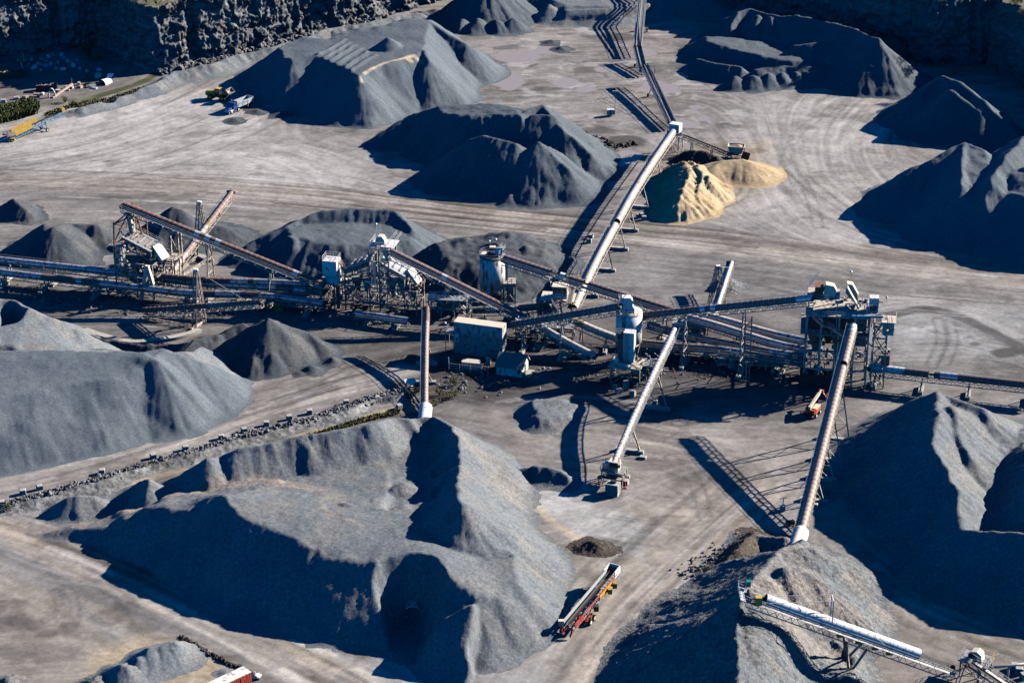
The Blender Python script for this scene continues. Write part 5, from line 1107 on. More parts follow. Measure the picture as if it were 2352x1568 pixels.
plantframe('steel frame where the mauve conveyors meet right of the clean white silo', 1545, 800, -6, 7, 5, 5.2, 3, 24)
plantframe('low steel frame below the grey tube conveyors left of the tall dark tower', 1650, 846, -6, 14, 4, 2.6, 5, 25)
plantframe('low cluttered steel frame under the bundle of tubes near the near radial stacker', 620, 690, -12, 10, 4, 2.4, 4, 26)
p = T(1712,876,0); t = thing('trestle_post', 'tall twin-leg steel post holding the long mauve conveyor right of the clean silo', 'support post', p)
mb = MB(); mb.beam((-.6,0,-.2), (-.6,.6,15.2), .26); mb.beam((.8,0,-.2), (.8,.6,15.4), .26)
for k in range(5): mb.beam((-.6,0.1*k,k*3+.5), (.8,.1*k,k*3+3), .1)
mb.build('mast', GREYSTEEL, t); MB().beam((0,-.6,.5), (.1,-.2,5), .5, .1).build('ladder', STEELG, t)
p = T(1567,840,0); t = thing('trestle_post', 'single tall steel post below the long mauve conveyor near the clean silo', 'support post', p); MB().beam((0,0,-.2), (0,.5,11), .3).build('mast', STEEL, t); MB().box(-.5,.5,-.5,.5,-.2,.5).build('footing', CONC, t)
# ================================================================== CONTAINERS, SHEDS
def corr_box(x0, x1, y0, y1, z0, z1, pitch=.28, d=.04):
    """box with corrugated long sides"""
    mb = MB(); mb.box(x0, x1, y0+d, y1-d, z0, z1); n = int((x1-x0-.8)/pitch)
    for k in range(n): x = x0+.5+k*pitch; mb.box(x, x+pitch*.5, y0, y0+d, z0+.18, z1-.18); mb.box(x, x+pitch*.5, y1-d, y1, z0+.18, z1-.18)
    for x in (x0, x1-.25): mb.box(x, x+.25, y0, y0+d, z0, z1); mb.box(x, x+.25, y1-d, y1, z0, z1)
    mb.box(x0+.25, x1-.25, y0, y0+d, z0, z0+.16); mb.box(x0+.25, x1-.25, y0, y0+d, z1-.16, z1); return mb
CW1 = mat('streaked_container_paint', (.52, .53, .52), .6, 0, .12, .5, .45, (.16, .17, .18), streak=1); CW2 = mat('rust_washed_container_paint', (.44, .40, .37), .65, 0, .15, .35, .35, (.35, .24, .19)); CW3 = mat('dull_container_paint', (.38, .40, .41), .6, 0, .15, .5, .25)
p = T(1043,811,0); dirn = T(1154,826,0) - p; rz = math.atan2(dirn.y, dirn.x); L_ = dirn.length
for k, (m_, l) in enumerate(((CW3, 'bottom grey shipping container, shaded, beneath the rust-washed one'), (CW2, 'middle rust-washed shipping container of the stack of three'), (CW1, 'top pale streaked shipping container of the stack of three, with a white roof'))):
    t = thing('shipping_container', l, 'shipping container', (p.x, p.y, k*2.62), rz, 'stacked shipping containers')
    corr_box(0, L_, 0, 2.9, 0.01, 2.58).build('body', m_, t); MB().box(-.02, L_+.02, -.03, 2.93, 2.58, 2.612).build('roof', CREAM if k == 2 else CW3, t)
    if k == 2: MB().box(.1, 1.1, -.05, -.005, 1.5, 2.1).build('sign_panel', TEAL, t)
    if k == 1:
        MB().box(L_-1.15, L_-.1, -.05, -.005, 1.9, 2.4).build('sign_panel', TEAL, t); MB().box(.15, 1.2, -.06, -.005, .25, 2.4).build('door', WHITE, t)
t = thing('platform', 'small railed steel platform on thin posts at the left side of the container stack', 'platform', T(1026,806,0), rz)
legs4(-.2, 1.6, 0, 2.4, 4.6, .14, False).build('frame', STEELG, t); mb = MB(); mb.box(-.3,1.7,-.1,2.5,4.6,4.68); rails(mb, [(1.7,-.1,4.68),(-.3,-.1,4.68),(-.3,2.5,4.68)]); mb.build('deck', STEELG, t); light_(t, (-.2,.2,6.8))
p = T(1140,860,0); t = thing('shed', 'small white shed with a grey pitched roof, in front of the container stack', 'shed', p, R(-16))
mb = MB(); mb.add([(0,0,-.2),(5.9,0,-.2),(5.9,5.2,-.2),(0,5.2,-.2),(0,0,2.2),(5.9,0,2.2),(5.9,5.2,2.2),(0,5.2,2.2),(0,3.4,4.0),(5.9,3.4,4.0)], [(0,1,5,4),(2,3,7,6),(1,2,6,9,5),(3,0,4,8,7),(0,3,2,1)]); mb.build('wall', WHITE, t)
mb = MB(); mb.beam((2.95,-.35,2.05), (2.95,3.45,4.08), 6.6, .12); mb.build('roof', ROOFG, t); MB().beam((2.95,5.6,1.98), (2.95,3.42,4.1), 6.62, .13).build('rear_roof', CREAM, t)
w_ = MB().box(4.7, 5.5, -.05, -.005, .75, 1.75).build('window_frame', WHITE, t); MB().box(4.78, 5.42, -.07, -.045, .82, 1.68).build('pane', GLASS, w_)
MB().box(5.88, 5.95, 2.0, 3.1, 0, 2.1).build('doorway', DARK_, t); MB().box(5.95, 6.5, .2, .9, .2, 1.1).build('air_unit', YELLOW, t); MB().box(6, 7.6, .6, 4.4, -.2, .15).build('step', CONC, t)
p = T(1061,847,0); t = thing('utility_cabinet', 'low pale utility cabinet with four vent slots behind a chain-link fence', 'utility cabinet', p, R(-13))
MB().box(0, 4.0, 0, 1.4, 0, 1.7).build('body', GALVC, t); MB().beam((2,-.1,1.72), (2,1.5,1.95), 4.2, .08).build('roof', CREAM, t)
for x in (.25, 1.3, 2.25, 3.2): d_ = MB().box(x-.05, x+.62, -.03, -.004, .15, 1.6).build('door', GALVC, t); MB().box(x+.05, x+.5, -.045, -.03, 1.25, 1.4).build('vent', BLACK, d_)
mesh_m = new_mat('chain_link'); N, L = nodes(mesh_m); b_ = N['Principled BSDF']; b_.inputs['Base Color'].default_value = (.45,.46,.46,1); b_.inputs['Alpha'].default_value = .22
p = T(1031,850,0); t = thing('fence', 'chain-link fence around the low utility cabinet', 'fence', p, R(-15)); mb = MB(); m2 = MB()
seq = [(0,3.5),(0,0),(2.5,0),(5,0),(7.6,0)]
for a, b in zip(seq, seq[1:]): m2.add([(*a,.1),(*b,.1),(*b,1.7),(*a,1.7)], [(0,1,2,3)]); mb.beam((*a,1.7), (*b,1.7), .06)
for a in seq: mb.beam((*a,-.2), (*a,1.9), .09)
mb.beam((0,0,0), (-.05,0,3.2), .14); mb.build('post', STEELG, t); m2.build('mesh_panel', mesh_m, t)
t = thing('gate', 'narrow shaded gate frame at the right end of the chain-link fence', 'gate', T(1107,861,0), R(-15)); mb = MB()
for x in (0, 1.4): mb.beam((x,0,-.2), (x,0,2.3), .14)
mb.beam((0,0,2.2), (1.4,0,2.2), .1); mb.build('frame', STEELG, t); MB().box(.5,.9,-.04,0,1.2,1.6).build('sign', WHITE, t)
t = thing('tank', 'small green-white upright tank between the utility cabinet and the shed', 'tank', T(1122,838,0)); cylmb(.55, 0, 2.2, 20).build('shell', CREAM, t, True); cylmb(.55, 2.2, 2.45, 20, .2).build('dome', DKGREEN, t, True)
p = T(943,893,0); t = thing('shelter', 'small white flat-roofed shelter on thin legs beside the faded pink conveyor', 'shelter', p, R(18)); mb = MB()
for x in (-.9, .9):
    for y in (-.3, .5): mb.beam((x,y,-.2), (x,y,1.7), .08)
mb.build('leg', WHITE, t); MB().beam((0,-.7,1.65), (0,.9,2.1), 2.5, .08).build('roof', WHITE, t); MB().box(-.9,.9,0,.4,.5,.6).build('bench', WHITE, t)
# loadout cabin at the foot of the white conveyor
p = T(1407,1112,0); t = thing('loadout_cabin', 'white loadout cabin on a red-footed frame at the low end of the white conveyor', 'cabin', p, R(-20))
legs4(-2.2, 2.2, -.6, 2.6, 3.0, .16).build('frame', STEEL, t); MB().box(-2.4, 2.4, -.8, 2.8, 3.0, 3.1).build('platform', STEELG, t); rails(MB(), [(-2.4,2.8,3.1),(-2.4,-.8,3.1),(2.4,-.8,3.1)]).build('handrail', STEELG, t)
b = MB().box(-.9, 1.2, -.4, 1.5, 2.4, 5.2).build('chute_box', CREAM, t); MB().box(-.1, .5, -.44, -.4, 3.8, 4.3).build('window', GLASS, b); MB().box(-2.2, -1, 0, 1.2, 3.1, 4.4).build('cabinet', GALV, t)
mb = MB()
for x in (-2.6, 2.9): mb.beam((x,-.9,-.1), (x,-.9,1.6), .18); mb.beam((x-.4,-.9,.1), (x+.4,-.9,.1), .3, .15)
mb.build('jack_leg', RED, t); MB().box(.6, 3.0, .4, 1.6, 0, 1.0).build('footing', CONC, t)
t = thing('concrete_box', 'tall pale concrete box with a leaning ladder below the loadout cabin', 'concrete box', T(1406,1136,0), R(-20)); MB().box(-1.3, 1.3, -.6, 1.4, -.2, 2.5).build('body', CONC, t); MB().box(-.5, .6, .2, 1.0, 2.5, 2.9).build('cap', DARK_, t); mb = MB(); mb.beam((1.9,-.8,0), (1.4,.4,2.5), .07); mb.beam((2.4,-.6,0), (1.45,.8,2.5), .07)
for k in range(7): mb.beam(Vector((1.9,-.8,0)).lerp(Vector((1.4,.4,2.5)), k/7), Vector((2.4,-.6,0)).lerp(Vector((1.45,.8,2.5)), k/7), .05)
mb.build('ladder', CREAM, t)
# ================================================================== CULVERTS
def culvert(label, c, d, r=1.65, ln=9, m=GALVC):
    c, d = Vector(c), Vector(d).normalized(); s = d.cross(Vector((0,0,1))).normalized(); u = s.cross(d); mb = MB(); K = 32; N_ = int(ln/.25); rings = []
    for k in range(N_+1):
        rr = r*(1 + (.018 if k % 2 else 0)); p = c - d*(k*.25); rings.append([p + s*math.cos(2*math.pi*i/K)*rr + u*math.sin(2*math.pi*i/K)*rr for i in range(K)])
    inner = [c + s*math.cos(2*math.pi*i/K)*(r-.1) + u*math.sin(2*math.pi*i/K)*(r-.1) for i in range(K)]; deep = [p - d*ln for p in inner]
    vs = [p for ring in rings for p in ring] + inner + deep; fs = []
    for k in range(N_): fs += [(k*K+i, k*K+(i+1) % K, (k+1)*K+(i+1) % K, (k+1)*K+i) for i in range(K)]
    b = (N_+1)*K; fs += [(i, b+i, b+(i+1) % K, (i+1) % K) for i in range(K)] + [(b+i, b+K+i, b+K+(i+1) % K, b+(i+1) % K) for i in range(K)] + [tuple(b+K+i for i in range(K))]
    me = bpy.data.meshes.new('culvert'); me.from_pydata([tuple(p) for p in vs], [], fs); me.materials.append(m); me.validate(); me.shade_smooth()
    return tag(col_link(bpy.data.objects.new('culvert', me)), label, 'culvert')
d1 = (T(1925,870,11.8) - T(1838,1228,1.3)); d1.z = 0
culvert('white corrugated culvert mouth at the foot of the long faded pink conveyor', T(1840,1222,1.3), d1, 1.5, 9, WHITE)
culvert('white corrugated culvert mouth at the foot of the steep pink conveyor', T(978,936,1.2), (0.02,1,.06), 1.4, 9, WHITE)
culvert('open corrugated culvert in the shaded front of the foreground stockpile', T(948,1410,1.55), (.02,-1,-.05), 1.65, 12, GALV)
# ================================================================== WHITE STACKER, BOTTOM RIGHT
t = conveyor('radial_stacker', 'clean white stacker with braced masts over the coarse rock pile in the bottom right corner', [(1722,1364,17.6),(2196,1534,3.0)], 1.05, GALVC, WHITE, [(.02,.86,WHITE)], [(.0,.06),(.615,.645),(.83,1)], 1.45, 1.5, 1.15, walk=1, steel=STEELG, cat='stacker')
org = t.location; Ph, Pt = T(1722,1364,17.6), T(2196,1534,3.0); d = (Pt-Ph).normalized(); s = d.cross(Vector((0,0,1))).normalized(); n_ = s.cross(d)
at_ = lambda q, a=0, h=0: Ph.lerp(Pt, q) + s*a + Vector((0,0,h)) - org
mb = MB(); mb.beam(at_(.39,1.2), at_(.39,1.0,5), .16); mb.beam(at_(.39,-1.2), at_(.39,-1.0,5), .16); mb.beam(at_(.39,-1,5), at_(.39,1,5), .16)
for a in (-1, 1): mb.beam(at_(.39,a,5), at_(.09,a*1.1,.2), .07); mb.beam(at_(.39,a,5), at_(.645,a*1.1,.2), .07)
mb.build('mast', WHITE, t)
mb = MB(); mb.beam(at_(-.05,0,-.5), at_(.07,0,-.6), 4.4, .1); fl = [at_(-.05,2.2,-.4), at_(-.05,-2.2,-.4)]; rails(mb, [at_(.07,2.2,-.6), *fl, at_(.07,-2.2,-.6)]); rails(mb, [at_(0,2.2,-.5), at_(0,-2.2,-.5)]); mb.build('head_platform', STEELG, t)
mb = MB(); c = at_(.035,1.9,.4); mb.box(c.x-.5,c.x+.6,c.y-.5,c.y+.5,c.z-.7,c.z+.8); mb.build('drive_guard', YELLOW, t)
mb = MB(); c = at_(.0,-2.0,.9); mb.box(c.x-.4,c.x+.3,c.y-.4,c.y+.4,c.z-.5,c.z+.5); mb.build('drive_motor', TEAL, t)
for q in (.43, .52, .6, .67): c = at_(q,1.3,-.9); MB().beam(c-s*.1, c+s*.1, 1.1, .9).build('guard_panel', MUSTARD, t)
g = T(1946,1540,0) - org; g.z = 0; m2 = MB()
for a in (-1.4, 1.4): m2.beam(at_(.46,a,-1.8), g + s*a*1.6 + Vector((0,0,.8)), .4); m2.beam(at_(.56,a,-1.8), g + s*a*1.6 + Vector((0,0,.8)), .34)
m2.beam(g-s*3.4+Vector((0,0,.8)), g+s*3.4+Vector((0,0,.8)), .6); ax = m2.build('leg_frame', GREYSTEEL, t)
for a in (-3.4, -2.6, 2.6, 3.4): mb = MB(); mb.tube(g+s*a-s*.25+Vector((0,0,.7)), g+s*a+s*.25+Vector((0,0,.7)), .7, n=16); mb.build('wheel', BLACK, ax)
p = T(2236,1552,0); t = thing('transfer_station', 'railed transfer station with a yellow handrail at the tail of the white stacker', 'transfer station', p, R(-30))
legs4(-2, 2.4, -1.6, 1.8, 3.4, .22).build('frame', GREYSTEEL, t); mb = MB(); mb.box(-2.4,2.8,-2,2.2,3.4,3.5); rails(mb, [(2.8,-2,3.5),(-2.4,-2,3.5),(-2.4,2.2,3.5)]); mb.build('platform', STEELG, t); rails(MB(), [(-1,2.2,3.5),(2.8,2.2,3.5),(2.8,-1,3.5)], 1.3).build('handrail', YELLOW, t)
MB().side([(-1,3.5),(1.4,3.5),(1.2,4.9),(.4,5.4),(-.6,5.2)], -.8, .8).build('head_hood', CREAM, t); MB().tube((-.4,-1.2,4.6), (-.4,-.9,4.6), .6, n=16).build('pulley', DARK_, t)
conveyor('open_conveyor', 'open conveyor with a yellow walkway leaving the bottom right corner', [(2226,1519,4.6),(2330,1590,1.5)], .6, hood=False, ribs=1.2, td=1.0, tw=.8, walk=-1, steel=GREYSTEEL)
t = thing('pipe_frame', 'thick grey pipe frame in the bottom right corner over pale blocks', 'pipe frame', T(2252,1576,0)); o_ = t.location; mb = MB(); a, b = T(2249,1536,3.0)-o_, T(2400,1518,3.0)-o_; mb.tube(a, b, .24); mb.tube(a, Vector((a.x,a.y,-.2)), .24); q_ = a.lerp(b,.45); mb.tube(q_, Vector((q_.x,q_.y,-.2)), .2); mb.build('pipe', STEELG, t, True)
# ================================================================== VEHICLES
def wheel(parent, x, y, r, w_=.4, hub=GALVC, z=None):
    z = r if z is None else z; m = MB(); m.tube((x,y-w_/2,z), (x,y+w_/2,z), r, n=20); o = m.build('wheel', BLACK, parent); h = MB(); sg = -1 if y < 0 else 1; h.tube((x,y+sg*w_/2,z), (x,y+sg*(w_/2+.03),z), r*.58, r*.5, 14); h.build('rim', hub, o); return o
v = T(528,262,0) - T(566,247,0); p = T(546,254.5,0); t = thing('dump_truck', 'blue dump truck with a silver dump body, beside the yellow wheel loader', 'dump truck', (p.x,p.y+.6,0), math.atan2(v.y, v.x))
MB().box(-5.2, 4.6, -.5, .5, .75, 1.05).build('chassis', DARK_, t)
b = MB().side([(1.7,.9),(3.1,.9),(3.1,1.9),(3.0,2.2),(2.7,3.0),(2.5,3.05),(1.7,3.05)], -1.15, 1.15).build('cab', BLUE, t); MB().side([(3.1,.85),(4.8,.8),(4.95,1.3),(4.8,1.75),(3.1,2.05)], -.85, .85).build('hood', BLUE, t)
MB().add([(3.03,-1,2.1),(3.03,1,2.1),(2.75,.95,2.92),(2.75,-.95,2.92)], [(0,1,2,3)]).xf(lambda q: q+Vector((.03,0,0))).build('windscreen', GLASS, b)
for y in (-1.17, 1.17): MB().box(1.95,2.75,min(y,y*.99),max(y,y*.99),2.1,2.8).build('side_window', GLASS, b)
MB().box(4.85, 5.0, -1.15, 1.15, .5, .85).build('bumper', WHITE, t); MB().box(3.3,4.5,.86,1.25,.95,1.2).build('fender', WHITE, t); MB().box(3.3,4.5,-1.25,-.86,.95,1.2).build('fender', WHITE, t); MB().box(4.9,4.97,-.5,.5,.9,1.5).build('grille', GALVC, t)
for y in (-.75,.75): MB().box(4.9,5.0,y-.15,y+.15,1.0,1.25).build('headlight', WHITE, t)
mb = MB(); mb.add([(-5.4,-1.2,1.3),(1.4,-1.2,1.3),(1.4,1.2,1.3),(-5.4,1.2,1.3),(-5.6,-1.25,2.9),(1.5,-1.25,2.9),(1.5,1.25,2.9),(-5.6,1.25,2.9)], [(0,3,2,1),(0,1,5,4),(1,2,6,5),(2,3,7,6),(3,0,4,7)]); mb.add([(-5.3,-1.1,1.4),(1.3,-1.1,1.4),(1.3,1.1,1.4),(-5.3,1.1,1.4),(-5.5,-1.13,2.9),(1.4,-1.13,2.9),(1.4,1.13,2.9),(-5.5,1.13,2.9)], [(0,1,2,3),(0,4,5,1),(1,5,6,2),(2,6,7,3),(3,7,4,0)])
for k in (0,1,2,3): mb.add([(-5.6,-1.25,2.9),(1.5,-1.25,2.9),(1.4,-1.13,2.9),(-5.5,-1.13,2.9)], [(0,1,2,3)]) if k == 0 else mb.add([(-5.6,1.25,2.9),(1.5,1.25,2.9),(1.4,1.13,2.9),(-5.5,1.13,2.9)], [(0,1,2,3)]) if k == 1 else None
mb.box(1.4,1.5,-1.25,1.25,2.9,3.35)
for x in (-5.5,-3.4,-1.2,.9): mb.box(x,x+.18,-1.32,-1.24,1.3,2.9); mb.box(x,x+.18,1.24,1.32,1.3,2.9)
bd = mb.build('dump_body', GALVC, t); mb = MB()
for x in (-3.1,-.9): 
    for y in (-1.29,1.29): mb.box(x,x+1.7,y-.02,y+.02,2.1,2.6)
mb.build('side_panel', SKYBLUE, bd); MB().box(-5.72,-5.6,-1.28,1.28,1.25,3.0).build('tailgate', GALVC, bd)
for x in (3.9,.9,-3.4,-4.75):
    for y in (-1.0,1.0): wheel(t, x, y, .53)
MB().tube((1.55,-.9,1.5),(1.55,-.9,3.5),.09,n=8).build('exhaust', GALVC, t)
p = T(504,229,0); t = thing('wheel_loader', 'yellow wheel loader with its raised bucket behind the blue dump truck', 'wheel loader', p, R(-24))
MB().side([(-4.2,1.1),(-1.2,1.1),(-1.0,2.2),(-1.2,2.75),(-3.9,2.55),(-4.3,2.0)], -.95, .95).build('engine_cover', YELLOW, t); MB().side([(-3.8,.8),(2.6,.8),(2.9,1.6),(1,1.8),(-1,1.4)], -.6, .6).build('frame', DARK_, t)
b = MB().side([(-1.1,1.7),(.5,1.7),(.55,2.4),(.35,3.5),(-1.0,3.5)], -.75, .75).build('cab', DARK_, t); MB().box(-1.15,.55,-.85,.85,3.5,3.66).build('cab_roof', YELLOW, b); MB().add([(.57,-.7,2.3),(.57,.7,2.3),(.42,.7,3.4),(.42,-.7,3.4)], [(0,1,2,3)]).build('windscreen', GLASS, b); MB().box(-.9,.3,-.78,-.755,2.4,3.3).build('side_window', GLASS, b)
mb = MB()
for y in (-.6,.6): mb.beam((.9,y,2.0), (3.4,y,2.9), .22, .4)
mb.beam((1.2,0,1.7),(3.2,0,3.3),.2); mb.build('lift_arm', MUSTARD, t)
mb = MB(); prof = [(3.1,2.2),(4.7,2.6),(4.8,2.75),(3.5,2.6),(3.2,3.1),(3.4,3.9),(3.15,3.9),(2.9,3.0)]; mb.side(prof, -1.7, 1.7)
for y in (-1.7,1.62): mb.side([(3.1,2.2),(4.7,2.6),(3.4,3.9),(2.9,3.0)], y, y+.08)
bk = mb.build('bucket', GREYSTEEL, t)
for x in (-2.4,1.8):
    for y in (-1.25,1.25): wheel(t, x, y, .92, .7, YELLOW)
MB().tube((-1.6,.3,2.7),(-1.6,.3,3.5),.09,n=8).build('exhaust', DARK_, t); MB().beam((-4.0,-.9,2.6),(-1.4,-.9,2.75),.06).build('grab_rail', YELLOW, t)
# boom lift
p = T(1867,952,0); t = thing('boom_lift', 'orange and cream boom lift with its basket out, left of the faded pink conveyor', 'boom lift', p, R(62))
MB().box(-1.3,1.5,-.9,.9,.5,1.0).build('chassis', DARK_, t)
for x in (-1.1,1.2):
    for y in (-1.05,1.05): wheel(t, x, y, .5, .42, WHITE)
mb = MB(); mb.prism([(-2.1,-1.0),(-1.4,-1.25),(1.3,-1.2),(1.3,1.2),(-1.4,1.25),(-2.1,1.0)], 1.05, 2.0); mb.build('turntable', ORANGE, t); MB().box(-1.3,1.25,-1.22,-.1,2.0,2.16).build('engine_hood', CREAM, t); MB().box(-1.2,1.2,.5,1.2,2.0,2.1).build('tank_cover', ORANGE, t)
MB().box(-2.0,-1.2,-.1,.45,1.9,2.7).build('boom_mount', CREAM, t); mb = MB(); mb.beam((-1.8,.2,2.4),(3.6,.2,3.4),.5,.55); bo = mb.build('boom', CREAM, t); MB().beam((3.2,.2,3.3),(5.2,.2,3.5),.34,.38).build('inner_boom', CREAM, bo)
mb = MB(); mb.beam((5.1,-.3,3.4),(5.1,.7,3.4),.5,.5); mb.beam((5.2,.1,3.4),(5.1,-1.0,2.0),.2); mb.build('jib', ORANGE, t)
mb = MB(); mb.box(4.6,5.7,-2.9,-1.1,1.7,1.8); pts = [(4.6,-2.9,1.8),(5.7,-2.9,1.8),(5.7,-1.1,1.8),(4.6,-1.1,1.8)]; rails(mb, pts, 1.1, .6, True, .08); mb.box(4.6,4.66,-2.9,-1.1,1.8,2.1); mb.build('basket', ORANGE, t)
# red mobile conveyor
t = conveyor('mobile_conveyor', 'red and yellow mobile conveyor parked on the slope of the foreground stockpile', [(1410,1307,3.1),(1306,1431,2.3)], .6, hood=False, ribs=1.1, td=.9, tw=1.0, walk=0, steel=GREYSTEEL, cat='mobile conveyor')
org = t.location; a, b = T(1410,1307,3.1), T(1306,1431,2.3); d = (b-a).normalized(); s = Vector((d.y,-d.x,0)).normalized()*-1; s = -s if s.x < 0 else s     # s points to the right-hand side of the photo
at_ = lambda q, y=0, h=0: a.lerp(b, q) + s*y + Vector((0,0,h)) - org
MB().beam(at_(.06,-.95,.2), at_(1,-.95,.2), .12, .7).build('far_skirt', GALVC, t)
mb = MB(); mb.beam(at_(.05,1.1,-.1), at_(.99,1.1,-.1), .14, .22); mb.build('side_rail', RED, t)
MB().beam(at_(.18,1.16,-.75), at_(.45,1.16,-.75), .1, 1.0).build('side_panel', mat('amber_paint', (.78,.36,.035), .45), t); MB().beam(at_(.45,1.16,-1.0), at_(.12,1.16,-1.25), .1, .4).build('lower_frame', GREYSTEEL, t)
MB().beam(at_(.8,1.18,-.6), at_(.98,1.18,-.6), .1, .8).build('tail_panel', RED, t); mb = MB(); mb.beam(at_(-.02,1.05,.2), at_(.1,1.05,.1), .14, 1.5); mb.beam(at_(-.02,-1.05,.2), at_(.1,-1.05,.1), .14, 1.5); mb.beam(at_(-.02,-1.1,.3), at_(-.02,1.1,.3), .14, 1.2); mb.build('head_guard', WHITE, t)
for q, m_, l in ((.16, MUSTARD, 'engine_box'), (.27, YELLOW, 'fuel_tank')): c = at_(q,1.6,-1.0); MB().box(-.4,.4,-.6,.6,-.5,.5).xf(lambda v_: v_+c).build(l, m_, t)
c = at_(.56,1.4,-1.5); MB().box(-.4,.5,-.4,.6,-.5,.5).xf(lambda v_: v_+c).build('hydraulic_box', DARK_, t)
mb = MB(); ca = at_(.72,0,0); ca.z = .6; mb.beam(ca-s*1.3, ca+s*1.9, .25); mb.beam(ca+s*1.2, at_(.6,1,-.8), .2); mb.beam(ca-s*1.2, at_(.6,-1,-.8), .2); mb.beam(ca+s*1.4+d*1.2, ca+s*1.4-d*1.2, .3, .3); ax = mb.build('bogie', RED, t)
for k in (-.8, .8):
    for y in (-1.6, 2.1): c = ca + d*k + s*y; mb = MB(); mb.tube(c-s*.18, c+s*.18, .58, n=18); wo = mb.build('wheel', BLACK, ax); mb = MB(); mb.tube(c+s*.18, c+s*.21, .34, n=14); mb.build('rim', WHITE, wo)
mb = MB(); e = at_(1.0,0,-.6); mb.beam(e, at_(1.1,-.3,-1.2), .3, .3); mb.beam(at_(1.02,1,-.6), at_(1.07,1,-1.8), .3); mb.beam(at_(1.02,-1,-.6), at_(1.06,-1,-1.8), .3); mb.build('tow_frame', RED, t); c = at_(1.03,-1.2,.2); MB().box(-.5,.5,-.4,.4,-.4,.5).xf(lambda v_: v_+c).build('control_box', CREAM, t)
# blue and yellow mobile conveyor at the far left
t = conveyor('mobile_conveyor', 'light blue mobile conveyor with yellow hopper sides beside the reeds at the left edge', [(143,254,4.4),(22,311,1.6)], .55, hood=False, ribs=1.1, td=.9, tw=.8, walk=0, steel=SKYBLUE, cat='mobile conveyor')
org = t.location; a, b = T(143,254,4.4), T(22,311,1.6); d = (b-a).normalized(); s = Vector((d.y,-d.x,0)).normalized(); s = -s if s.y > 0 else s
at_ = lambda q, y=0, h=0: a.lerp(b, q) + s*y + Vector((0,0,h)) - org
MB().beam(at_(.62,.95,.1), at_(.93,.95,.1), .12, 1.3).build('near_hopper_side', YELLOW, t); MB().beam(at_(.45,-.95,.5), at_(.93,-.95,.5), .12, 1.5).build('far_hopper_side', YELLOW, t); mb = MB(); c = at_(1.02,0,.3); mb.beam(at_(.93,0,.2), at_(1.08,0,.9), 2.2, .2); mb.beam(at_(.93,1,.3), at_(1.08,1.1,.9), .15, 1.2); mb.beam(at_(.93,-1,.3), at_(1.08,-1.1,.9), .15, 1.2); mb.build('feed_hopper', GREYSH, t)
MB().beam(at_(-.02,0,.4), at_(.03,0,.3), 1.5, 1.4).build('head_guard', YELLOW, t); c = at_(1.0,.9,-1.0); MB().box(-.9,.9,-.3,.4,-.4,.3).xf(lambda v_: v_+c).build('tow_frame', YELLOW, t)
mb = MB(); g = at_(.36,0); g.z = .55
for y in (-1.2,1.2): mb.beam(at_(.36,y*.7,-.4), g+s*y, .22); mb.beam(at_(.5,y*.7,-.6), g+s*y, .16)
mb.beam(g-s*1.3, g+s*1.3, .22); ax = mb.build('axle', SKYBLUE, t)
for y in (-1.45,1.45): c = g+s*y; mb = MB(); mb.tube(c-s*.18, c+s*.18, .55, n=16); wo = mb.build('wheel', BLACK, ax); MB().tube(c+s*.18, c+s*.2, .32, n=12).build('rim', CREAM, wo)
# ================================================================== SMALL THINGS
p = T(1404,266,0); t = thing('light_tower', 'white trailer light tower with a tall mast and four lamps on the muddy far flat', 'light tower', p)
MB().box(-1.3,.9,-.7,.7,.5,2.0).build('body', WHITE, t); mb = MB(); mb.beam((1.0,0,.5),(1.1,0,7.6),.14); mb.beam((.4,0,7.4),(1.9,0,7.4),.1); mb.build('mast', WHITE, t)
for k in range(4): x = .4+.5*k; MB().box(x-.2,x+.2,-.3,-.05,7.3,7.75).build('lamp', WHITE, t)
mb = MB(); mb.beam((-2.4,0,.5),(1.3,0,.5),.14); mb.beam((0,-1.3,.4),(0,1.3,.4),.12); mb.build('trailer_frame', DARK_, t)
for y in (-.85,.85): wheel(t, -.2, y, .36, .24)
p = T(1797,1172,0); t = thing('light_tower', 'small light-blue mast light standing in the shadow beside the faded pink conveyor', 'light tower', p); MB().box(-.5,.5,-.5,.5,.1,1.2).build('body', SKYBLUE, t); mb = MB(); mb.beam((0,0,1.2),(.15,0,2.8),.16); mb.beam((-.6,0,2.6),(.8,0,2.9),.12); mb.build('mast', SKYBLUE, t)
p = T(1814,1206,0); t = thing('pump', 'small dark pump set in the shadow near the white culvert mouth', 'pump', p, .4); MB().box(-.8,.9,-.4,.4,.2,1.0).build('engine', DARK_, t); MB().tube((-.9,0,.5),(-.9,-.5,.5),.35,n=14).build('volute', GALV, t); MB().box(-1.1,1,-.5,.5,0,.2).build('skid', GREYSTEEL, t)
o_ = T(558,1529,2.7); e1 = T(472,1569,2.7)-o_; rz = math.atan2(e1.y, e1.x); t = thing('storage_trailer', 'red storage trailer with a white roof cut by the bottom edge', 'trailer', (o_.x,o_.y,0), rz)
corr_box(0, 9, 0, 2.3, .3, 2.6).build('body', mat('faded_red_paint', (.58,.10,.06), .5, 0, .1, .8), t); MB().box(-.05,9.05,-.05,2.35,2.6,2.68).build('roof', WHITE, t); MB().box(1.2,2.2,2.3,2.34,.5,2.3).build('door', RED, t); MB().box(3,3.5,2.3,2.34,1.4,2.0).build('window', RED, t)
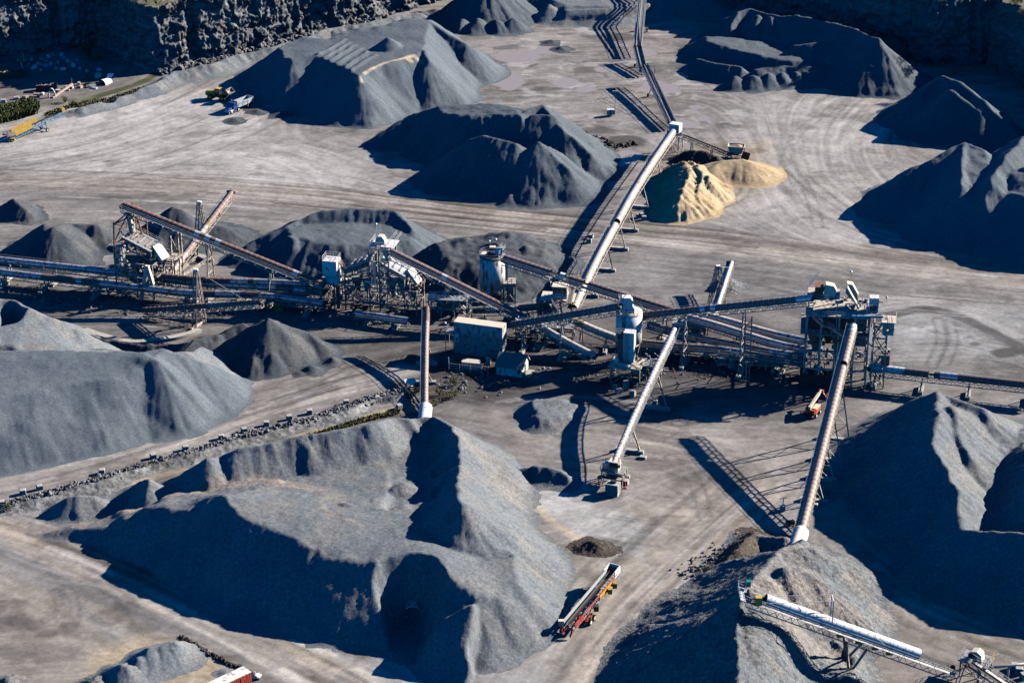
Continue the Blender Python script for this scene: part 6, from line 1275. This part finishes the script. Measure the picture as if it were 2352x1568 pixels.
t = thing('propane_tank', 'small white propane tank by the corner of the red trailer', 'tank', T(587,1560,0), R(20)); mb = MB(); mb.tube((-.8,0,.7),(.8,0,.7),.45,n=18); mb.tube((.8,0,.7),(1.05,0,.7),.45,.2,18); mb.tube((-.8,0,.7),(-1.05,0,.7),.45,.2,18); mb.build('shell', WHITE, t, True); MB().tube((0,0,1.1),(0,0,1.6),.12,n=8).build('valve_dome', WHITE, t); mb = MB(); mb.box(-.6,-.4,-.4,.4,-.1,.4); mb.box(.4,.6,-.4,.4,-.1,.4); mb.build('saddle', CONC, t)
# concrete blocks
def block_mesh(w_, d_, h, seed):
    rr = random.Random(seed); mb = MB(); c = .07; j = lambda: rr.uniform(-.04,.04)
    lo = [(-w_/2,-d_/2),(w_/2,-d_/2),(w_/2,d_/2),(-w_/2,d_/2)]; rings = []
    for z, k in ((-.15,0),(h-c,0),(h,c)): rings.append([(x*(1-k*2/w_)+j(), y*(1-k*2/d_)+j(), z) for x, y in lo])
    vs = [q for r_ in rings for q in r_]; fs = [(0,3,2,1),(8,9,10,11)]
    for a in (0,4): fs += [(a+k, a+(k+1) % 4, a+4+(k+1) % 4, a+4+k) for k in range(4)]
    mb.add(vs, fs); return mb
NTH = ('first','second','third','fourth','fifth','sixth','seventh','eighth','ninth','tenth','eleventh','twelfth','thirteenth','fourteenth','fifteenth','sixteenth')
RB = [(4,1160),(53,1134),(91,1124),(234,1087),(352,1052),(426,1033),(508,1008),(561,992),(612,977),(664,963),(711,950),(795,928),(866,919),(917,938)]
for k, (u, v_) in enumerate(RB):
    o = block_mesh(1.15, 1.1, 1.0, k).build('concrete_block', CONC); o.location = T(u, v_, 0); o.rotation_euler.z = R(random.uniform(5,40)); o.location.z = .05
    tag(o, f'{NTH[k]} pale concrete block from the left along the rock-lined road edge', 'concrete block', 'concrete blocks along the rock-lined road')
for k, (u, v_, w_, d_, h, l) in enumerate(((1357,547,1.3,.9,1.0,'concrete block left of the long pale conveyor, the upper of two'),(1353,557,1.3,.9,1.0,'concrete block left of the long pale conveyor, the lower of two'),(1466,500,1.2,1,1.1,'leftmost of three pale blocks below the sand pile'),(1474,500,1.1,1,1.3,'middle of three pale blocks below the sand pile'),(1479,505,1.2,1,1.1,'rightmost of three pale blocks below the sand pile'),
        (1411,891,.9,.8,.9,'small pale block under the dust collector platform'),(1420,903,1.1,1,1.3,'grey block right of the tiny one by the dust collector legs'),(1453,909,1.2,1.1,1.4,'cube-shaped pale block nearest the white loadout conveyor'),(1437,898,1.2,.5,2.6,'tall upright concrete slab by the dust collector legs'),(1504,928,1,.8,1.0,'lone pale block right of the white loadout conveyor'),
        (1477,1052,1.4,1.1,.5,'flat pale slab lying right of the white loadout conveyor'),(2329,1536,1.2,1,1.2,'uppermost of three white blocks in the bottom right corner'),(2340,1546,1.3,1,1.2,'middle of three white blocks in the bottom right corner'),(2352,1558,1.3,1,1.2,'lowest of three white blocks in the bottom right corner'),(1872,1165,1.0,.9,.9,'small white block by the right foot of the pink conveyor'),(640,712,2.2,1.6,1.8,'mustard bin among the tubes left of the middle plant'))):
    o = block_mesh(w_, d_, h, 50+k).build('concrete_block' if k < 15 else 'steel_bin', CONC if k < 15 else MUSTARD); o.location = T(u, v_, 0); o.rotation_euler.z = R(random.uniform(-25,25)); tag(o, l, 'concrete block' if k < 15 else 'bin')
# rock-lined bank: too many stones to count
def rocks(name, label, P, n, w_, hgt, smin, smax, m, seed, cat='rocks'):
    rr = random.Random(seed); Q, L_ = resample([T(u, v_, 0) for u, v_ in P], 1.0); F = frames(Q); mb = MB(); ph = (1+5**.5)/2
    ico = [Vector(q).normalized() for q in ((-1,ph,0),(1,ph,0),(-1,-ph,0),(1,-ph,0),(0,-1,ph),(0,1,ph),(0,-1,-ph),(0,1,-ph),(ph,0,-1),(ph,0,1),(-ph,0,-1),(-ph,0,1))]
    icf = [(0,11,5),(0,5,1),(0,1,7),(0,7,10),(0,10,11),(1,5,9),(5,11,4),(11,10,2),(10,7,6),(7,1,8),(3,9,4),(3,4,2),(3,2,6),(3,6,8),(3,8,9),(4,9,5),(2,4,11),(6,2,10),(8,6,7),(9,8,1)]
    for k in range(n):
        f = F[rr.randrange(len(F))]; y = rr.gauss(0, .4); y = max(-1, min(1, y)); sz = rr.uniform(smin, smax)*(1 if rr.random() < .85 else 1.7)
        c = f[0] + f[1]*rr.uniform(-.6,.6) + f[2]*y*w_ + Vector((0,0,max(0, hgt*(1-abs(y)**1.5)*rr.uniform(.1,1)))); sx, sy, sz_ = (sz*rr.uniform(.6,1.3) for _ in range(3)); an = rr.uniform(0,6.28); ca, sa = math.cos(an), math.sin(an)
        mb.add([(c.x + (q.x*ca-q.y*sa)*sx*rr.uniform(.75,1.2), c.y + (q.x*sa+q.y*ca)*sy*rr.uniform(.75,1.2), c.z + q.z*sz_*rr.uniform(.75,1.2)) for q in ico], icf)
    o = mb.build(name, m); tag(o, label, cat); return struct(o, 'stuff')
STONE = gravel('blasted_stone', (.11,.108,.105), (.32,.305,.29), .8, .6, .35, .2, spk=.45)
BP = [(10,1165),(100,1143),(230,1106),(350,1070),(430,1049),(560,1006),(640,988),(720,968),(800,940),(870,915),(925,905)]
pile('earth_berm', 'stony earth berm under the loose stones between the road and the muddy ditch', STONE, [('r', [(u, v_-3, .75+.3*((k*7) % 3)) for k, (u, v_) in enumerate(BP)], .55)], res=.3, grit=.09, lump=.7, seed=60, cat='berm')
rocks('riprap', 'bank of loose grey blasted stones between the road and the muddy ditch', BP, 3400, 2.6, 1.0, .10, .40, STONE, 3)
rocks('talus', 'fallen rocks along the foot of the sunlit quarry face', [(366,168),(400,160),(450,148),(540,126),(640,104),(760,70),(880,42)], 900, 3.5, .9, .3, .9, STONE, 4)
rocks('rubble', 'scattered stones round the coarse broken-rock stockpile', [(1590,1330),(1680,1270),(1740,1235),(1800,1262),(1850,1290),(1900,1330)], 500, 5, .3, .15, .4, STONE, 5)
rocks('rubble', 'ragged dark kerb of stones along the sandy floor in the bottom left', [(418,1463),(480,1500),(540,1530),(575,1545)], 260, .7, .3, .12, .3, G_SOIL, 6)
rocks('clods', 'dark clods along the muddy track edges in the far yard', [(1215,303),(1290,300),(1360,318),(1420,338),(1460,330)], 320, 3.0, .35, .15, .5, G_SOIL, 7)
rocks('rubble', 'stones and broken concrete round the plant footings', [(1000,880),(1150,870),(1300,850),(1450,850),(1600,840),(1800,850)], 500, 9, .1, .12, .4, STONE, 9)
rocks('rubble', 'stones under the tube conveyors at the left', [(20,668),(160,690),(300,710),(450,720),(620,710)], 420, 5, .1, .12, .4, STONE, 10)
# ---- dump corner by the rock face
def dumpster(label, u, v_, rz, L_, m, load):
    t = thing('dumpster', label, 'dumpster', T(u, v_, 0), rz); D_, h = 2.4, 1.9; mb = MB()
    mb.box(0,L_,0,.08,.15,h); mb.box(0,L_,D_-.08,D_,.15,h); mb.box(0,.08,.08,D_-.08,.15,h); mb.box(L_-.08,L_,.08,D_-.08,.15,h); mb.box(.08,L_-.08,.08,D_-.08,.15,.25)
    for k in range(int(L_/.7)+1): mb.box(k*.7, k*.7+.1, -.07, 0, .15, h)
    mb.box(-.05,L_+.05,-.09,-.07,h-.15,h); mb.build('body', m, t); rr = random.Random(int(u)); mb = MB()
    for k in range(26): x, y = rr.uniform(.3,L_*.72), rr.uniform(.3,D_-.4); a = Vector((x,y,rr.uniform(1.0,1.9))); mb.beam(a, a+Vector((rr.uniform(-.9,.9),rr.uniform(-.6,.6),rr.uniform(-.2,.3))), rr.uniform(.1,.6), rr.uniform(.05,.4))
    mb.build('scrap_load', load, t)
dumpster('dark green dumpster heaped with tan scrap at the left edge', -8, 181, R(9), 8.2, DKGREEN, TIMBER); dumpster('navy dumpster part-filled with pale rubble below the shaded debris', 83, 211, R(6), 6.4, NAVY, CONC)
def scrap(kind, label, u, v_, m, size, rz, group=None, cat='scrap'):
    w_, d_, h = size; mb = MB(); mb.box(-w_/2,w_/2,-d_/2,d_/2,-.05,h*.9); mb.beam((-w_/2,-d_/2-.03,h*.5),(w_/2,-d_/2-.03,h*.5),.06,h*.5); mb.beam((-w_*.4,0,h*.92),(w_*.45,d_*.2,h),d_*.8,.12); o = mb.build(kind, m); o.location = T(u, v_, 0); o.rotation_euler = (R(random.uniform(-8,8)), R(random.uniform(-8,8)), rz); return tag(o, label, cat, group)
rr = random.Random(3); spots = [(41,140),(107,142),(112,133),(146,136),(152,134),(133,146),(117,150),(106,153),(95,150),(85,150),(78,158),(94,163),(131,160),(144,161),(168,153),(183,160),(200,166),(176,140),(141,129),(122,128),(97,137),(87,148),(155,143),(165,144),(66,151),(57,141),(228,162),(73,140)]
for k, (u, v_) in enumerate(spots):
    scrap('scrap_crate' if k % 3 else 'scrap_sheet', 'pale piece of junk in the shadow of the rock face', u, v_, (GALV, GALVC, WHITE, SKYBLUE)[k % 4], (rr.uniform(.7,1.9), rr.uniform(.6,1.3), rr.uniform(.3,1.0)), rr.uniform(0,3), 'junk in the shadow of the rock face')
for k, (u, v_, m, l, sz) in enumerate(((225,178,CREAM,'cream crate at the edge of the big shadow, left of the white tank',(1.9,1.2,1.3)),(154,204,WHITE,'white crate below the shadow, near the leaning timber',(1.6,1,.8)),(164,204,WHITE,'white rounded drum housing beside a thin pole',(1.1,.9,.8)),(181,196,CREAM,'upper of two pinkish crates in the sunlit junk row',(.9,.8,1)),(184,202,TIMBER,'lower of two pinkish crates in the sunlit junk row',(1.4,1,.7)),(133,212,WHITE,'white crate right of the navy dumpster',(1.6,.9,.8)),(38,228,CREAM,'cream crate at the upper left of the orange junk',(1.7,1,.8)),(58,226,TIMBER,'pinkish crate left of the rusty scrap',(1.6,1.2,.7)),(8,236,WHITE,'white crate at the far left edge above the reeds',(1.5,.9,1)),(156,209,CONC,'small broken block by the upper end of the leaning timber',(1,.6,.5)),(14,246,CONC,'long pale slab lying at the left edge above the reeds',(3,.6,.4)),(75,234,RUSTSTEEL,'rusty orange scrap heap left of the leaning timber',(2.2,1.4,.8)),(48,235,RUSTSTEEL,'dark rusty scrap between the pale crates',(2,1.2,.4)),(210,200,GALV,'flattened grey metal sheets in the sunlit junk row',(3.0,1.6,.5)),(203,195,DARK_,'dark twisted metal in the sunlit junk row',(2.2,1.4,.6)),(217,204,GALVC,'light metal offcuts at the right end of the junk row',(2.0,1,.4)))):
    scrap('scrap_piece', l, u, v_, m, sz, rr.uniform(-.6,.6))
t = thing('boat_hull', 'broken white tank shell with a blue lid on the edge of the big shadow', 'tank shell', T(243,192,0), R(60)); mb = MB(); K = 14
for k in range(K): a, b = math.pi*k/K, math.pi*(k+1)/K; mb.add([(-1.8,1.5*math.cos(a),1.7*math.sin(a)),(-1.8,1.5*math.cos(b),1.7*math.sin(b)),(1.6,1.2*math.cos(b),1.4*math.sin(b)),(1.6,1.2*math.cos(a),1.4*math.sin(a)),(2.4,.6*math.cos(a),.8*math.sin(a)),(2.4,.6*math.cos(b),.8*math.sin(b))], [(0,1,2,3),(3,2,5,4)])
mb.build('shell', WHITE, t, True); MB().beam((1.4,-.2,1.5),(3.6,.8,2.0),1.6,.12).build('lid', BLUE, t)
t.name = 'tank_shell'
t = thing('arch_stand', 'tall white arch-shaped frame standing in front of the navy dumpster', 'arch frame', T(120,224,0), R(4)); mb = MB(); pts = [(-1.0,0,0),(-.85,0,1.4),(-.45,0,2.5),(0,0,2.8),(.45,0,2.5),(.85,0,1.4),(1.0,0,0)]
for a, b in zip(pts, pts[1:]): mb.beam(a, b, .5, .3)
mb.build('frame', WHITE, t)
o = MB().beam((0,0,.2), T(166,193,1.6)-T(121,226,0), .6, .5).build('timber_beam', TIMBER); o.location = T(121,226,0); tag(o, 'long pinkish timber leaning across the bank above the reeds', 'timber')
t = thing('trailer', 'small two-wheeled junk trailer with a red tip left of the white arch', 'trailer', T(90,222,0), R(-12)); MB().box(-1.6,1.6,-.7,.7,.6,1.0).build('bed', GREYSTEEL, t); MB().box(-1.9,-1.5,-.3,.3,.9,1.2).build('tip', RED, t); wheel(t,0,-.8,.4,.2); wheel(t,0,.8,.4,.2); MB().box(.9,1.6,-.5,.5,1.0,1.3).build('crate', WHITE, t)
t = thing('storage_rack', 'yellow open frame rack lying above the reeds at the left edge', 'rack', T(32,251,0), R(15)); mb = MB()
for x in (-1.3,0,1.3): mb.beam((x,0,0),(x,0,1.3),.14); mb.beam((x,0,.1),(x,1,.1),.14)
mb.beam((-1.3,0,1.2),(1.3,0,1.2),.14); mb.beam((-1.3,0,.4),(1.3,0,.4),.14); mb.build('bar', mat('cream_yellow', (.7,.58,.25), .6), t)
t = thing('sculpted_post', 'tall yellow post with a hooked top standing in the shadow at the far left', 'post', T(56,143,0)); mb = MB(); mb.tube((0,0,0),(-.2,0,2.2),.45,.3,10); mb.tube((-.2,0,2.2),(-.35,0,3.2),.3,.1,10); mb.build('body', MUSTARD, t); t.name = 'marker_post'
o = MB().beam((0,0,0),(-.6,0,2.6),.2).build('marker_pole', WHITE); o.location = T(92*.5742,158,0); tag(o, 'white leaning pole beside the green dumpster', 'pole')
o = MB().beam((0,0,0),(0,0,3.2),.07).build('marker_pole', CREAM); o.location = T(166,203,0); tag(o, 'thin upright pole in the sunlit junk row', 'pole')
for k, (u, v_, rz) in enumerate(((1122,884,1.0),(1129,884,.95))): o = MB().box(-.06,.06,-1.5,1.5,0,.1).build('plank', TIMBER); o.location = T(u, v_, .03); o.rotation_euler.z = -.5-k*.05; tag(o, ('left' if k == 0 else 'right') + ' plank of the pair lying in front of the white shed', 'plank')
# ================================================================== VEGETATION
def leafmat(name, c1, c2):
    m = new_mat(name); N, L = nodes(m); b = N['Principled BSDF']; b.inputs['Roughness'].default_value = .7; b.inputs['Specular IOR Level'].default_value = .2; g = N.new('ShaderNodeNewGeometry'); n = N.new('ShaderNodeTexNoise'); n.inputs['Scale'].default_value = .9; n.inputs['Detail'].default_value = 4; cr = N.new('ShaderNodeValToRGB'); e = cr.color_ramp.elements; e[0].position = .35; e[1].position = .65; e[0].color = c1+(1,); e[1].color = c2+(1,); L.new(g.outputs['Position'], n.inputs['Vector']); L.new(n.outputs[0], cr.inputs[0]); L.new(cr.outputs[0], b.inputs['Base Color']); return m
LG, LO, LY = leafmat('green_leaf', (.03,.06,.018), (.09,.13,.04)), leafmat('olive_leaf', (.10,.10,.03), (.24,.20,.08)), leafmat('yellow_leaf', (.30,.22,.03), (.52,.40,.08)); BARK = mat('bark', (.10,.075,.055), .9)
def shrub(label, pos, h, w_, m, seed, cat='shrub', group=None, nleaf=420):
    rr = random.Random(seed); t = thing('shrub' if h < 4 else 'tree', label, cat, pos, rr.uniform(0,6), group); mb = MB(); tips = []
    for k in range(7 if h < 4 else 9):
        an = rr.uniform(0,6.28); r_ = rr.uniform(.15,.42)*w_; tp = Vector((math.cos(an)*r_, math.sin(an)*r_, h*rr.uniform(.45,.88))); mb.tube((0,0,-.2 if k else -.3), tp*.5+Vector((0,0,h*.08)), .05*h**.7, .03*h**.7, 6); mb.tube(tp*.5+Vector((0,0,h*.08)), tp, .03*h**.7, .01, 5); tips.append(tp)
    mb.build('trunk', BARK, t); mb = MB(); ls = .10+.035*h
    for k in range(nleaf):
        tp = rr.choice(tips); g = Vector((rr.gauss(0,1), rr.gauss(0,1), rr.gauss(0,.8))); c = tp + g*w_*.13; c.z = max(.1, c.z); a = Vector((rr.uniform(-1,1),rr.uniform(-1,1),rr.uniform(-.6,.6))).normalized()*ls; b = Vector((rr.uniform(-1,1),rr.uniform(-1,1),rr.uniform(-1,1))).normalized()*ls; mb.add([c-a,c-b*.6,c+a,c+b*.6], [(0,1,2,3)])
    mb.build('crown', m, t); return t
rr = random.Random(9); TOPZ = 21.2
for k, (u, v_, h, w_, m, l) in enumerate(((2050,-6,4.5,5,LG,'dark green bush leftmost on the right-hand rock bench'),(2095,-4,3.2,4,LO,'low olive bush left of the bright yellow one on the rock bench'),(2134,4,3.6,2.6,LY,'bright yellow bush on the right-hand rock bench'),(2165,-3,5,5,LG,'dark green bush just right of the bright yellow one'),(2200,-5,4.5,5,LO,'olive bush in the middle of the right-hand rock bench'),(2235,-2,4.5,5,LG,'green bush above the shaded bulge of the right-hand face'),(2270,0,4,5,LG,'green bush over the rounded top of the right-hand face'),(2300,4,5,5.5,LG,'tall dark bush near the top right corner'),(2330,14,3,4,LO,'olive bush with autumn leaves near the right edge'),(2345,6,5,5,LG,'dark bush in the top right corner'),(2348,40,2.6,3.4,LO,'small dry bush at the right edge below the corner'),(2085,0,1.6,2.2,LO,'tiny dry bush at the bench lip'))):
    shrub(l, T(u, v_, TOPZ), h, w_, m, 100+k, group='bushes on the right-hand rock bench')
for k, (u, v_, h, w_, l) in enumerate(((292,3,2.6,4,'dry olive bush leftmost on the left-hand rock bench'),(312,8,2.4,4,'dry olive bush in the middle of the left-hand rock bench'),(336,5,2.6,4,'dry olive bush right of centre on the left-hand rock bench'),(356,1,2,3.4,'dry olive bush rightmost on the left-hand rock bench'))): shrub(l, T(u, v_, TOPZ+.3), h, w_, LO, 130+k, group='bushes on the left-hand rock bench')
shrub('dark green tree in the deep shadow below the rock corner', T(205,134,0), 5.5, 4.5, LG, 140, 'tree'); shrub('small dull bush at the foot of the shaded tree', T(222,140,0), 2, 4, LO, 141)
for k, (u, v_, m, h, l) in enumerate(((1010,908,LO,1.8,'dry golden brush just right of the pink conveyor foot'),(1028,918,LO,1.6,'lower golden brush right of the pink conveyor'),(1046,884,LG,1.8,'bright green weed clump in front of the utility fence'),(1045,908,LO,1.4,'rightmost golden brush by the pink conveyor'),(962,900,LG,1.6,'shaded brush left of the pink conveyor foot'),(945,915,LG,1.5,'shaded brush at the end of the stone bank'),(1000,932,LO,1.3,'brush touching the white culvert mouth'),(150,236,LO,2.0,'olive brush at the lower end of the leaning timber'),(20,1168,LO,1.2,'yellow-green weeds at the left end of the muddy ditch'),(165,243,LG,1.4,'green brush on the bank beside the mobile conveyor head'))): shrub(l, T(u, v_, 0), h, 2.6, m, 150+k, nleaf=320)
def reeds(label, P, n, h, ms, seed, wid=.07):
    rr = random.Random(seed); Q = [T(u, v_, 0) for u, v_ in P]; xs = [q.x for q in Q]; ys = [q.y for q in Q]; mb = MB(); c = 0
    while c < n:
        x, y = rr.uniform(min(xs),max(xs)), rr.uniform(min(ys),max(ys))
        if not bool(inpoly(np.array([x]), np.array([y]), Q)[0]): continue
        c += 1; hh = h*rr.uniform(.6,1.15); l = Vector((rr.uniform(-.4,.4),rr.uniform(-.4,.4),1))*hh; a = rr.uniform(0,3.14); o = Vector((math.cos(a),math.sin(a),0))*wid*rr.uniform(.8,2.2); b = Vector((x,y,-.05)); mb.add([b-o, b+o, b+l*.6+o*1.1, b+l, b+l*.6-o*1.1], [(0,1,2,3,4)], rr.choice((0,0,1)))
    o = mb.build('reed_bed', ms, None); tag(o, label, 'reeds'); return struct(o, 'stuff')
reeds('dense green reed bed beside the blue mobile conveyor', [(-20,250),(30,248),(75,236),(90,244),(86,262),(40,276),(-20,290)], 3200, 2.2, [LG, LO], 5, .12)
reeds('thin yellow grass along the muddy ditch by the stone bank', [(690,1005),(760,982),(850,955),(920,940),(915,952),(830,972),(700,1010)], 1100, .6, [LO, LO], 6, .06)
reeds('rough grass along the far-left bank above the ditch', [(100,262),(170,238),(250,226),(330,200),(340,205),(260,238),(160,250),(110,270)], 1500, .7, [LO, LG], 7, .09)
